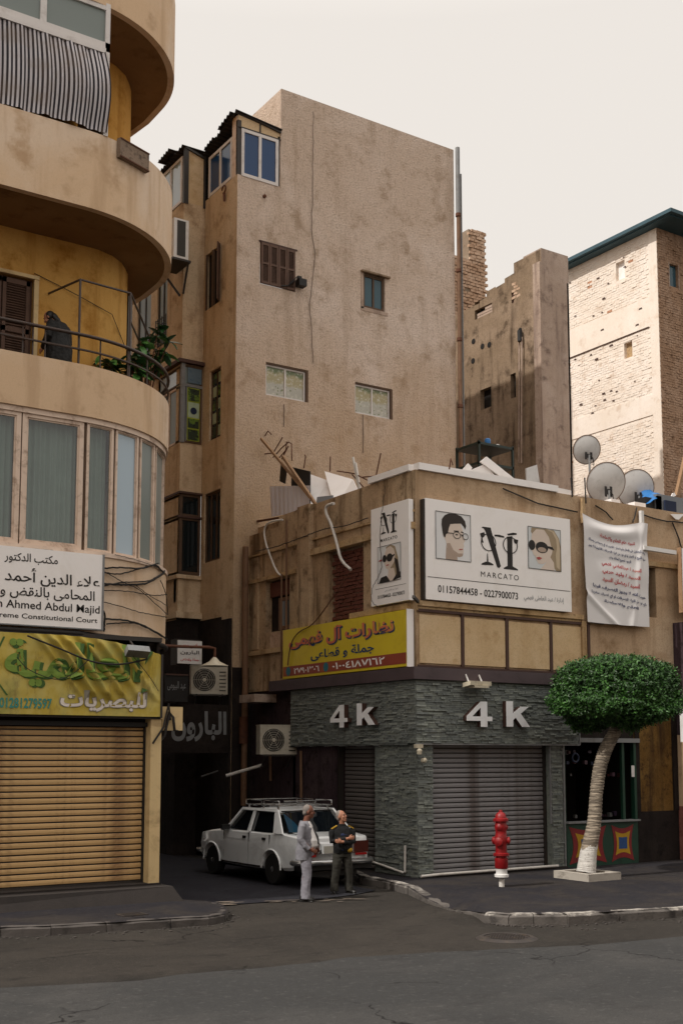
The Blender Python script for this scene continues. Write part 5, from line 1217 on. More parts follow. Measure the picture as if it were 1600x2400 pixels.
put_text('lettering', 'إدارة / عبد العاطى فهمي', f, M['sticker_grey'], m2, -21.0, -20.5, 6.26, 6.32, .008, ar=True); put_text('lettering', '01157844458 - 0227900073', f, M['ink'], m2, -21.26, -20.26, 6.14, 6.22, .012)
# arm lamp bracket stub
solo(MB().bar(onX(968,1398,AX-.1), (CX-.02,CY-.1,5.95), .06), 'bracket', M['metal_dark'], 'short dark iron bracket between the two hoardings and the yellow sign', 'bracket', (CX,CY,6.1))
# yellow lightbox sign on the alley side
M['yellow_sign'] = paint('yellow_sign_face', 'd3bc2a', .45, .06, 'a8891f', 1.2, damt=.4); M['orange_print'] = paint('orange_brown_print', '8f4230', .5, .1, 'b8702c', .8, damt=.8); M['salmon'] = paint('salmon_print', 'c96a4c', .5, .1, 'd19a55', 1.5, damt=.9); M['navy_ink'] = paint('navy_ink', '254263', .6, .1); M['teal2'] = paint('teal_print', '2c6f7c', .5, .05)
YX = CX-.20
ys = thing('yellow_shop_sign', 'long yellow Arabic shop sign on the alley side under the narrow hoarding', 'sign', (YX, 23, 5.2))
ya, yb = 25.32, 20.14; yz0, yz1 = 4.58, 5.80
MB().box(YX, YX+.17, yb, ya, yz0, yz1).build('sign_box', M['yellow_sign'], ys)
MB().box(YX-.006, YX+.172, yb-.02, yb, yz0-.01, yz1+.01).build('end_cap', M['white_board'], ys)
f = fA(YX)
mb = MB(); mb.flat([(-ya+.02,yz0+.06),(-yb-.02,yz0+.06),(-yb-.02,yz0+.30),(-ya+.02,yz0+.30)], f, .004); mb.build('orange_strip', M['orange_print'], ys, fix=False)
put_text('lettering', 'نظارات آل فهمى', f, M['navy_ink'], ys, -24.98, -20.56, 5.26, 5.68, .05, ar=True, depth=.006)
put_text('lettering', 'نظارات آل فهمى', f, M['salmon'], ys, -25.02, -20.60, 5.29, 5.71, .03, ar=True, depth=.011)
put_text('lettering', 'جملة و قطاعى', f, M['navy_ink'], ys, -24.0, -21.35, 4.93, 5.20, .025, ar=True, depth=.006)
put_text('lettering', '٢٧٩٠١٣٠٦', f, M['white_board'], ys, -24.78, -23.62, 4.68, 4.84, .02, depth=.007)
put_text('lettering', '٠١٠٠٤١٨٧١٦٢', f, M['white_board'], ys, -23.05, -20.95, 4.68, 4.84, .02, depth=.007)
for uu in (-25.05, -23.33): mb = MB(); mb.flat(ell(uu, 4.76, .11, .11), f, .007); mb.flat(ringstrip(uu, 4.76, .08, .09, .03)[0], f, .008); mb.build('phone_icon', M['teal2'], ys, fix=False)
# white legal notice banner
nb = thing('notice_banner', 'white cloth notice banner with red and blue Arabic lines hanging right of the big hoarding', 'banner', (20.8, CY-.2, 7))
NX0, NX1, NZ0, NZ1 = 19.93, 22.14, 5.83, 8.42
def nfn(u, v, d):       # u,v 0..1
    x = NX0+.10*(1-v)+(NX1-NX0-.10*(1-v))*u; z = NZ0+(NZ1-NZ0)*v
    sag = .16*math.sin(math.pi*min(1, u*1.1))*v**3*1.0
    z = z-sag-(.02 if u > .9 else 0)*v + .10*math.sin(math.pi*u)*(1-v)**3*-0.2
    fold = .05*math.sin(math.pi*u)*(v**4)*math.sin(v*30)*1.2+.05*noise.noise((u*2.5, v*3, 1))+.05*math.exp(-((u-.82-.25*(v-.5))/.05)**2)+.05*math.exp(-((u*1.0+v*1.6-.42)/.05)**2)
    bell = .05*math.sin(math.pi*u)*(.4+.6*(1-v))
    return (x, CY-.14-fold-bell-d, z)
mb = MB(); mb.grid(60, 80, lambda u, v: nfn(u, v, 0)); m, n, l, b = _mat('white_banner_cloth'); b.inputs['Base Color'].default_value = (.72,.70,.70,1); b.inputs['Roughness'].default_value = .8; M['cloth_white'] = m
mb.build('cloth', M['cloth_white'], nb, 80)
M['red_ink2'] = paint('faded_red_ink', 'b4262f', .7, .1, 'c8683a', 2, damt=.8); M['blue_ink2'] = paint('faded_blue_ink', '27325e', .7, .1, '5a5a66', 3, damt=.7)
lines = [('تنبيه هام للعلم والإحاطة', .24,.80,.790,.050,'red_ink2'),('يحظر التعامل على العقار رقم ١١ شارع التحرير او اي وحدة من وحداته', .06,.94,.715,.042,'blue_ink2'),('سواء بالبيع او الايجار او اي نوع من انواع التصرفات القانونية الا بعد', .06,.94,.655,.042,'blue_ink2'),
 ('الرجوع لجميع الملاك وهم', .36,.70,.600,.040,'blue_ink2'),('السيد / عبدالعاطي فهمي', .24,.84,.515,.055,'red_ink2'),('السيد / وليد حربي', .24,.82,.440,.055,'red_ink2'),('السيد / رمضان السيد', .24,.82,.365,.055,'red_ink2'),
 ('حيث انه لا يجوز التصرف فيها', .10,.94,.290,.042,'blue_ink2'),('باي نوع من انواع التصرفات او اي تصرف منفردا', .08,.95,.225,.042,'blue_ink2'),('للعلم والاحاطة', .26,.80,.165,.040,'blue_ink2')]
for tx, a, b_, v0, hh, mt in lines:
    slope = lambda u, v: v-.085*(u-.5)
    vs, fs = text_mesh(arabic(tx), .022, b_-a, hh)
    mb = MB(); mb.add([nfn(a+x, v0-.085*(a+x-.5)+y, .012+z*3) for x, y, z in vs], fs); mb.build('lettering', M[mt], nb, fix=False)
mb = MB(); mb.bar((20.0,CY-.08,8.80),(20.0,CY-.08,8.2),.08); mb.build('left_batten', M['trim'], nb); mb = MB(); mb.bar((21.99,CY-.10,8.72),(21.99,CY-.10,7.7),.09); mb.build('right_batten', M['white'], nb)
mb = MB(); mb.bar(nfn(.06,0,-.03), nfn(.25,0.0,-.03), .03); mb.build('bottom_stick', M['black'], nb)
solo(MB().bar((21.95,CY-.15,7.78),(23.0,CY-.25,7.74),.11,.10), 'white_beam', M['white'], 'white horizontal beam sticking out right of the cloth notice', 'beam', (21.95,CY,7.8))
# edge of a further sign at the far right
t = thing('shop_sign', 'white sign edge with a blue mark cut off at the right side of the photo', 'sign', (23.4, CY-.3, 7)); MB().box(23.08, 24.6, CY-.38, CY-.28, 6.25, 7.85).build('board', M['white_board'], t)
mb = MB(); mb.box(23.12,24.5,CY-.386,CY-.3801,6.7,7.6); mb.build('panel', M['salmon'], t) if 0 else None
mb = MB(); mb.box(23.14,23.3,CY-.387,CY-.381,6.30,6.62); mb.build('blue_mark', M['navy_ink'], t); MB().box(23.06,23.085,CY-.39,CY-.27,6.23,7.87).build('sign_frame', M['wood'], t)
# dark upper window right of the banner
MB().box(21.95, 22.55, CY+.24, CY+.25, 6.1, 7.35).build('window_recess', M['dark'], cb)
# floodlight on the fascia
fl_ = thing('floodlight', 'small white floodlight fixed to the purple brown fascia above the front 4', 'floodlight', (16.9, CY-.3, 4.5))
a = onY(1118, 1602, CY-.35); mb = MB(); mb.obox((a.x, CY-.34, a.z-.02), (.32,.03,0), (0,.13,-.02), (0,0,.045)); mb.box(a.x-.2,a.x+.2,CY-.5,CY-.3,a.z-.10,a.z-.05); mb.build('housing', M['lamp'], fl_)
for dx in (-.2,.17): MB().bar((a.x+dx,CY-.20,a.z+.20),(a.x+dx,CY-.32,a.z),.025).build('bracket', M['white'], fl_)
# two small cameras under the fascia corner
t = thing('security_camera', 'pair of small white cameras under the corner of the grey stone fascia', 'camera', (15.0,CY-.1,2.9)); MB().box(14.93,15.10,CY-.2,CY-.1,2.85,2.93).lathe([(.05,0),(.06,.08),(.03,.12)], (15.0,CY-.2,2.72), 10).build('mount', M['lamp'], t, 40)
MB().lathe([(.03,0),(.055,.03),(.055,.10),(.02,.13)], (15.1,CY-.14,2.58), 10, (.3,-1,.2)).build('camera_body', M['lamp'], t, 40)
# ------------------------------------------------------------------ right of the corner building, street level
# dark shop with coloured panels  (19.3 .. 21.75)
shp = thing('small_shop', 'narrow dark green shop with red, yellow and blue panels behind the street tree', 'shop', (20.5, CY, .15))
xa, xb = 19.30, 21.62
mb = MB(); mb.box(xa, 22.4, CY+.02, CY+.3, 3.05, 4.36); mb.build('header', M['black_wall'], shp)
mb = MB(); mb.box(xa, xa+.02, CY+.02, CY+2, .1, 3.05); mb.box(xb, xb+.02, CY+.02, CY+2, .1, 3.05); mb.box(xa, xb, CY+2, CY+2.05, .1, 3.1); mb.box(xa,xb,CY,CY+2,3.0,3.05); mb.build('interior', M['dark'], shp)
M['shop_green'] = paint('dark_green_shop_paint', '173b2c', .5, .1, '0e231a', 3); M['shop_red'] = paint('maroon_panel_paint', '7d1f22', .5, .1, '4a1a16', 3); M['shop_yellow'] = paint('yellow_panel_paint', 'b28a17', .5, .1, '80601a', 3); M['shop_blue'] = paint('blue_panel_paint', '25487c', .5, .1)
mb = MB(); mb.box(xa, xb, CY-.06, CY+.02, .14, 1.14); mb.build('counter_front', M['shop_green'], shp)
mb = MB(); mb.box(xa, xb+.02, CY-.14, CY+.1, 1.14, 1.18); mb.build('counter_top', M['metal_grey'], shp)
mb = MB(); mb.box(xb-.42, xb-.34, CY, CY+.08, 1.18, 3.0); mb.box(xb-.06, xb+.02, CY-.04, CY+.08, .14, 3.0); mb.box(xa, xa+.05, CY, CY+.08, 1.18, 3.0); mb.build('green_frame', M['shop_green'], shp)
mb = MB(); mb.box(xa, xb+.1, CY-.10, CY+.05, 3.0, 3.10); mb.build('top_rail', M['metal_grey'], shp)
for (a, b_) in ((19.36, 20.55), (20.72, 21.46)):
    c = (a+b_)/2
    for k, (mt, s) in enumerate((('shop_red',1),('shop_yellow',.68),('shop_blue',.38))):
        w2 = (b_-a)/2*s; h2 = .43*(1-(1-s)*1.1); n_ = 8; pts = []
        cor = [(-w2,-h2),(w2,-h2),(w2,h2),(-w2,h2)]
        for i in range(4):
            p, q = cor[i], cor[(i+1)%4]
            for j in range(n_): t = j/n_; bow = 1-.22*math.sin(math.pi*t)*(1 if k < 2 else .2); pts.append((c+(p[0]+(q[0]-p[0])*t)*(bow if i%2 else 1), .64+(p[1]+(q[1]-p[1])*t)*(bow if i%2 == 0 else 1)))
        mb = MB(); mb.prism(pts, lambda u, v, d: (u, CY-.061-d, v), .0, .006+.004*k); mb.build('painted_panel', M[mt], shp)
# goods and stickers
r_ = random.Random(12)
goods = []
for i in range(42):
    x = r_.uniform(xa+.08, xb-.1); z = r_.choice((1.25,1.45,1.65,2.2,2.5,2.75))+r_.uniform(0,.05); 
    if 19.6 < x < 21.0 and z < 2.4 and r_.random() < .6: continue
    s = r_.uniform(.02,.05); goods.append((x, CY+r_.uniform(.12,.5), z, s))
GM = [paint('toy_'+k, c, .5, .1) for k, c in (('purple','2f2236'),('red','451e1e'),('blue','232f49'),('grey','555555'),('pink','4b3440'))]
sk = MB(); 
for i, (x, y, z, s) in enumerate(goods): sk.mi = i % 5; sk.box(x-s, x+s, y-s, y+s, z-s, z+s*1.2)
o = sk.build('packets', GM, None, kind='stuff')
t_ = onY(1348,1776,CY+.02); mb = MB(); mb.tube([(t_.x+.10*math.cos(i*.35), CY+.03, t_.z+.10*math.sin(i*.35)) for i in range(19)], .022, 8)
solo(mb, 'hanging_ring', GM[2], 'grey blue ring hanging at the top left of the small shop opening', 'ring', t_, smooth=60)
a = onY(1482,1806,CY-.05); mb = MB().box(a.x-.05,a.x+.05,CY-.055,CY-.045,a.z-.15,a.z+.12); solo(mb, 'paper_notice', M['white'], 'small pale paper notice on the green shop frame', 'notice', a)
# gold relief lettering on the shop header
put_text('gold_lettering', 'مجوهرات', lambda u, v, d: (u, CY+.02-d, v), M['gold'], shp, 19.78, 20.55, 3.38, 3.62, .02, ar=True)
MB().box(19.76, 21.7, CY-.02, CY+.0199, 3.28, 3.72).build('header_board', paint('brown_header_board','3f2d20',.6,.15), shp) if 0 else None
# wall between shop and next building
wl = MB(); wl.box(21.64, 23.1, CY+.001, CY+.5, .13, 4.36); wl.build('shop_side_wall', plaster('stained_yellow_wall','6b4f28','33241a','7d6136',1.3,.9,20,.5,.02), cb)
mb = MB(); mb.box(21.66, 23.1, CY-.03, CY+.001, .13, 1.35); mb.box(21.64, 21.78, CY-.03, CY+.0, 1.35, 4.3); mb.box(22.95, 23.1, CY-.05, CY, 1.35, 4.36); mb.build('dark_dado', M['black_wall'], cb)
# next building with pink dado and round red sign
nb2 = thing('neighbouring_building', 'cream building with pink painted base at the right edge of the photo', 'building', (25, CY-.5, 0))
MB().box(23.12, 32, CY-.45, CY-.002, 1.45, 3.2).build('wall', M['cream'], nb2); MB().box(23.11, 32, CY-.46, CY-.002, .12, 1.45).build('pink_dado', plaster('pink_dado','8c5a50','6b4038','9c6b60',1,.6,25,.4,.01), nb2); MB().box(23.12, 32, CY-.3, CY-.002, 3.2, 6.0).build('upper_wall', M['dark_wall'], nb2)
sx_ = onY(1568, 1700, CY-.7).x
t = thing('round_logo_sign', 'white sign with dark red oval and letters at the right edge above the pink base', 'sign', (23.2, CY-.6, 3.6))
mb = MB(); mb.box(22.75, 24.6, CY-.62, CY-.46, 3.02, 3.98); mb.build('board', M['white'], t)
mb = MB(); mb.flat(ell(23.62, 3.62, .82, .30, 32), lambda u, v, d: (u, CY-.62-d, v), .004); mb.build('dark_oval', M['black'], t, fix=False)
mb = MB(); mb.flat(ell(23.62, 3.62, .78, .265, 32), lambda u, v, d: (u, CY-.62-d, v), .007); mb.build('red_oval', paint('dark_red_sign','7d1a20',.4,.08), t, fix=False)
put_text('lettering', 'SI', lambda u, v, d: (u, CY-.62-d, v), M['white'], t, 23.02, 23.34, 3.50, 3.74, .03, depth=.011)
put_text('lettering', 'عيادات', lambda u, v, d: (u, CY-.62-d, v), M['ink'], t, 23.06, 23.5, 3.15, 3.26, .02, ar=True) 
mb = MB(); mb.add([(22.76,CY-.625,3.03),(23.0,CY-.625,3.03),(22.76,CY-.625,3.22)], [(0,1,2)]); mb.build('dark_corner', M['black'], t, fix=False)
solo(MB().box(23.22,23.7,CY-.6,CY-.46,2.35,2.80).box(23.3,23.5,CY-.62,CY-.6,2.5,2.7), 'meter_box', M['black'], 'black meter box on the cream wall under the round red sign', 'meter box', (23.4,CY-.5,2.5))

# ------------------------------------------------------------------ grey narrow building behind
GX, GY = 27.3, 29.0
gb = thing('narrow_grey_building', 'narrow stained grey brown building right of the tall wall with a barred opening', 'building', (GX, GY, 0))
hz = lambda px0, py0, px1, py1: (min(onX(px0,py0,GX).y, onX(px1,py1,GX).y), max(onX(px0,py0,GX).y, onX(px1,py1,GX).y), min(onX(px0,py0,GX).z, onX(px1,py1,GX).z), max(onX(px0,py0,GX).z, onX(px1,py1,GX).z))
A = hz(1112,750,1152,690); B = hz(1198,712,1222,650); C = hz(1125,962,1150,905); D = hz(1196,935,1215,870)
ztop = onX(1268,580,GX).z; zt2 = onX(1185,648,GX).z
mb = MB()
wallgrid(mb, 'X', GX, GY, GY+1.4, 4, ztop-.05, [])
wallgrid(mb, 'X', GX, GY+1.4, 40, 4, ztop-.9, [A+(.3,), B+(.07,), C+(.2,), D+(.2,)])
# broken stepped top edge
for k, (y0, y1, zz_) in enumerate([(GY+1.4,GY+1.9,ztop-.45),(GY+1.9,GY+2.4,ztop-.62),(GY+2.4,GY+2.9,ztop-.60),(GY+2.9,GY+3.3,ztop-.83)]):
    mb.add([(GX,y0,ztop-.9),(GX,y1,ztop-.9),(GX,y1,zz_),(GX,y0,zz_+.03)], [(0,1,2,3)])
mb.box(GX+.001, GX+.22, GY+.9, 40, ztop-1.1, ztop-.9)
mb.build('side_wall', M['concrete_dark'], gb)  # darker than the front: the tall building's shade put into its colour
mb = MB(); wallgrid(mb, 'Y', GY, GX, GX+1.28, 4, ztop); mb.box(GX+.001, GX+1.28, GY+.001, GY+.9, ztop-.3, ztop-.001); mb.box(GX+1.2, GX+1.28, GY, 40, 4, ztop-1); mb.build('front_wall', M['concrete'], gb)
mb = MB(); mb.box(GX-.08, GX, GY-.0, GY+.35, 4, ztop-.5); mb.build('edge_strip', M['concrete'], gb)
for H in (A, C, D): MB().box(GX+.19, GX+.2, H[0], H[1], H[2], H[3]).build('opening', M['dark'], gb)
op_ = MB()
for k in range(6): zz_ = A[2]+(A[3]-A[2])*(k+.5)/6; op_.box(GX+.04, GX+.10, A[0], A[0]+(A[1]-A[0])*(.45 if k > 1 else .9), zz_-.05, zz_+.04)
op_.build('slat_board', M['concrete'], gb); 
mb = MB()
for k in range(5): zz_ = A[2]+(A[3]-A[2])*k/5; mb.bar((GX+.12,A[0],zz_),(GX+.12,A[1],zz_),.03)
for k in range(3): yy = A[0]+(A[1]-A[0])*(k+1)/4; mb.bar((GX+.11,yy,A[2]),(GX+.11,yy,A[3]),.03)
mb.build('bars', M['black'], gb)
bk = MB().box(GX+.05, GX+.06, B[0], B[1], B[2], B[3]).build('brick_patch', M['brown_trim'], gb)
bms2 = brick_meshes(.20, .085, .05, M['brick_tan'], 5, 8); og = parent_world(gb); z = B[2]+.06; row = 0
while z < B[3]-.04:
    y = B[0]+.10+(.1 if row % 2 else 0)
    while y < B[1]-.05: shared('brick', bms2[rnd.randrange(5)], bk, Vector((GX+.0+rnd.uniform(-.02,.02), y, z))-og, (0, rnd.uniform(-.15,.15), R(-90))); y += .23
    z += .125; row += 1
for px, py in ((1109,800),(1130,812),(1146,808),(1108,846),(1218,775)):
    a = onX(px, py, GX); MB().lathe([(.10,0),(.11,.01),(.08,.015)], (GX, a.y, a.z), 9, (-1,0,0)).build('painted_hole', M['dark'], gb)  # flat dark discs painted as shaded holes in the wall
t = thing('vent_pipes', 'pair of thin pale pipes running down the stained grey building', 'pipe', (GX-.1, 30.5, 10))
for px in (1216, 1222): a, b_ = onX(px, 790, GX-.1), onX(px-1, 1085, GX-.1); MB().tube([a, (GX-.1, b_.y, b_.z)], .028, 6).build('pipe', M['concrete'], t, 60)
MB().tube([onX(1217,775,GX-.12), onX(1218,800,GX-.12)], .09, 8).build('pipe_head', M['black'], t, 40)
# brick chimney stack behind
ch = thing('brick_stack', 'rough tan brick stack rising behind the stained grey building', 'brick wall', (28.4, 34.5, 18))
x0 = onY(1070,700,34.5).x; x1 = onY(1100,700,34.5).x; x2 = onY(1139,700,34.5).x; zA = onY(1085,600,34.5).z; zB = onY(1120,540,34.5).z; zC = onY(1100,715,34.5).z
mb = MB(); mb.box(x0-1, x1, 34.53, 35.2, zC-3, zA-.05); mb.box(x1+.0, x2-.03, 34.53, 35.1, zC-3, zB-.05); core = mb.build('core', M['mortar'], ch)
bms3 = brick_meshes(.235, .10, .12, M['brick_tan'], 6, 21); og = parent_world(ch); z = zC-.7; row = 0; cnt = 0
while z < zB-.02:
    x = (x0-.6 if z < zA-.05 else x1+.02)+(.12 if row % 2 else .0)
    while x < x2-.06:
        if cnt < 296 and rnd.random() > .03: shared('brick', bms3[rnd.randrange(6)], core, Vector((x+.10, 34.49+rnd.uniform(-.025,.025), z))-og, (rnd.uniform(-.05,.05), rnd.uniform(-.04,.04), rnd.uniform(-.06,.06))); cnt += 1
        x += .262
    z += .131; row += 1
# ------------------------------------------------------------------ whitewashed brick building
WX = 34.0; wy0 = onX(1545,800,WX).y; zr0 = onX(1545,528,WX).z
wb = thing('whitewashed_brick_building', 'tall whitewashed brick building with a blue eave at the right', 'building', (WX, wy0, 0))
wh = []
for (p0, q0, p1, q1) in ((1443,660,1462,608),(1462,842,1480,798)):
    a, b_ = onX(p0,q0,WX), onX(p1,q1,WX); wh.append((min(a.y,b_.y), max(a.y,b_.y), min(a.z,b_.z), max(a.z,b_.z), .18))
mb = MB(); wallgrid(mb, 'X', WX, wy0, 46, 2, zr0, wh); mb.build('white_wall', M['brick_white'], wb)
mb = MB(); wallgrid(mb, 'Y', wy0, WX, 48, 2, zr0, [(34.65,35.15,zr0-2.2,zr0-1.3,.15)]); mb.build('brown_wall', M['brick_brown'], wb)
for h_ in wh: MB().box(WX+.15, WX+.17, h_[0], h_[1], h_[2], h_[3]).build('window', M['white_board'] if h_ is wh[0] else M['trim'], wb)
MB().box(34.65, 35.15, wy0+.12, wy0+.14, zr0-2.2, zr0-1.3).build('window', M['blueglass2'], wb)
mb = MB(); mb.box(34.6,34.65,wy0-.02,wy0,zr0-2.25,zr0-1.25); mb.box(35.15,35.2,wy0-.02,wy0,zr0-2.25,zr0-1.25); mb.build('window_trim', M['concrete'], wb)
mb = MB(); mb.box(WX-.55, 50, wy0-1.2, 48, zr0+.02, zr0+.16); mb.box(WX-.40,50,wy0-1.0,48,zr0-.03,zr0+.02); mb.build('eave', M['blue_eave'], wb)
mb = MB(); mb.box(WX-.12, WX+.0, wy0+.2, 48, zr0-.25, zr0-.03); mb.build('eave_shadow_board', M['brown_trim'], wb) if 0 else None
# concrete frame lines: smooth bands proud of the brick
zb1 = onX(1535,752,WX).z; zb2 = onX(1535,925,WX).z
mb = MB(); mb.box(WX-.03, WX, wy0, wy0+.42, 2, zr0-.1); mb.box(WX-.03, WX, wy0+.42, 46, zb1-.15, zb1+1.05); mb.box(WX-.03, WX, wy0+.42, 46, zb2-.75, zb2+.05); mb.build('concrete_band', M['brick_white'], wb)
mb = MB(); mb.box(WX-.045, WX-.03, wy0+.5, 46, zb1-.17, zb1-.13); mb.build('painted_shadow_line', M['brown_trim'], wb)  # brown strip stands in for the shadow under the band edge
# brick relief: uneven bricks, the nearest 300 as pieces
bricks = []; z = 8.5; row = 0
while z < zr0-.15:
    y = wy0+.55+(.13 if row % 2 else 0)
    while y < wy0+7.5:
        inb = zb1-.2 < z < zb1+1.08 or zb2-.8 < z < zb2+.08 or any(h_[0]-.15 < y < h_[1]+.15 and h_[2]-.06 < z < h_[3]+.06 for h_ in wh)
        if not inb: bricks.append((y, z))
        y += .262
    z += .098; row += 1
dn = plaster('bare_red_brick_patch', 'b98b70', '8d5f48', 'caa58c', 2, .2, 20, .5, .01)
bmw = brick_meshes(.25, .086, .05, M['brick_white'], 8, 31); bmr = brick_meshes(.24, .08, .05, dn, 3, 32)
wroot = [c_ for c_ in wb.children if c_.name.startswith('white_wall')][0]; og = parent_world(wb)
bricks.sort(key=lambda b_: (b_[0]-wy0)+.25*abs(b_[1]-18)); bigm = MB(); r2 = random.Random(5)
for i, (y, z) in enumerate(bricks):
    q = noise.noise((y*.7, z*.7, 2)); pr = .004+abs(r2.gauss(0, .009))+max(0, q)*.02
    if r2.random() < .012+.02*max(0,q): pr = -.05
    if i < 300:
        if pr > 0: shared('brick', bmw[r2.randrange(8)], wroot, Vector((WX-pr, y, z))-og, (r2.uniform(-.03,.03), r2.uniform(-.03,.03), R(-90)+r2.uniform(-.03,.03)))
    elif pr > 0:
        h_ = .043; l_ = .122; j = lambda: r2.uniform(-.006,.006); bigm.mi = 1 if (q > .33 and r2.random() < .25) else 0
        bigm.add([(WX-pr,y-l_+j(),z-h_+j()),(WX-pr+j(),y+l_+j(),z-h_+j()),(WX-pr,y+l_+j(),z+h_+j()),(WX-pr+j(),y-l_+j(),z+h_+j()),(WX+.01,y-l_,z-h_),(WX+.01,y+l_,z-h_),(WX+.01,y+l_,z+h_),(WX+.01,y-l_,z+h_)], [(0,1,2,3),(0,4,5,1),(1,5,6,2),(2,6,7,3),(3,7,4,0)])
bigm.build('bricks', [M['brick_white'], dn], wroot, kind='stuff', fix=False)
# missing bricks: flat brown patches painted as shaded pits
mb = MB(); hol = []
for i in range(70):
    y = wy0+.6+r2.random()**.8*6; z = r2.uniform(9, zr0-.4)
    s = r2.uniform(.03,.08); mb.add([(WX-.034,y-s*1.4,z-s*.5),(WX-.034,y+s*1.4,z-s*.4),(WX-.034,y+s,z+s*.5),(WX-.034,y-s,z+s*.6)], [(0,1,2,3)])
mb.build('painted_pits', M['brown_trim'], wroot, kind='stuff')
# brown brick courses on its street side
mb = MB(); z = 8; row = 0
while z < zr0-.2:
    x = WX+.1+(.13 if row % 2 else 0)
    while x < WX+2.6:
        if not (34.5 < x < 35.3 and zr0-2.3 < z < zr0-1.2): pr = .004+abs(r2.gauss(0,.012)); mb.add([(x-.12,wy0-pr,z-.04),(x+.12,wy0-pr,z-.04),(x+.12,wy0-pr,z+.04),(x-.12,wy0-pr,z+.04),(x-.12,wy0+.01,z-.04),(x+.12,wy0+.01,z-.04),(x+.12,wy0+.01,z+.04),(x-.12,wy0+.01,z+.04)], [(0,1,2,3),(0,4,5,1),(1,5,6,2),(2,6,7,3),(3,7,4,0)])
        x += .262
    z += .098; row += 1
mb.build('bricks', M['brick_brown'], [c_ for c_ in wb.children if c_.name.startswith('brown_wall')][0], kind='stuff', fix=False)
MB().box(WX+.9, WX+3, wy0-.6, wy0, 2, 12.6).build('projecting_wall', M['concrete'], wb)

# ------------------------------------------------------------------ building added so that the far alley end is closed and dark
ab = thing('added_alley_end_building', 'added dark building closing the far end of the alley to keep it dark', 'building', (12, 40, 0))
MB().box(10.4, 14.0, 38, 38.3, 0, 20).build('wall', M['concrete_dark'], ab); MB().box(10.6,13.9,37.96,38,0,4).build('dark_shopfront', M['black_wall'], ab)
# black shop front inside the alley with metal letters
fsx = BX
bs = thing('black_shop_front', 'black shop front in the alley with grey metal Arabic letters', 'shop', (14, 30, 0))
mb = MB(); mb.box(BX-.05, BX, BY+.0, 34, 2.6, 6.4); mb.build('fascia', M['black_wall'], bs); MB().box(BX-.03, BX-.005, BY, 34, 0, 2.6).build('shutter', M['black_wall'], bs)
MB().box(BX-.05, TX, BY-.03, BY, 0, 6.45).build('end_panel', M['black_wall'], bs)
fQ = lambda u, v, d: (BX-.055-d, -u, v)
a = onX(382,1730,BX-.06); 
# letters face the viewer on the end panel and fascia
q0 = onX(532,1665,TX-.05); q1 = onX(530,1720,TX-.05)
MB().box(TX-.06, TX-.005, 27.5, BY-.03, .1, 6.3).build('return_panel', M['black_wall'], bs)
pl = onY(404,1738,BY-.16); pr_ = onY(531,1720,BY-.16)
bd = Vector((pr_.x-pl.x, 0, 0))
put_text('metal_lettering', 'البارون', lambda u, v, d: (u, 27.5-d, v), M['metal_grey'], bs, onY(402,1700,27.5).x, onY(531,1700,27.5).x, onY(450,1738,27.5).z, onY(530,1668,27.5).z, .035, ar=True)
MB().box(onY(382,1700,27.53).x, TX-.07, 27.51, 27.56, onY(450,1765,27.53).z, onY(450,1650,27.53).z).build('letter_board', M['black_wall'], bs)
for px in (395, 470, 525): a = onY(px,1680,28.05); MB().bar((a.x,28.05,a.z),(a.x,29.6,a.z+.1),.04).build('board_bracket', M['metal_dark'], bs)
# small white sign and black sign hanging in the alley
YS = 27.2
def quad_sign(px0, py0, px1, py1, Y): a, b_ = onY(px0,py0,Y), onY(px1,py1,Y); return min(a.x,b_.x), max(a.x,b_.x), min(a.z,b_.z), max(a.z,b_.z)
x0, x1, z0, z1 = quad_sign(417,1500,473,1557,YS); t = thing('white_alley_sign', 'small white sign with red and black Arabic letters above the air conditioner in the alley', 'sign', (x0,YS,z0))
MB().box(x0,x1,YS,YS+.06,z0,z1).build('board', M['white'], t); MB().box(x0-.05,x0-.01,YS+.02,YS+.3,z0-.03,z1+.03).box(x0-.05,x1,YS+.07,YS+.1,z1,z1+.04).build('sign_frame', M['metal_dark'], t)
for txt, mt, a, b_ in (('ملابس حريمى','red',.66,.90),('البارون','ink',.38,.58),('جملة وقطاعى','red',.10,.24)): put_text('lettering', txt, lambda u, v, d: (u, YS-d, v), M[mt], t, x0+.08, x1-.08, z0+(z1-z0)*a, z0+(z1-z0)*b_, .02, ar=True)
x0, x1, z0, z1 = quad_sign(388,1582,440,1645,YS); t = thing('black_alley_sign', 'dark sign with faint pale script low in the alley left of the air conditioner', 'sign', (x0,YS,z0))
MB().box(x0,x1,YS,YS+.05,z0,z1).build('board', M['black'], t); MB().box(x0,x1,YS-.03,YS+.06,z1,z1+.04).build('sign_top', M['brown_trim'], t)
put_text('lettering', 'عيد البيومى', lambda u, v, d: (u, YS-d, v), M['metal_grey'], t, x0+.06, x1-.06, z0+(z1-z0)*.42, z0+(z1-z0)*.78, .01, ar=True)
# lamp on an arm
t = thing('street_lamp', 'white enamel shade lamp on a bent arm above the alley air conditioner', 'street lamp', (13,24,6))
YLp = 24.2; P = [onY(372,1513,YLp), onY(440,1516,YLp), onY(490,1517,YLp), onY(504,1520,YLp), onY(503,1545,YLp)]
MB().tube([onY(340,1508,YLp-1.2)]+P, .035, 7).build('arm', M['rust'], t, 60)
c = P[-1]; MB().lathe([(.03,.05),(.08,0),(.12,-.05),(.30,-.14),(.31,-.16),(.26,-.155),(.05,-.05)], (c.x,c.y,c.z), 20).build('lamp_shade', M['lamp'], t, 60)
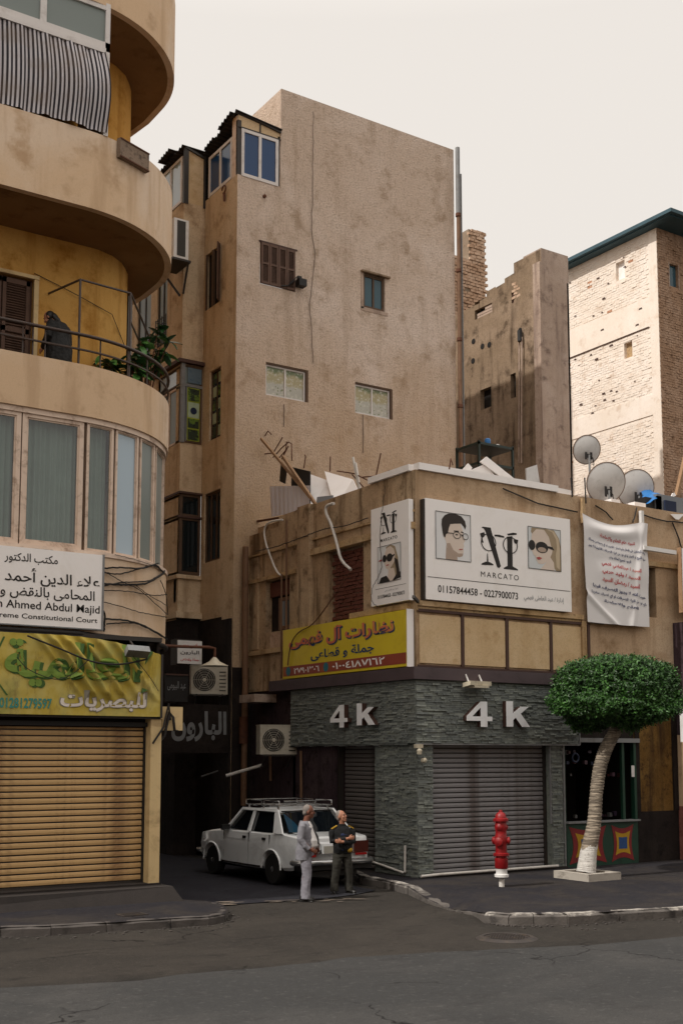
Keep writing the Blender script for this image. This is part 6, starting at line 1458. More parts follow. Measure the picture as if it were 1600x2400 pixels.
# cream box on the pillar with tangled cable
t = thing('junction_box', 'cream metal junction box with tangled black cable beside the corner pillar', 'box', (9.4,20.1,3.6)); a = onY(381,1656,20.15); b_ = onY(428,1712,20.15)
MB().box(a.x,b_.x,20.15,20.4,b_.z,a.z).build('box', M['pillar'], t)
MB().tube([(a.x-.15,20.1,b_.z-.3),(a.x+.02,20.08,b_.z-.1),(a.x+.12,20.1,a.z-.1),(a.x+.2,20.1,a.z-.2),(a.x+.22,20.08,b_.z),(a.x+.3,20.1,b_.z-.02)], .028, 6).build('cable_tangle', M['cable'], t, 60)
MB().tube([(a.x-.25,20.0,b_.z-.25),(a.x-.05,19.98,b_.z+.05),(a.x+.08,20.05,a.z+.05),(a.x+.14,20.1,a.z-.25)], .02, 6).build('cable_tangle', M['cable'], t, 60)
# tubular lamps and pipes on the alley side of the corner building
t = thing('alley_downpipe', 'brown downpipe in the dark corner between the tall and the corner building', 'pipe', (14.9,27.3,2)); xq = onY(573,1600,27.25).x
MB().tube([(xq-.0,27.25,8.2),(xq,27.25,5.9),(xq+.02,27.25,4.6),(xq,27.25,1.4)], .085, 8).build('pipe', M['pipe'], t, 60); MB().tube([(xq-.02,27.25,3.0),(xq-.02,27.25,3.7)], .12, 8).build('collar', M['rust'], t, 60)
mb = MB(); a = onX(602,1640,14.9); mb.box(14.55, 15.2, a.y-.5, a.y+.3, a.z-.08, a.z+.12); solo(mb, 'canopy_box', M['concrete'], 'small pale box under the corner building edge in the alley', 'box', a)
for i, (p0, q0, p1, q1, lab) in enumerate(((472,1820,560,1790,'thin rod reaching into the alley on the left'),(530,1818,615,1793,'pale tube light reaching into the alley below the air conditioner'))):
    a, b_ = onX(p0,q0,14.2), onX(p1,q1,15.0); solo(MB().tube([a, b_], .02+.02*i, 6), 'metal_rod' if i == 0 else 'tube_lamp', M['metal_grey'] if i == 0 else M['pipe_white'], lab, 'rod' if i == 0 else 'lamp', a)
for i, (px, y0, y1) in enumerate(((705,1760,1880),(633,1745,1830))):
    a, b_ = onX(px,y0,CX-.05), onX(px+1,y1,CX-.05); solo(MB().tube([a,(a.x,b_.y,b_.z)], .035, 6), 'wall_pipe', M['pipe'], ['thin pipe on the dark wall left of the narrow shutter','thin pipe on the dark wall below the lower air conditioner'][i], 'pipe', a)

# ------------------------------------------------------------------ roof clutter
RZ = 8.2
def panel(name, label, cat, p, q, r_, s_, mat, th=.03, group=None):
    P = [Vector(v) for v in (p,q,r_,s_)]; nrm = (P[1]-P[0]).cross(P[3]-P[0]).normalized()*th; mb = MB(); mb.add(P+[v+nrm for v in P], [(0,1,2,3),(4,7,6,5),(0,4,5,1),(1,5,6,2),(2,6,7,3),(3,7,4,0)])
    return solo(mb, name, M[mat] if isinstance(mat, str) else mat, label, cat, P[0], group)
Yc = 26.3
XPp = CX+.35
a = onX(632,1140,XPp); b_ = onX(727,1138,XPp); c_ = onX(725,1195,XPp); d_ = onX(636,1212,XPp)
t = thing('ribbed_sheet', 'pale grey ribbed metal sheet leaning at the back of the low roof', 'metal sheet', d_)
mb = MB(); mb.grid(64, 2, lambda u, v: Vector(d_).lerp(Vector(c_), u).lerp(Vector(a).lerp(Vector(b_), u), v)+Vector((-.02*abs(math.sin(u*28)),0,0))); mb.build('sheet', paint('pale_grey_sheet','cfcdd6',.5,.05), t, 30)
panel('white_board', 'small white board leaning behind the large one on the low roof', 'board', onX(730,1195,XPp+.1), onX(786,1188,XPp+.1), onX(770,1128,XPp+.9), onX(726,1112,XPp+.9), 'white_board')
panel('white_board', 'large bright white board leaning at the roof edge above the walled up window', 'board', onX(787,1196,XPp-.1), onX(850,1172,XPp-.05), onX(828,1125,XPp+.9), onX(762,1106,XPp+.9), 'white_board')
panel('dark_board', 'narrow black board hanging beside the ribbed grey sheet', 'board', onX(657,1128,XPp), onX(669,1134,XPp), onX(674,1095,XPp), onX(660,1088,XPp), 'black')
panel('dark_board', 'dark wide panel behind the leaning timber', 'board', onX(683,1190,XPp+.2), onX(728,1190,XPp+.2), onX(728,1105,XPp+.2), onX(686,1095,XPp+.2), 'black')
panel('folded_sheet', 'folded grey sheets lying between the two white boards', 'sheet', onX(742,1190,XPp-.1), onX(775,1186,XPp-.1), onX(782,1162,XPp), onX(745,1166,XPp), 'grey_plastic')
for i, (p0, q0, p1, q1, w_, mt, lab) in enumerate([(612,1028,752,1196,.06,'wood','long thin rusty timber slanting over the ribbed sheet'),(663,1070,745,1190,.07,'wood','shorter timber crossing the long slanting one'),(697,1200,760,1196,.10,'wood','short wood plank lying on the low parapet edge'),(603,1222,700,1206,.05,'rust','thin rusty batten lying along the roof edge')]):
    a, b_ = onX(p0,q0,XPp-.12), onX(p1,q1,XPp-.12); solo(MB().bar(a,b_,w_), 'timber', M[mt], lab, 'timber', b_)
t = thing('rebar_bundle', 'bent rusty reinforcement bars sticking out above the low roof', 'rebar', onX(640,1070,XPp))
for pts in ([(575,1068),(600,1055),(620,1015)],[(575,1068),(640,1062),(662,1025)],[(640,1072),(660,1050),(676,1036),(683,1040),(684,1080)],[(650,1078),(670,1055),(672,1035)],[(660,1076),(676,1045)],[(605,1040),(622,1020),(628,1010),(636,1018)],[(712,1098),(716,1070),(714,1066)],[(773,1105),(774,1070)],[(880,1120),(892,1062)],[(850,1118),(880,1116),(905,1112),(912,1102)],[(790,1104),(830,1110),(870,1130)],[(825,1112),(850,1140),(858,1150)],[(1052,1100),(1056,1075),(1060,1090)]):
    mb = MB().tube([onX(x,y,XPp+.1) for x, y in pts], .016, 5); mb.build('bar', M['rust'], t, 60)
for i, (p0,q0,p1,q1) in enumerate([(827,1072,843,1160),(833,1085,848,1172)]): solo(MB().tube([onX(p0,q0,XPp+.1), onX(p1,q1,XPp+.1)], .028, 6), 'white_tube', M['pipe_white'], ['taller of two thin white tubes leaning right of the large white board','shorter of two thin white tubes leaning right of the large white board'][i], 'tube', onX(p1,q1,XPp+.1))
a = onX(898,1122,XPp); solo(MB().lathe([(.02,.10),(.10,.06),(.13,-.02),(.02,-.03)], a, 12), 'small_lamp', M['metal_dark'], 'small dark lamp on a bent wire above the left parapet', 'lamp', a, smooth=50)
# hoses
cable(cvX([(662,1218),(632,1224),(620,1240),(622,1268),(634,1305),(648,1338),(660,1350)],CX-.1), .026, 'white_hose', 'pipe_white', 'thin white hose bending over the parapet to the small window', 'hose', n=8)
cable(cvX([(782,1180),(766,1186),(764,1202),(776,1230),(788,1270),(800,1312),(822,1335)],CX-.14), .036, 'white_hose', 'pipe_white', 'thick white hose hanging down to the walled up window', 'hose', n=8)
cable(cvX([(820,1340),(780,1400),(735,1460),(700,1482),(682,1510),(674,1560)],CX-.24), .014, 'brown_cable', 'rust', 'thin brown cable slanting across to the left end of the yellow sign')
cable([onX(1060,1160,CX+.0) if 0 else onY(1178,1145,CY-.05),onY(1260,1180,CY-.05),onY(1352,1200,CY-.06)], .018, 'parapet_cable', 'cable', 'thin dark cable crossing the parapet above the large hoarding')
cable(cvX([(903,1140),(897,1180),(890,1260),(893,1330),(872,1380),(872,1410),(885,1422)],CX-.2), .006, 'thin_wire', 'cable', 'fine wire hanging down in front of the narrow hoarding', wob=.01)
cable(cvX([(600,1292),(650,1280),(700,1262),(760,1240),(800,1234),(862,1214)],CX-.14), .012, 'wall_wire', 'cable', 'dark wire running along the side wall under the parapet', wob=.008)
for i, (x, ys) in enumerate(((672,(1218,1590)),(660,(1345,1590)))):
    a, b_ = onX(x,ys[0],CX-.12), onX(x,ys[1],CX-.12); cable([a,(a.x,a.y,b_.z)], .025, 'conduit', 'pipe', ['upper brown conduit running down the side wall pilaster','brown conduit down the wall just left of the yellow sign'][i], 'conduit')
# loose white sheets near the parapet centre
def cube_piece(label, pxs, Y, mat='white_board'):
    P = [onY(x, y, Y) for x, y in pxs]; return panel('loose_sheet', label, 'sheet', *P, mat, .04, None)
cube_piece('long white strip slanting down across the roof pile', [(1125,1082),(1140,1070),(1205,1122),(1192,1132)], CY+.55)
cube_piece('pale sheet under the slanting white strip', [(1095,1105),(1135,1088),(1160,1115),(1120,1125)], CY+.6)
cube_piece('small white wedge at the left end of the roof pile', [(1083,1102),(1097,1086),(1106,1096),(1098,1112)], CY+.65)
cube_piece('white board strip lying on the right part of the parapet', [(1205,1135),(1208,1122),(1340,1150),(1338,1165)], CY+.10)
cube_piece('pale grey sheet leaning behind the parapet right of the shelf', [(1231,1130),(1262,1135),(1255,1090),(1230,1098)], CY+.9, 'dish')
# metal shelf
SY2 = 21.6
t = thing('metal_shelf', 'dark green two tier metal shelf standing on the low roof', 'shelf', onY(1170,1130,SY2))
sx0, sx1 = onY(1122,1090,SY2).x, onY(1204,1090,SY2+.0).x
zA = onY(1160,1044,SY2).z; zB = onY(1160,1090,SY2).z
for z in (zA, zB): MB().box(sx0, sx1, SY2, SY2+.9, z-.03, z+.03).build('shelf_board', M['green_metal'], t)
for x in (sx0, sx1-.05):
    for y in (SY2, SY2+.85): MB().box(x, x+.05, y, y+.05, RZ, zA+.06).build('leg', M['green_metal'], t)
solo(MB().lathe([(.07,0),(.075,.02),(.075,.14),(.06,.17),(.04,.18)], (sx0+.45,SY2+.2,zA+.03), 12), 'paint_can', M['blue_plastic'], 'small blue and white can on the top tier of the green shelf', 'can', (sx0+.45,SY2+.2,zA+.03), smooth=50)
solo(MB().lathe([(.05,0),(.08,.03),(.07,.09),(.03,.11)], (sx1-.28,SY2+.3,zA+.03), 12), 'white_pot', M['white'], 'small white pot at the right of the top tier of the green shelf', 'pot', (sx1-.28,SY2+.3,zA+.03), smooth=50)
solo(MB().lathe([(.04,0),(.05,.03),(.04,.06)], (sx1-.46,SY2+.25,zA+.03), 10), 'small_cup', M['trim'], 'tiny beige cup beside the white pot on the green shelf', 'cup', (sx1-.46,SY2+.25,zA+.03))
solo(MB().lathe([(.07,0),(.09,.03),(.03,.06)], (sx0+.6,SY2+.2,zB+.03), 10), 'white_bowl', M['white'], 'white bowl on the lower tier of the green shelf', 'bowl', (sx0+.6,SY2+.2,zB+.03))
# satellite dishes seen from behind
def dish(px, py, rad_px, Y, label, pole_to):
    c = onY(px, py, Y); r_ = (onY(px+rad_px, py, Y)-onY(px, py, Y)).x*.80
    t = thing('satellite_dish', label, 'satellite dish', c, 'satellite dishes on the low roof')
    ax = Vector((c.x*.35+.2, Y, 2.2)).normalized()*1.0; ax = Vector((.35,.87,.30)).normalized()
    prof = [(r_*i/8, .16*r_*((i/8)**2)) for i in range(9)]+[(r_*(8-i)/8, .16*r_*(((8-i)/8)**2)+.012) for i in range(9)]
    m_ = MB(); m_.lathe(prof, c, 40, ax); m_.build('reflector', M['dish'], t, 40)
    m_ = MB(); a = ax.orthogonal().normalized(); b2 = ax.cross(a); m_.tube([c+ax*.165*r_+(a*math.cos(q*.1571)+b2*math.sin(q*.1571))*r_ for q in range(41)], .013, 5, cap=False); m_.build('rim', M['rim'], t, 60)
    up = Vector((0,0,1)); side = ax.cross(up).normalized(); m_ = MB()
    for s in (-1,1): m_.obox(c-ax*.06-up*r_*.42+side*s*.07, side*.012, ax*.05, up*r_*.26)
    m_.obox(c-ax*.10-up*r_*.42, side*.08, ax*.012, up*r_*.14); m_.build('mount', M['black'], t)
    m_ = MB(); m_.tube([c-ax*.10-up*r_*.35, Vector((c.x-ax.x*.12, c.y-ax.y*.12, pole_to))], .028, 7); m_.build('pole', M['metal_grey'], t, 60)
    m_ = MB(); m_.tube([c-ax*.1-up*r_*.3, c-ax*.14-up*r_*.55+side*.08, c-ax*.1-up*r_*.9+side*.12, Vector((c.x+.1,c.y-.1,c.z-r_*1.15))], .012, 5); m_.build('cable', M['cable'], t, 60)
    return t
dish(1376, 1054, 30, 21.4, 'smallest satellite dish on a pole above the two larger dishes', 8.2)
dish(1422, 1132, 42, 20.7, 'left one of the two large overlapping satellite dishes', 8.5)
dish(1492, 1146, 39, 21.0, 'right one of the two large overlapping satellite dishes', 8.5)
# clutter at the far right of the roof
def gx(px, py, Y): return onY(px, py, Y)
a = gx(1520,1180,20.6); t = thing('blue_sheet', 'crumpled bright blue plastic sheet right of the satellite dishes', 'plastic sheet', a); mb = MB()
mb.grid(14, 10, lambda u, v: Vector(gx(1518,1180,20.5)).lerp(Vector(gx(1572,1165,20.5)), u)+Vector((0,.5*v,.30*math.sin(3.14*u)*(.3+v)+.06*noise.noise((u*4,v*4,1))))); mb.build('sheet', M['blue_plastic'], t, 60)
bxx = MB().box(gx(1540,1200,20.5).x, gx(1600,1200,20.5).x, 20.5, 20.55, 8.9, 9.35); bxx.box(gx(1540,1200,20.5).x, gx(1550,1200,20.5).x, 20.5, 21.2, 8.5, 9.35); bxx.box(gx(1540,1200,20.5).x, gx(1640,1200,20.5).x, 20.5, 21.2, 9.35, 9.40); solo(bxx, 'grey_crate', M['grey_plastic'], 'grey plastic crate under the blue sheet at the right end of the roof', 'crate', gx(1560,1200,20.5))
solo(MB().box(gx(1556,1200,20.47).x, gx(1582,1200,20.47).x, 20.44, 20.49, 8.78, 9.25), 'blue_cloth', M['navy'], 'dark blue cloth hanging in front of the grey crate', 'cloth', gx(1570,1200,20.47))
panel('white_scrap', 'white triangular scrap hanging over the parapet at the far right', 'scrap', gx(1570,1205,CY-.05), gx(1602,1205,CY-.05), gx(1590,1218,CY-.05), gx(1582,1217,CY-.05), 'white_board', .01)
panel('white_scrap', 'small white scrap on top of the grey crate', 'scrap', gx(1568,1168,20.7), gx(1582,1162,20.7), gx(1578,1155,20.7), gx(1574,1156,20.7), 'white_board', .02)
solo(MB().bar(gx(1583,1162,20.9), gx(1604,1070,20.9), .10,.06), 'timber', M['wood'], 'upright wooden plank leaning at the far right of the roof', 'timber', gx(1583,1162,20.9))
for i, (p0,p1,q0,q1,Y,lab) in enumerate([(1432,1452,1172,1196,20.5,'left white block below the satellite dishes'),(1487,1512,1180,1207,20.4,'right white block below the satellite dishes')]):
    a, b_ = gx(p0,q1,Y), gx(p1,q0,Y); solo(MB().box(a.x,b_.x,Y,Y+.3,8.6,b_.z), 'white_block', M['white_board'], lab, 'block', a)
solo(MB().box(gx(1512,1200,20.6).x, gx(1540,1200,20.6).x, 20.6,20.9,8.6,9.3).box(gx(1515,1200,20.55).x, gx(1538,1200,20.55).x,20.5,20.6,8.8,8.86), 'black_box', M['black'], 'black box between the right white block and the grey crate', 'box', gx(1520,1200,20.6))
for i, pts in enumerate([[(1395,1185),(1420,1200),(1435,1218)],[(1492,1190),(1485,1215),(1482,1225)],[(1500,1205),(1560,1222),(1610,1225)],[(1575,1225),(1590,1262),(1598,1290)],[(1370,1120),(1372,1180)],[(1338,1120),(1340,1165)]]):
    cable([gx(x,y,CY-.05) for x, y in pts], .018, 'roof_cable', 'cable', ['loose cable below the left large dish','loose cable below the right large dish','cable running along the parapet to the far right','cable hanging down at the right end of the parapet','thin rod left of the large dishes','thin rod at the corner of the right parapet strip'][i], wob=.01)
# ------------------------------------------------------------------ people
def blob(mb, c, r, n=14, tilt=(0,0,0)):
    rot = Matrix.Rotation(tilt[2],3,'Z')@Matrix.Rotation(tilt[1],3,'Y')@Matrix.Rotation(tilt[0],3,'X'); o = len(mb.v); m_ = n//2+1
    for i in range(m_+1):
        th = math.pi*(i/(m_))*.98+.01*math.pi
        for j in range(n): a = 6.28319*j/n; mb.v.append(tuple(Vector(c)+rot@Vector((r[0]*math.sin(th)*math.cos(a), r[1]*math.sin(th)*math.sin(a), r[2]*math.cos(th)))))
    for i in range(m_):
        for j in range(n): mb.f.append((o+i*n+j, o+i*n+(j+1)%n, o+(i+1)*n+(j+1)%n, o+(i+1)*n+j)); mb.m.append(0)
    mb.f.append(tuple(o+j for j in range(n))[::-1]); mb.f.append(tuple(o+m_*n+j for j in range(n))); mb.m += [0,0]
def loft(mb, secs, n=20):       # horizontal oval rings: cx, cy, cz, rx, ry
    o = len(mb.v)
    for cx, cy, cz, rx, ry in secs:
        for j in range(n): a = 6.28319*j/n; mb.v.append((cx+rx*math.copysign(abs(math.cos(a))**.85, math.cos(a)), cy+ry*math.copysign(abs(math.sin(a))**.85, math.sin(a)), cz))
    for i in range(len(secs)-1):
        for j in range(n): mb.f.append((o+i*n+j, o+i*n+(j+1)%n, o+(i+1)*n+(j+1)%n, o+(i+1)*n+j)); mb.m.append(0)
    mb.f.append(tuple(o+j for j in range(n))[::-1]); mb.f.append(tuple(o+(len(secs)-1)*n+j for j in range(n))); mb.m += [0,0]
def fused(mb, name, mat, parent, voxel=.008, wr=0, seed=0, smooth=1):
    o = bpy.data.objects.new(name, mb.mesh(name, mat)); COL.objects.link(o)
    r_ = o.modifiers.new('r', 'REMESH'); r_.mode = 'VOXEL'; r_.voxel_size = voxel
    s_ = o.modifiers.new('s', 'SMOOTH'); s_.factor = .5; s_.iterations = smooth
    me = bpy.data.meshes.new_from_object(o.evaluated_get(bpy.context.evaluated_depsgraph_get())); o.modifiers.clear(); o.data = me
    me.polygons.foreach_set('use_smooth', [True]*len(me.polygons))
    if wr:
        cs = [v.co.copy() for v in me.vertices]; ns_ = [v.vector.copy() for v in me.vertex_normals]; out = []
        for c, nv in zip(cs, ns_):
            k = noise.noise((c.x*13+seed, c.y*13, c.z*7))*.7+noise.noise((c.x*20, c.y*20+seed, c.z*26))*.25; out += list(c+nv*wr*k)
        me.vertices.foreach_set('co', out); me.update()
    if not me.materials: me.materials.append(mat)
    o.parent = parent; return o
def hand(mb, wrist, d, side, up, curl=.4, s=1.0):
    d, side, up = Vector(d).normalized(), Vector(side).normalized(), Vector(up).normalized(); w = Vector(wrist); c = w+d*.05*s
    rot = Matrix((d, side, up)).transposed(); 
    o = len(mb.v); tmp = MB(); blob(tmp, (0,0,0), (.05*s,.040*s,.018*s), 12); mb.add([rot@Vector(v)+c for v in tmp.v], tmp.f)
    for k, ln in enumerate((.062,.072,.068,.052)):
        b_ = w+d*.085*s+side*(.030-.020*k)*s; m1 = b_+d*ln*.5*s-up*curl*.012*s; m2 = m1+(d*.6-up*curl*1.2).normalized()*ln*.5*s; mb.tube([b_-d*.02*s, b_, m1, m2], [.0095*s,.0095*s,.009*s,.007*s], 7)
    b_ = w+d*.03*s+side*.032*s; mb.tube([b_, b_+d*.03*s+side*.022*s-up*.008*s, b_+d*.062*s+side*.026*s-up*.018*s], [.012*s,.011*s,.008*s], 7)
def head(mb, c, yaw, pitch=0, s=1.0):
    """c = base of the skull; faces +x turned by yaw"""
    rot = Matrix.Rotation(yaw,3,'Z')@Matrix.Rotation(-pitch,3,'Y'); t = MB()
    blob(t, (-.005,0,.135), (.094,.076,.098), 20); blob(t, (.035,0,.075), (.060,.058,.085), 16); blob(t, (.060,0,.022), (.034,.036,.028), 12)
    blob(t, (.084,0,.140), (.014,.048,.012), 10)                         # brow
    t.tube([(.088,0,.130),(.108,0,.100),(.112,0,.088),(.090,0,.078)], [.010,.013,.015,.010], 8)    # nose
    blob(t, (.090,0,.052), (.012,.024,.008), 10); blob(t, (.088,0,.040), (.012,.021,.008), 10)     # lips
    for s_ in (-1,1): blob(t, (-.002,s_*.080,.100), (.018,.008,.032), 10, (0,.2,0)); blob(t, (.070,s_*.040,.085), (.020,.020,.022), 10); blob(t, (.076,s_*.031,.118), (.013,.015,.009), 10)
    mb.add([rot@(Vector(v)*s)+Vector(c) for v in t.v], t.f); return rot
def face_bits(parent, c, rot, s, hair, hairmat, beard=False):
    def put(mb, nm, mt):
        o = bpy.data.objects.new(nm, mb.mesh(nm, mt, smooth=60)); COL.objects.link(o); o.parent = parent; return o
    X = lambda p: rot@(Vector(p)*s)+Vector(c)
    m_ = MB()
    for q in (-1,1): tmp = MB(); blob(tmp, (.0865,q*.031,.119), (.007,.0105,.0055), 10); m_.add([X(v) for v in tmp.v], tmp.f)
    put(m_, 'eyes', M['black'])
    m_ = MB()
    for q in (-1,1): m_.tube([X((.094,q*.016,.139)), X((.095,q*.032,.143)), X((.086,q*.048,.138))], .0045, 5)
    put(m_, 'eyebrows', hairmat)
    m_ = MB(); m_.tube([X((.1005,-.018,.0465)), X((.1035,0,.0465)), X((.1005,.018,.0465))], .0022, 5); put(m_, 'mouth_line', M['rust'])
    m_ = MB(); t = MB()
    hair(t); m_.add([X(v) for v in t.v], t.f); return fused(m_, 'hair', hairmat, parent, .009, .006, 3)
def short_hair(t):
    blob(t, (-.022,0,.150), (.086,.079,.090), 18); blob(t, (-.055,0,.09), (.048,.070,.06), 12)
SK1 = paint('dark_tanned_skin', '6f4636', .55, .08); SK2 = paint('ruddy_tanned_skin', '9a6a53', .55, .08); HR1 = paint('short_grey_hair', '77706b', .9, .15); HRB = paint('black_hair', '120e0d', .5, .2)
SUIT = paint('pale_grey_suit', '77767c', .85, .06, '55535a', 4, damt=.5); TRO = paint('grey_mauve_trousers', '7f7d85', .85, .06, '6c6872', 4, damt=.5); SHIRT = paint('white_shirt', 'c9c6c4', .8, .04); SHOE = paint('black_shoe', '151312', .35, .1)
JUM = paint('black_jumper', '08080a', .9, .1); NAVYJ = paint('navy_jumper_panel', '1b2440', .9, .1); YEL = paint('yellow_knit_trim', 'b08a2a', .9, .15); OLV = paint('olive_grey_trousers', '2e2c26', .9, .08, '201f1b', 4)
def shoes(parent, feet, yaw=0):
    for k, (x, y, a) in enumerate(feet):
        m_ = MB(); t = MB(); blob(t, (.045,0,.045), (.135,.047,.045), 14); blob(t, (-.045,0,.055), (.055,.043,.055), 12); t.box(-.09,.17,-.040,.040,.0,.02)
        rot = Matrix.Rotation(a,3,'Z'); m_.add([rot@Vector(v)+Vector((x,y,0)) for v in t.v], t.f); fused(m_, 'shoe', SHOE, parent, .008)
# --- man in the pale suit
def man_suit():
    t = thing('person', 'tall man in pale grey suit and white shirt standing side on behind the white car', 'person', (0,0,0), None)
    b_ = MB(); hr = head(b_, (.035,0,1.535), R(12), R(-4), 1.04)
    b_.tube([(-.01,0,1.40),(.005,0,1.48),(.03,0,1.58)], [.066,.060,.058], 12)
    loft(b_, [(0,0,.86,.10,.15),(.02,0,1.0,.13,.15),(0,0,1.2,.12,.165),(-.01,0,1.38,.10,.17),(-.01,0,1.44,.07,.12)])
    for s_ in (-1,1):
        b_.tube([(0,s_*.09,.90),(.01,s_*.10,.48),(-.01,s_*.10,.09)], [.075,.05,.038], 10); blob(b_, (.0,s_*.10,.055), (.05,.03,.03), 10)
        b_.tube([(-.01,s_*.18,1.40),(-.04,s_*.23,1.15),(.12,s_*.20,.96)], [.05,.042,.030], 10); hand(b_, (.12,s_*.20,.96), (.9,-s_*.5,-.3), (0,0,1), (0,s_,0), .8)
    fused(b_, 'body', SK1, t, .0065)
    face_bits(t, (.035,0,1.535), hr, 1.04, short_hair, HR1)
    q = MB(); loft(q, [(.015,0,.93,.135,.155),(.055,0,1.02,.175,.165),(.06,0,1.12,.175,.17),(.03,0,1.25,.145,.165),(.01,0,1.38,.115,.16),(0,0,1.45,.085,.11),(.0,0,1.475,.07,.075)]); fused(q, 'shirt', SHIRT, t, .008, .006, 2)
    q = MB()
    # jacket shell: rings open in front, thick
    def shell(secs, gap, n=26, th=.016):
        o = len(q.v); 
        for k in (0,1):
            for cx, cy, cz, rx, ry, g in secs:
                for j in range(n+1):
                    a = g+(6.28319-2*g)*j/n; r1 = rx-(th if k else 0); r2 = ry-(th if k else 0); q.v.append((cx+r1*math.cos(a), cy+r2*math.sin(a), cz))
        m_ = len(secs); N_ = n+1
        for k in (0,1):
            for i in range(m_-1):
                for j in range(n): b2 = o+k*m_*N_+i*N_+j; q.f.append((b2,b2+1,b2+N_+1,b2+N_)); q.m.append(0)
        for i in range(m_-1):
            for j in (0, n): a = o+i*N_+j; c = o+m_*N_+i*N_+j; q.f.append((a,a+N_,c+N_,c)); q.m.append(0)
        for i in (0, m_-1):
            for j in range(n): a = o+i*N_+j; c = o+m_*N_+i*N_+j; q.f.append((a,a+1,c+1,c)); q.m.append(0)
    shell([(-.03,0,.76,.165,.205,.85),(-.01,0,.90,.185,.205,.85),(.02,0,1.05,.19,.20,.75),(.015,0,1.2,.175,.195,.62),(-.005,0,1.34,.145,.20,.45),(-.02,0,1.43,.11,.165,.35),(-.02,0,1.48,.085,.10,.5)], 0)
    for s_ in (-1,1):
        q.tube([(-.015,s_*.155,1.43),(-.03,s_*.205,1.38),(-.06,s_*.245,1.16),(.02,s_*.235,1.03),(.10,s_*.205,.965)], [.060,.072,.064,.058,.050], 12)
    fused(q, 'jacket', SUIT, t, .0085, .014, 5)
    q = MB(); loft(q, [(.015,0,.84,.125,.165),(.015,0,.92,.135,.165),(.02,0,.985,.145,.165)])
    for s_, dx in ((-1,.03),(1,-.03)): q.tube([(.0,s_*.08,.88),(.01+dx*.3,s_*.095,.70),(.015+dx,s_*.10,.46),(-.005+dx,s_*.10,.25),(-.01+dx,s_*.10,.055)], [.102,.096,.080,.076,.085], 14)
    fused(q, 'trousers', TRO, t, .0085, .016, 9)
    m_ = MB(); loft(m_, [(.02,0,.975,.150,.168),(.02,0,1.0,.152,.168)]); fused(m_, 'belt', SHOE, t, .008)
    m_ = MB(); m_.tube([(.085,0,1.42),(.15,-.005,1.30),(.215,-.01,1.18),(.24,-.03,1.06)], [.012,.022,.03,.018], 8, sq=1.2); m_.build('tie', SHOE, t, 60)
    shoes(t, [(.0,-.10,R(-12)),(-.04,.10,R(10))]); return t
p1 = man_suit(); p1.location = (11.72, 19.05, .0); p1.rotation_euler = (0,0,R(-42))
# --- man with folded arms
def man_folded():
    t = thing('person', 'shorter man in black jumper with yellow trim standing with folded arms, looking up', 'person', (0,0,0), None)
    hc = (.02,0,1.36); hy_ = R(42)
    b_ = MB(); hr = head(b_, hc, hy_, R(14), 1.0)
    b_.tube([(-.02,0,1.24),(-.005,0,1.32),(.015,0,1.41)], [.062,.058,.056], 12)
    loft(b_, [(0,0,.76,.10,.14),(.01,0,.9,.11,.14),(0,0,1.08,.11,.155),(-.01,0,1.22,.09,.16),(-.01,0,1.28,.06,.11)])
    for s_ in (-1,1):
        b_.tube([(0,s_*.09,.80),(.0,s_*.12,.43),(-.02,s_*.14,.09)], [.07,.05,.036], 10); blob(b_, (-.01,s_*.14,.055), (.05,.03,.03), 10)
    b_.tube([(-.01,-.175,1.22),(.03,-.20,1.0),(.16,-.02,1.04),(.165,.08,1.06)], [.045,.04,.032,.028], 10); hand(b_, (.165,.07,1.06), (.1,1,.15), (0,-.1,1), (1,0,0), .7)
    b_.tube([(-.01,.175,1.22),(.03,.20,.99),(.17,.05,.99),(.19,-.06,1.0)], [.045,.04,.032,.028], 10); hand(b_, (.19,-.05,1.0), (.1,-1,.15), (0,.1,1), (1,0,0), .7)
    fused(b_, 'body', SK2, t, .0065)
    face_bits(t, hc, hr, 1.0, short_hair, HR1)
    q = MB(); loft(q, [(0,0,.77,.135,.175),(.02,0,.86,.15,.18),(.02,0,1.0,.14,.18),(.0,0,1.15,.13,.185),(-.01,0,1.24,.105,.165),(-.01,0,1.29,.075,.10),(-.005,0,1.33,.066,.072)])
    q.tube([(-.01,-.15,1.23),(.0,-.20,1.18),(.035,-.215,1.0),(.13,-.09,1.03),(.165,.03,1.055)], [.055,.066,.058,.050,.042], 12)
    q.tube([(-.01,.15,1.23),(.0,.20,1.18),(.035,.215,.99),(.14,.10,.98),(.185,-.02,.995)], [.055,.066,.058,.050,.042], 12)
    fused(q, 'jumper', JUM, t, .008, .012, 4)
    for s_ in (-1,1):
        m_ = MB(); 
        for k in range(3): m_.obox((.045-.03*k, s_*.165, 1.272-.004*k), (.010,0,0), (0,.050,-s_*.028), (0,0,.010))
        m_.build('shoulder_trim', YEL, t)
    m_ = MB(); blob(m_, (.075,.0,1.12), (.065,.12,.06), 12); m_.build('chest_panel', NAVYJ, t, 60); m_ = MB(); blob(m_, (.10,.105,.84), (.06,.075,.055), 12); m_.build('hem_patch', YEL, t, 60)
    m_ = MB(); blob(m_, (.11,-.02,.86), (.055,.10,.05), 12); m_.build('navy_band', NAVYJ, t, 60)
    q = MB(); loft(q, [(0,0,.70,.115,.165),(0,0,.78,.125,.17),(.0,0,.84,.125,.17)])
    for s_ in (-1,1): q.tube([(0,s_*.08,.77),(.01,s_*.105,.58),(.0,s_*.13,.38),(-.02,s_*.14,.2),(-.02,s_*.145,.055)], [.10,.094,.078,.074,.080], 14)
    fused(q, 'trousers', OLV, t, .0085, .016, 7)
    shoes(t, [(.0,-.15,R(-18)),(0,.15,R(26))]); return t
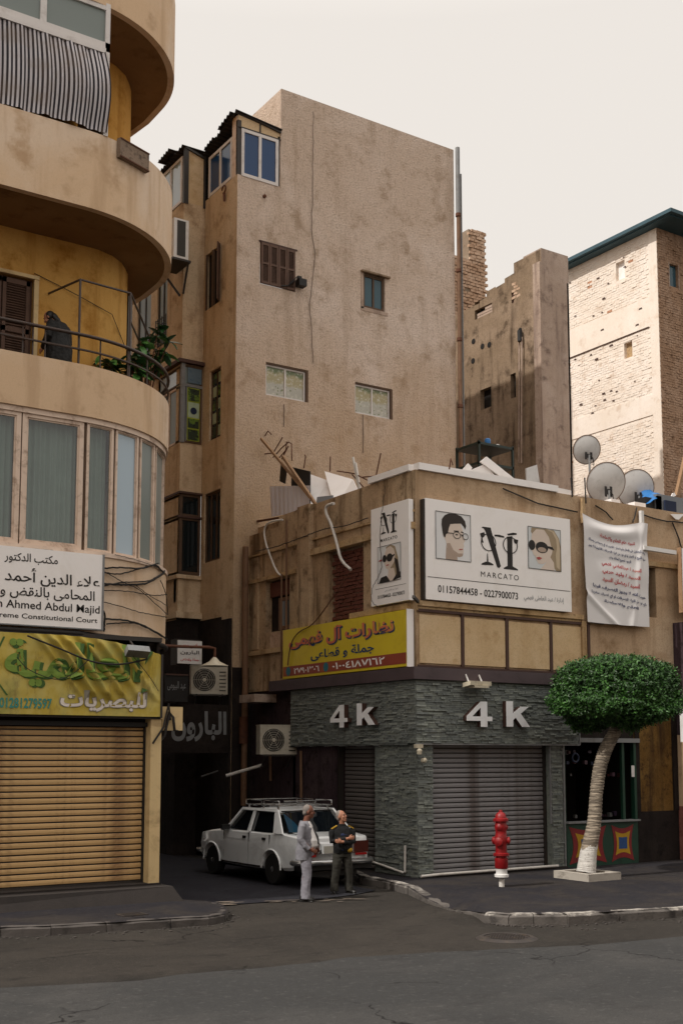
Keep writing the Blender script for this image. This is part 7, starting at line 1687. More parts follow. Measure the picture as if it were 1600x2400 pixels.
p2 = man_folded(); p2.location = (12.93, 19.66, .0); p2.rotation_euler = (0,0,R(-108)); p2.scale = (1.02,1.02,1.02)
# --- woman on the balcony, seen from behind
def woman():
    t = thing('person', 'person with dark hair in a long black coat bending on the balcony behind the railing', 'person', (0,0,0), None)
    hc = (.16,0,1.40); b_ = MB(); hr = head(b_, hc, R(20), R(-30), .98); b_.tube([(.03,0,1.32),(.10,0,1.38),(.15,0,1.46)], [.055,.05,.05], 12)
    loft(b_, [(0,0,.86,.10,.15),(0,0,1.05,.10,.14),(.02,0,1.25,.10,.15),(.05,0,1.34,.07,.12)])
    for s_ in (-1,1):
        b_.tube([(0,s_*.08,.88),(.01,s_*.09,.46),(-.01,s_*.09,.09)], [.07,.05,.036], 10); blob(b_, (.0,s_*.09,.055), (.05,.03,.03), 10)
        b_.tube([(.02,s_*.17,1.30),(.05,s_*.21,1.05),(.20,s_*.16,.92)], [.045,.04,.028], 10); hand(b_, (.20,s_*.16,.92), (.9,-s_*.2,-.3), (0,s_*.1,1), (0,s_,0), .6)
    fused(b_, 'body', SK2, t, .0065)
    def hr_f(tt_): blob(tt_, (-.025,0,.125), (.092,.088,.100), 16); blob(tt_, (-.085,0,.06), (.055,.085,.10), 14); blob(tt_, (-.10,.0,-.01), (.05,.075,.07), 12)
    face_bits(t, hc, hr, .98, hr_f, HRB)
    q = MB(); loft(q, [(0,0,.42,.20,.26),(0,0,.70,.19,.24),(-.01,0,.92,.18,.225),(0,0,1.1,.155,.20),(.01,0,1.25,.15,.205),(.04,0,1.36,.12,.17),(.08,0,1.41,.08,.10)])
    for s_ in (-1,1): q.tube([(.03,s_*.15,1.34),(.01,s_*.20,1.28),(.02,s_*.245,1.08),(.10,s_*.22,.98),(.19,s_*.17,.93)], [.065,.075,.068,.062,.056], 12)
    fused(q, 'coat', paint('black_brown_coat','0c0a09',.7,.3,'1b1512',8), t, .009, .02, 6)
    shoes(t, [(.0,-.09,0),(-.02,.09,0)]); return t
p3 = woman(); wq = onY(140, 780, 20.95); p3.location = (wq.x, 20.95, 9.29); p3.rotation_euler = (0,0,R(118)); p3.scale = (1.12,1.12,1.12)
# ------------------------------------------------------------------ bundles of cable on the left building
def arc_cable(pts, r, label, off=.05, seed=1, wob=.006):
    P = []
    for px, py in pts:
        x, y = arc_pt(px, off, py); P.append((x, y, onY(px, py, y).z))
    cable(P, r, 'wall_cable', 'cable', label, seed=seed, wob=wob, group='cables strung round the rounded wall')
CB = [([(232,1335),(270,1330),(330,1332),(365,1325),(385,1345)],.025),([(232,1340),(280,1345),(320,1335),(372,1320)],.02),([(240,1368),(290,1370),(340,1368),(378,1348),(386,1338)],.03),([(235,1375),(290,1365),(345,1362),(380,1345)],.02),
 ([(232,1383),(300,1386),(360,1395),(392,1393)],.014),([(233,1408),(280,1420),(330,1435),(390,1447)],.014),([(245,1340),(290,1365),(330,1385),(392,1440)],.014),([(320,1372),(350,1395),(393,1420)],.012),([(245,1450),(300,1455),(345,1470),(392,1498)],.028),([(250,1462),(310,1460),(345,1472),(380,1492)],.02),([(376,1360),(388,1390),(392,1420),(394,1440)],.014),([(240,1430),(246,1440),(244,1480)],.03),([(270,1300),(320,1312),(370,1330)],.008),([(10,1283),(70,1286),(125,1290)],.01)]
CL = ['topmost black cable looping under the curved windows','second black cable just under the topmost loop','thickest black cable sagging right of the white office sign','black cable right above the thickest sagging one','thin wire running level across the middle of the rounded wall','thin wire sloping down across the lower rounded wall','wire slanting from the upper left to the lower right of the rounded wall','short wire slanting to the right edge of the rounded wall','thick cable near the lower edge of the rounded wall','cable sagging just below the thick lower one','wire dropping steeply along the right edge of the rounded wall','short black cable hanging beside the right edge of the office sign','fine wire directly under the curved window sill','fine wire lying along the top of the white office sign']
for i, (p, r_) in enumerate(CB): arc_cable(curve_px(p), r_*.62, CL[i], seed=i)
for i, (p, lab) in enumerate((([(65,1490),(140,1520),(215,1550),(280,1557),(345,1545)],'black cable swinging in front of the top of the yellow banner'),([(40,1540),(70,1570),(130,1592),(170,1580),(210,1545)],'fine wire looping down in front of the green banner letters'),([(310,1535),(350,1585),(372,1620)],'wire hanging beside the folded end of the yellow banner'))):
    cable([onY(x, y, 19.78) for x, y in curve_px(p)], .016 if i == 0 else .007, 'banner_wire', 'cable', lab)
solo(MB().tube([(2,20.05,4.86),(7.6,20.05,4.86)]+[(LCX+(LR+.02)*math.cos(R(-90+k*9)), LCY+(LR+.02)*math.sin(R(-90+k*9)), 4.84) for k in range(1,10)], .05, 6), 'cable_bundle', M['cable'], 'thick dark cable bundle along the lower edge of the rounded wall', 'cable', (7.6,20.05,4.86), smooth=60)
t = thing('floodlight', 'grey floodlight leaning out over the yellow banner', 'floodlight', onY(320,1525,19.7)); a = onY(322,1527,19.7)
MB().obox(a, (.20,-.03,-.01), (.03,.14,-.05), (0,.03,.05)).build('housing', M['metal_grey'], t); MB().bar(a+Vector((0,.1,.05)), (a.x,20.05,4.78), .035).build('bracket', M['metal_dark'], t)

# ------------------------------------------------------------------ foliage
def leafmat(name, c1, c2, rough=.45):
    m, n, l, b = _mat(name); oi = n.new('ShaderNodeNewGeometry'); c = mixc(n, l, oi.outputs['Random Per Island'], lin(c1), lin(c2)); c = mixc(n, l, ramp(n, l, ntex(n, l, oi.outputs['Position'], 3.2, 3), .42, .62), mixc(n, l, .55, c, lin(c1)), c); l.new(c, b.inputs['Base Color']); b.inputs['Roughness'].default_value = rough
    b.inputs['Specular IOR Level'].default_value = .35; return m
M['ficus'] = leafmat('ficus_leaf', '163012', '487730'); M['rubber'] = leafmat('rubber_leaf', '1c3a20', '355c35', .3)
base = onZ(1375, 2058, .16)
tt = thing('street_tree', 'clipped round street tree with ringed pale trunk and whitewashed foot in a concrete box', 'tree', base)
def tp(px, py): return onY(px, py, base.y)
tpts = [(1372,2050),(1378,1995),(1392,1930),(1396,1860),(1404,1800),(1418,1755),(1440,1715),(1452,1690),(1456,1650)]
TP = [Vector(tp(x, y)) for x, y in tpts]; wpx = [41,34,29,27,28,28,27,26,23]; sc_ = (tp(1400,1900).x-tp(1399,1900).x)*.8*.5
TR = [w_*sc_ for w_ in wpx]
fine_p, fine_r = [], []
for i in range(len(TP)-1):
    k = 26
    for j in range(k): t = j/k; fine_p.append(TP[i].lerp(TP[i+1], t)); fine_r.append((TR[i]*(1-t)+TR[i+1]*t))
fine_p = [sum((fine_p[min(max(i+q,0),len(fine_p)-1)] for q in range(-9,10)), Vector())/19 for i in range(len(fine_p))]
r3 = random.Random(2); rr_ = [r_*(1+.05*math.sin(i*1.9)+.02*r3.uniform(-1,1)) if i > 46 else r_ for i, r_ in enumerate(fine_r)]
m, n, l, b = _mat('ringed_bark'); g = n.new('ShaderNodeNewGeometry').outputs['Position']; sp_ = n.new('ShaderNodeSeparateXYZ'); l.new(g, sp_.inputs[0])
wob_ = N(n, 'ShaderNodeMath', operation='MULTIPLY_ADD'); l.new(ntex(n, l, g, 5, 3), wob_.inputs[0]); wob_.inputs[1].default_value = .35; l.new(sp_.outputs['Z'], wob_.inputs[2])
lt = N(n, 'ShaderNodeMath', operation='LESS_THAN'); l.new(wob_.outputs[0], lt.inputs[0]); lt.inputs[1].default_value = .98
rg = ramp(n, l, ntex(n, l, g, 9, 4, .6, (.3,.3,5)), .42, .6)
c = mixc(n, l, rg, lin('5d5348'), lin('9a8d7c')); c = mixc(n, l, lt.outputs[0], c, mixc(n, l, ramp(n, l, ntex(n, l, g, 12, 5), .55, .75), lin('c4c0ba'), lin('6f665c'))); l.new(c, b.inputs['Base Color']); b.inputs['Roughness'].default_value = .85
bp = n.new('ShaderNodeBump'); bp.inputs['Strength'].default_value = .6; bp.inputs['Distance'].default_value = .02; l.new(rg, bp.inputs['Height']); l.new(bp.outputs[0], b.inputs['Normal']); M['bark'] = m
top = fine_p[-1]
trk = MB(); trk.tube(fine_p, rr_, 14)
for k in range(9):
    an = k*.7+.3; e = top+Vector((math.cos(an)*(.35+.1*(k%3)), math.sin(an)*.4, .45+.12*(k%4))); trk.tube([top-Vector((0,0,.15)), top.lerp(e,.5)+Vector((0,0,-.05)), e], [.09,.06,.03], 6)
trunk = trk.build('trunk', M['bark'], tt, 60)
# crown: leaves filling a lumpy flattened mass
ccx = tp(1450, 1640).x; cw = (tp(1596,1620).x-tp(1304,1620).x)/2*.73
r3 = random.Random(11); zc0 = tp(1448,1640).z; hu = tp(1448,1534).z-zc0; hd = zc0-tp(1448,1697).z
lumps = [(Vector((math.cos(an)*math.cos(el), math.sin(an)*math.cos(el), math.sin(el))), r3.uniform(-.13,.13)) for an, el in [(r3.uniform(0,6.283), r3.uniform(-1.2,1.4)) for _ in range(70)]]
def crown_r(d):
    s = .95
    for lv, am in lumps:
        q = (d-lv).length_squared
        if q < .4: s += am*math.exp(-q/.06)
    return s+.07*noise.noise(d*4.2)
def add_leaf(L, c, nrm, up, s, wr=.5):
    a = nrm.cross(up); a = a.normalized() if a.length > .01 else nrm.orthogonal().normalized(); u = a.cross(nrm).normalized(); o = len(L.v)
    L.v += [tuple(c-u*s*.5), tuple(c-a*s*wr*.5+nrm*s*.05), tuple(c+u*s*.55-nrm*s*.10), tuple(c+a*s*wr*.5+nrm*s*.05)]; L.f += [(o,o+1,o+2,o+3)]; L.m.append(0)
cr = MB()
def cpos(d, q):
    h = math.hypot(d.x, d.y); sq = 1/((h**3.0+abs(d.z)**3.0)**(1/3.0)); k = q*sq
    dz = d.z*k*(hu if d.z > 0 else hd*(.85+.35*math.exp(-((d.x+.1)/.25)**2)))
    return Vector((ccx+d.x*k*cw, base.y+.1+d.y*k*cw*.9, zc0+dz))
for i in range(24000):      # sprigs: a few leaves round one twig end, so that the crown reads as clumps
    an = r3.uniform(0, 6.283); sz_ = r3.uniform(-.95, 1); d = Vector((math.cos(an)*math.sqrt(1-sz_*sz_), math.sin(an)*math.sqrt(1-sz_*sz_), sz_))
    if r3.random() < .12: q = crown_r(d)*(1.0+r3.uniform(.0,.07))
    else: q = crown_r(d)*(1-abs(r3.gauss(0,.10)))
    p = cpos(d, q)
    tw = (d+Vector([r3.uniform(-.6,.6) for _ in range(3)])+Vector((0,0,.45))).normalized()
    for j in range(3):
        nn = (tw+Vector([r3.uniform(-.9,.9) for _ in range(3)])).normalized(); add_leaf(cr, p+tw*.03*j+Vector([r3.uniform(-.035,.035) for _ in range(3)]), nn, tw, r3.uniform(.05,.09))
cr.build('crown', M['ficus'], tt, fix=False, kind='stuff')
pb_ = MB(); bx, by = base.x, base.y
rx0, rx1 = onZ(1322,2075,.15), onZ(1436,2062,.15)
pb_ = thing('tree_box', 'low square worn concrete box round the foot of the street tree', 'planter', (bx,by,.15)); W_ = .46
for (x0,x1,y0,y1) in ((bx-W_,bx+W_,by-W_-.05,by-W_+.09),(bx-W_,bx+W_,by+W_-.1,by+W_+.05),(bx-W_,bx-W_+.13,by-W_+.09,by+W_-.1),(bx+W_-.13,bx+W_,by-W_+.09,by+W_-.1)): MB().box(x0,x1,y0,y1,.14,.30).build('side', M['box_white'], pb_)
solo(MB().box(bx-W_+.13,bx+W_-.13,by-W_+.09,by+W_-.1,.15,.25), 'tree_box_soil', plaster('dry_soil','5a4a3c','3c3026','6b5a4a',2,.2,30,.6,.02), 'dry soil inside the concrete box of the street tree', 'soil')

# potted rubber plant on the balcony: every leaf its own piece
pp = arc_pt(338, -.45, 850); pt_ = thing('rubber_plant', 'big leaved rubber plant leaning over the railing of the first balcony', 'plant', (pp[0], pp[1], 9.0))
MB().lathe([(.14,0),(.19,.30),(.21,.33),(.18,.33),(.16,.28)], (pp[0],pp[1],9.05), 16).build('pot', M['dark_wall'], pt_, 40)
ends = [(372,768),(352,782),(330,800),(395,800),(345,830),(300,835),(262,845),(240,838),(318,850),(375,815)]
stm = MB(); E_ = []
for i, (x, y) in enumerate(ends):
    yy = pp[1]+.25*math.sin(i*2.1)-.08; e = Vector(onY(x, y, yy)); mid = Vector((pp[0], pp[1], 9.4)).lerp(e, .5)+Vector((0,0,.12)); stm.tube([(pp[0]+.03*math.sin(i),pp[1],9.3), mid, e], [.022,.016,.009], 5); E_.append((mid, e))
stm.build('stem', M['rust'], pt_, 60)
def biglf(mat):
    out = []
    for k in range(3):
        m_ = MB(); prof = [(0,.0),(.12,.30),(.3,.46),(.55,.5),(.8,.34),(1,.0)]
        for (t, w_) in prof: z = -.25*t*t*(1+.3*k); m_.v += [(t,-w_*.42,z+.06),(t,0,z),(t,w_*.42,z+.06)]
        for i in range(5):
            o = i*3; m_.f += [(o,o+1,o+4,o+3),(o+1,o+2,o+5,o+4)]; m_.m += [0,0]
        out.append(m_.mesh('leaf', mat, smooth=60, fix=False))
    return out
bl = biglf(M['rubber']); bl2 = biglf(paint('bright_rubber_leaf','4c7a3a',.35,.15)); r4 = random.Random(6); op_ = parent_world(pt_)
for mid, e in E_:
    for k in range(15):
        t = r4.uniform(.3, 1.08); p = mid.lerp(e, t) if t > .1 else mid; an = r4.uniform(0, 6.283)
        o = shared('leaf', (bl if r4.random() < .7 else bl2)[r4.randrange(3)], pt_, p-op_, (r4.uniform(-.6,.6), r4.uniform(-.5,.9), an)); s = r4.uniform(.22,.38); o.scale = (s, s, s)
# ------------------------------------------------------------------ hydrant
hb = onZ(1175, 2078, .15); s = (onZ(1176,2078,.15).x-onZ(1175,2078,.15).x)
pxm = 1/((onY(1176,2000,hb.y).x-onY(1175,2000,hb.y).x)*.84)     # pixels per metre at the hydrant
H = lambda y: onY(1175, y, hb.y).z
hy = thing('fire_hydrant', 'tall red fire hydrant on a white pipe standing on the pavement before the large shutter', 'fire hydrant', (hb.x, hb.y, .15))
HR = lambda w_: w_/2/pxm
c = (hb.x, hb.y, 0)
MB().lathe([(HR(12),.1),(HR(12),H(2055))], c, 14).build('stand_pipe', M['pipe_white'], hy, 40)
MB().lathe([(HR(18),H(2058)),(HR(30),H(2055)),(HR(30),H(2049)),(HR(24),H(2048)),(HR(24),H(2036)),(HR(26),H(2034))], c, 18).build('white_base', M['white'], hy, 40)
M['hyd'] = paint('red_hydrant_paint', '850d12', .45, .15, '4a0f12', 7, damt=.8, spec=.45, bump=.3)
body = MB().lathe([(HR(24),H(2036)),(HR(28),H(2033)),(HR(28),H(2012)),(HR(24),H(2010)),(HR(24),H(2007)),(HR(34),H(2005)),(HR(34),H(2000)),(HR(25),H(1998)),(HR(24),H(1980)),(HR(26),H(1976)),(HR(27),H(1968)),(HR(26),H(1960)),(HR(24),H(1956)),(HR(23),H(1948)),(HR(25),H(1944)),(HR(26),H(1936)),(HR(24),H(1930)),(HR(24),H(1926)),(HR(32),H(1924)),(HR(32),H(1919)),(HR(24),H(1917)),(HR(23),H(1912)),(HR(17),H(1906)),(HR(8),H(1903)),(HR(7),H(1899)),(HR(3),H(1898))], c, 24)
bo = body.build('barrel', M['hyd'], hy, 40)
for k in range(8):
    an = k*.785; 
    for zz_ in (H(2006.5), H(1925.5)): MB().lathe([(.010,-.02),(.012,.0)], (c[0]+HR(29)*math.cos(an), c[1]+HR(29)*math.sin(an), zz_), 6).build('bolt', M['hyd'], bo)
vd = Vector((-hb.x, -hb.y, 0)).normalized(); sd_ = Vector((-vd.y, vd.x, 0))
for (dirv, zz_, r_, ln) in ((-sd_,H(1970),.075,.17),(sd_,H(1970),.075,.17),((vd*.8+sd_*-.3).normalized(),H(1972),.085,.17),(sd_,H(1939),.045,.13),((vd*.9+sd_*-.35).normalized(),H(1938),.06,.13),(-sd_,H(1939),.03,.11)):
    cc_ = Vector((c[0],c[1],zz_)); q = MB().lathe([(r_*.8,0),(r_*.8,ln*.72),(r_,ln*.75),(r_,ln*.95),(r_*.75,ln),(r_*.3,ln+.012)], cc_, 14, dirv).build('outlet', M['hyd'], bo, 40)
    MB().lathe([(r_*.34,ln+.005),(r_*.30,ln+.03)], cc_, 6, dirv).build('cap_nut', M['black'] if abs(dirv.dot(vd)) > .5 else M['hyd'], q) if 0 else None
# ------------------------------------------------------------------ white saloon car
CW = 1.10   # built at the size measured on the ground
def car():
    """local: x forward, y left, z up, rear wheel axle at x=0"""
    t = thing('parked_car', 'old boxy white saloon car with a roof rack, parked in the alley mouth', 'car', (0,0,0))
    Wb = 2.42
    paintm = paint('white_car_paint', 'f0f3f4', .22, .03, '8f8d88', 1.5, damt=.4, spec=.6, coat=.5); gl = glass('car_glass', '10151a', .9, 0, .03)
    glb = glass('painted_blue_reflection_glass', '163d52', .9, 0, .03); chrome = paint('dull_chrome', 'a8a8a8', .25, .05, '5c5855', 6, metal=.8); rub = paint('tyre_rubber', '191817', .85, .1); plas = paint('black_plastic', '1b1a1a', .5, .1)
    redl = paint('tail_lamp_red', '8c1414', .25, .05); orl = paint('tail_lamp_maroon', '451a14', .25, .1)
    def put(mb, nm, mt, par=None, sm=None, kind=None):
        o = bpy.data.objects.new(nm, mb.mesh(nm, mt, (0,0,0), sm)); COL.objects.link(o); o.parent = par or t
        if kind: o['kind'] = kind
        return o
    # lower body: stations along x with half section (y,z)
    S = [(-.98,.60,.42,.86,.80),(-.93,.77,.36,.92,.90),(-.60,.795,.30,.95,.94),(-.30,.80,.28,.97,.96),(.2,.80,.27,.95,.95),(1.2,.80,.26,.95,.95),(1.95,.80,.27,.94,.95),(2.5,.79,.29,.90,.93),(2.95,.775,.32,.84,.88),(3.05,.72,.36,.80,.82)]
    m_ = MB(); secs = []
    for (x, hw, zb, zs, zc) in S:
        half = [(0,zb),(hw*.90,zb),(hw*.97,zb+.06),(hw,zb+.28),(hw*1.0,zs-.20),(hw*.985,zs-.14),(hw*.965,zs-.02),(hw*.93,zs+.005),(hw*.5,zc+.012),(0,zc+.02)]
        ring = half+[(-y,z) for y, z in half[-2:0:-1]]; secs.append([(x,y,z) for y, z in ring])
    n = len(secs[0])
    for s_ in secs: m_.v += s_
    for i in range(len(secs)-1):
        for j in range(n): m_.f.append((i*n+j, i*n+(j+1)%n, (i+1)*n+(j+1)%n, (i+1)*n+j)); m_.m.append(0)
    m_.f.append(tuple(range(n))[::-1]); m_.m.append(0); m_.f.append(tuple((len(secs)-1)*n+j for j in range(n))); m_.m.append(0)
    bod = put(m_, 'body', paintm, sm=32)
    # wheel wells cut out
    cut = MB()
    for x in (0, Wb):
        for s_ in (-1, 1): cut.lathe([(.355,0),(.355,.42)], (x, s_*.45, .30), 28, (0,s_,0))
    cm = cut.mesh('cutter', plas); co = bpy.data.objects.new('cutter', cm); COL.objects.link(co)
    bm_ = bod.modifiers.new('b', 'BOOLEAN'); bm_.operation = 'DIFFERENCE'; bm_.object = co; bm_.solver = 'EXACT'
    dg = bpy.context.evaluated_depsgraph_get(); nm_ = bpy.data.meshes.new_from_object(bod.evaluated_get(dg)); bod.modifiers.clear(); bod.data = nm_; bpy.data.objects.remove(co)
    # greenhouse
    G = MB(); bt = [(-.36,.70,.955),(.05,.73,.95),(1.75,.73,.945),(2.05,.69,.94)]; rf = [(.06,.56,1.37),(.30,.60,1.405),(1.15,.60,1.415),(1.38,.58,1.38)]
    # shell pieces: roof
    m_ = MB()
    def roofpt(u, v):
        x = .02+1.40*u; hw = .615-.03*abs(u-.5)*2-.02; y = (v*2-1)*hw; z = 1.375+.045*math.sin(math.pi*min(1,max(0,u*.96+.02)))**.6-.05*abs(v*2-1)**3.5-.0*u; return (x, y, z)
    m_.grid(14, 14, roofpt); m_.grid(14, 14, lambda u, v: (roofpt(u,1-v)[0], roofpt(u,1-v)[1]*.99, roofpt(u,1-v)[2]-.03))
    put(m_, 'roof', paintm, sm=40)
    def plate(P, th, nm, mt, par=None):
        P = [Vector(p) for p in P]; nr = (P[1]-P[0]).cross(P[2]-P[0]).normalized()*th; k = len(P); q = MB(); q.add(P+[p+nr for p in P], [tuple(range(k)), tuple(range(k,2*k))[::-1]]+[(i,(i+1)%k,k+(i+1)%k,k+i) for i in range(k)]); return put(q, nm, mt, par)
    for s_ in (1, -1):
        Y = lambda x, z: s_*(.765-(z-.95)*.36)
        pl_ = lambda pts, th, nm, mt, par=None: plate([(x, Y(x,z)+s_*.0, z) for x, z in pts], -th*s_, nm, mt, par)
        # pillars and frame (white)
        pl_([(-.40,.955),(-.06,.955),(.13,1.37),(.03,1.385)], .04, 'rear_pillar', paintm)
        pl_([(.86,.955),(.94,.955),(.93,1.37),(.87,1.37)], .04, 'centre_pillar', paintm)
        pl_([(1.78,.95),(1.86,.95),(1.42,1.385),(1.36,1.37)], .04, 'front_pillar', paintm)
        pl_([(.03,1.345),(1.42,1.345),(1.40,1.395),(.04,1.395)], .045, 'roof_rail', paintm)
        plate([(-.27,Y(0,.98)+s_*.004,.985),(-.10,Y(0,.98)+s_*.004,.985),(-.13,Y(0,1.09)+s_*.004,1.09),(-.23,Y(0,1.09)+s_*.004,1.09)], s_*.006*-1, 'vent', plas)
        # windows
        plate([(-.02,Y(0,.97)-s_*.012,.965),(.86,Y(0,.97)-s_*.012,.965),(.87,Y(0,1.345)-s_*.012,1.345),(.15,Y(0,1.345)-s_*.012,1.345)], .004, 'side_window', gl)
        plate([(.94,Y(0,.97)-s_*.012,.965),(1.76,Y(0,.97)-s_*.012,.965),(1.38,Y(0,1.345)-s_*.012,1.345),(.93,Y(0,1.345)-s_*.012,1.345)], .004, 'side_window', gl)
        # doors: thin proud skins with dark gaps
        for (x0, x1, arch) in ((.10,.885,True),(.905,1.90,False)):
            q = MB(); nn = 12
            pts = []
            lo = [(x1,.33),(x0+(.22 if arch else .0),.33)] + ([(x0+.16,.48),(x0+.10,.60),(x0,.66)] if arch else [])
            outline = lo+[(x0,.80),(x0,.93),(x1,.93),(x1,.80)]
            yy = lambda z: s_*(.802 if z < .76 else (.800-(z-.76)*.18))
            q.add([(x, yy(z)+s_*.004, z) for x, z in outline]+[(x, yy(z)-s_*.03, z) for x, z in outline], [tuple(range(len(outline)))]+[(i,(i+1)%len(outline),len(outline)+(i+1)%len(outline),len(outline)+i) for i in range(len(outline))])
            d_ = put(q, 'door', paintm)
            hx = x0+.10 if not arch else x0+.14
            put(MB().box(hx, hx+.11, s_*.79, s_*.812, .815, .865), 'door_handle', plas, d_)
        put(MB().box(.889,.901, s_*.78, s_*.801, .33, .93).box(.086,.097, s_*.78, s_*.800, .66, .93).box(1.905,1.915,s_*.78,s_*.799,.33,.93), 'door_gap', plas)
        put(MB().box(-.90, 2.9, s_*.795, s_*.808, .595, .607) if 0 else MB().box(.45,1.95,s_*.79,s_*.806,.30,.325), 'sill_trim', plas)
        put(MB().tube([(x, s_*.81, .30+.36*math.sin(a)) for x, a in [(0+.36*math.cos(q*.2244), q*.2244) for q in range(15)]], .018, 6), 'wheel_arch', paintm, sm=60)
        put(MB().tube([(Wb+.36*math.cos(q*.2244), s_*.80, .30+.36*math.sin(q*.2244)) for q in range(15)], .018, 6), 'wheel_arch', paintm, sm=60)
        put(MB().obox((1.72, s_*.86, 1.0), (.03,0,0), (0,.09,0), (0,0,.055)), 'door_mirror', plas)
        for x in (0, Wb):
            wh_ = put(MB().lathe([(.19,-.085),(.27,-.085),(.29,-.06),(.295,0),(.29,.06),(.27,.085),(.19,.085)], (x, s_*.70, .295), 30, (0,s_,0)), 'tyre', rub, sm=50)
            put(MB().lathe([(.19,.02),(.195,.078),(.175,.082),(.165,.05),(.10,.04),(.075,.075),(.04,.09),(.02,.092)], (x, s_*.70, .295), 24, (0,s_,0)), 'rim', chrome, wh_, sm=40)
    # windscreens
    plate([(-.40,-.66,.965),(-.40,.66,.965),(.04,.54,1.355),(.04,-.54,1.355)], .006, 'rear_window', gl); plate([(-.383,.36,.99),(-.383,.64,.99),(.01,.535,1.335),(-.20,.40,1.15)], -.006, 'rear_window_reflection', glb)  # blue plate painted as a reflection on the rear window
    plate([(1.84,-.68,.955),(1.84,.68,.955),(1.40,.56,1.37),(1.40,-.56,1.37)], .006, 'windscreen', gl)
    put(MB().bar((-.42,-.69,.965),(-.42,.69,.965),.03), 'window_seal', plas); put(MB().bar((.035,-.56,1.365),(.035,.56,1.365),.025), 'window_seal', plas)
    # cabin dark filler
    put(MB().add([(-.34,-.6,.9),(1.8,-.6,.9),(1.8,.6,.9),(-.34,.6,.9),(.08,-.5,1.34),(1.38,-.5,1.34),(1.38,.5,1.34),(.08,.5,1.34)], [(0,3,2,1),(4,5,6,7),(0,1,5,4),(1,2,6,5),(2,3,7,6),(3,0,4,7)]), 'cabin', plas)
    # boot lid, lamps, bumper
    put(MB().add([(-.92,-.56,.935),(-.42,-.60,.985),(-.42,.60,.985),(-.92,.56,.935),(-.985,-.56,.90),(-.985,.56,.90),(-1.0,-.30,.62),(-1.0,.30,.62),(-.985,-.56,.84),(-.985,.56,.84),(-.998,-.32,.80),(-.998,.32,.80)], [(0,1,2,3),(4,0,3,5),(8,4,5,9),(8,9,11,10),(10,11,7,6)]), 'boot_lid', paintm)
    for s_ in (1, -1):
        lmp = put(MB().box(-1.005,-.97, s_*.36, s_*.74, .62, .835), 'tail_lamp', orl); put(MB().box(-1.012,-1.005, s_*.44, s_*.70, .57, .615), 'reflector', redl, lmp); put(MB().box(-1.011,-1.004, s_*.37, s_*.40, .63, .83), 'lamp_divider', chrome, lmp)
        put(MB().box(-1.0,-.9, s_*.60,s_*.80,.36,.56), 'corner_panel', paintm) if 0 else None
        hl = put(MB().box(3.03,3.09, s_*.35, s_*.70, .56,.76), 'headlight', chrome)
    put(MB().box(-1.01,-1.0,-.26,.26,.63,.76), 'number_plate', paint('number_plate_blank','a7a49a',.5,.05))
    put(MB().tube([(-.80,-.83,.47),(-.98,-.82,.47),(-1.10,-.70,.47),(-1.12,0,.47),(-1.10,.70,.47),(-.98,.82,.47),(-.80,.83,.47)], .055, 8), 'rear_bumper', chrome, sm=60)
    put(MB().box(-1.04,-.80,-.79,.79,.33,.46), 'rear_apron', plas)
    put(MB().tube([(2.85,-.80,.47),(3.08,-.78,.47),(3.14,0,.47),(3.08,.78,.47),(2.85,.80,.47)], .05, 8), 'front_bumper', chrome, sm=60)
    put(MB().box(3.04,3.07,-.35,.35,.56,.76), 'grille', plas); put(MB().box(-.9,2.9,-.55,.55,.20,.30), 'underbody', plas)
    # roof rack
    rk = MB(); z0 = 1.46
    for x in (.10,.42,.74,1.06,1.30): rk.tube([(x,-.60,z0),(x,.60,z0)], .011, 5)
    for y in (-.60,-.3,0,.3,.60): rk.tube([(.05,y,z0+.01),(1.34,y,z0+.01)], .010, 5)
    rk.tube([(.05,-.60,z0),(.05,-.60,z0+.10),(.62,-.60,z0+.10),(.66,-.60,z0)], .010, 5); rk.tube([(.70,-.60,z0),(.74,-.60,z0+.10),(1.34,-.60,z0+.10),(1.34,-.60,z0)], .010, 5)
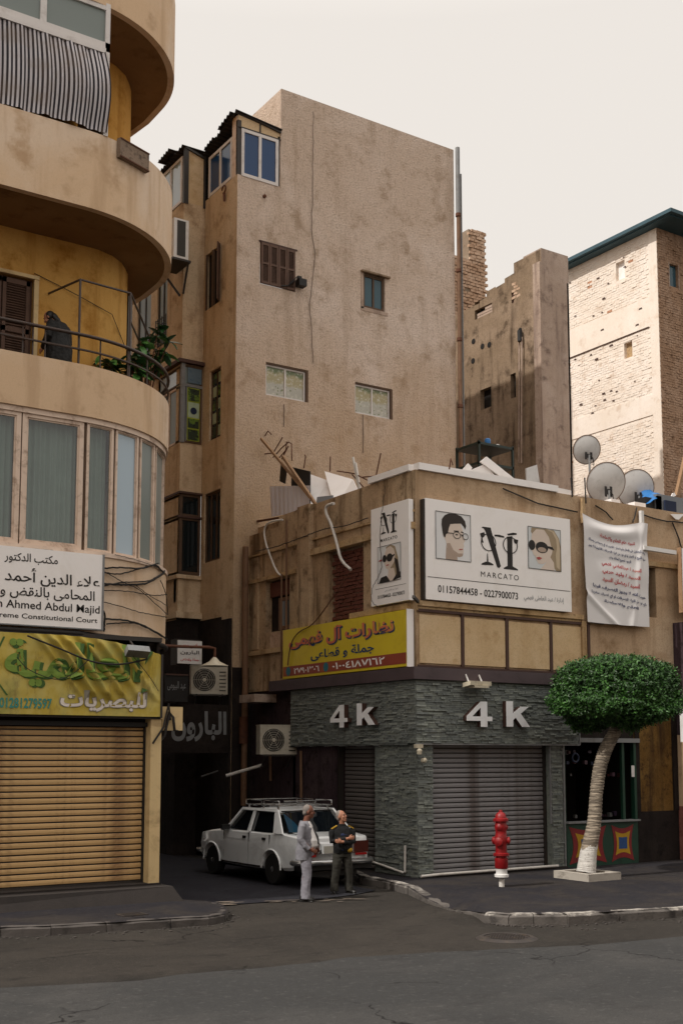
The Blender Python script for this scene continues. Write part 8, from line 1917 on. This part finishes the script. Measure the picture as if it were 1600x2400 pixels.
    rk.tube([(.05,.60,z0),(.05,.60,z0+.10),(.62,.60,z0+.10),(.66,.60,z0)], .010, 5); rk.tube([(.70,.60,z0),(.74,.60,z0+.10),(1.34,.60,z0+.10),(1.34,.60,z0)], .010, 5); rk.tube([(1.34,-.6,z0+.10),(1.34,.6,z0+.10)], .010, 5); rk.tube([(.05,-.5,z0+.10),(.05,.5,z0+.10)], .010, 5)
    for x in (.14,.70,1.28):
        for y in (-.57,.57): rk.bar((x,y,1.37),(x,y,z0),.03)
    t2_ = put(rk, 'roof_rack', chrome, sm=60)
    return t
ct = car()
ct.scale = (CW, CW, CW); ct.rotation_euler = (0, 0, R(90.5)); ct.location = (12.55+.76*CW, 21.71, .016)

# small rubble and litter washed against the kerbs
r5 = random.Random(44); gm_ = MB()
for i in range(260):
    k = r5.random(); run = kxy if r5.random() < .6 else klxy; j = r5.randrange(len(run)-1); t = r5.random(); x = run[j][0]*(1-t)+run[j+1][0]*t; y = run[j][1]*(1-t)+run[j+1][1]*t-abs(r5.gauss(0,.22))-.03; s_ = r5.uniform(.006,.022)
    gm_.box(x-s_, x+s_*r5.uniform(.6,1.6), y-s_, y+s_, .0, s_*r5.uniform(.6,1.2))
gm_.build('gravel', M['kerb'], None, kind='stuff')

# the row of buildings across the street, behind the viewer: seen only in the window panes
ac_ = thing('street_front_building', 'cream building row across the street, mirrored in the window panes', 'building', (6,-14,0))
ob = MB(); wallgrid(ob, 'Y', -14, -60, 4, 0, 15, [(x, x+1.4, z, z+1.9) for x in range(-58, 3, 4) for z in (4.5, 8, 11.5)], .25, -1); wallgrid(ob, 'Y', -14, 4, 70, 0, 11.5, [(x, x+1.4, z, z+1.9) for x in range(6, 68, 4) for z in (4.5, 8)], .25, -1)
ob.box(-60, 4, -24, -14.3, 14.6, 15.0); ob.box(4, 70, -24, -14.3, 11.1, 11.5); ob.build('wall', M['cream'], ac_); MB().box(-60, 70, -14.3, -14.27, 0, 14).build('window_backing', M['darkglass'], ac_) if 0 else MB().box(-60, 70, -14.5, -14.3, 0, 11.4).build('inner_wall', M['dark'], ac_)
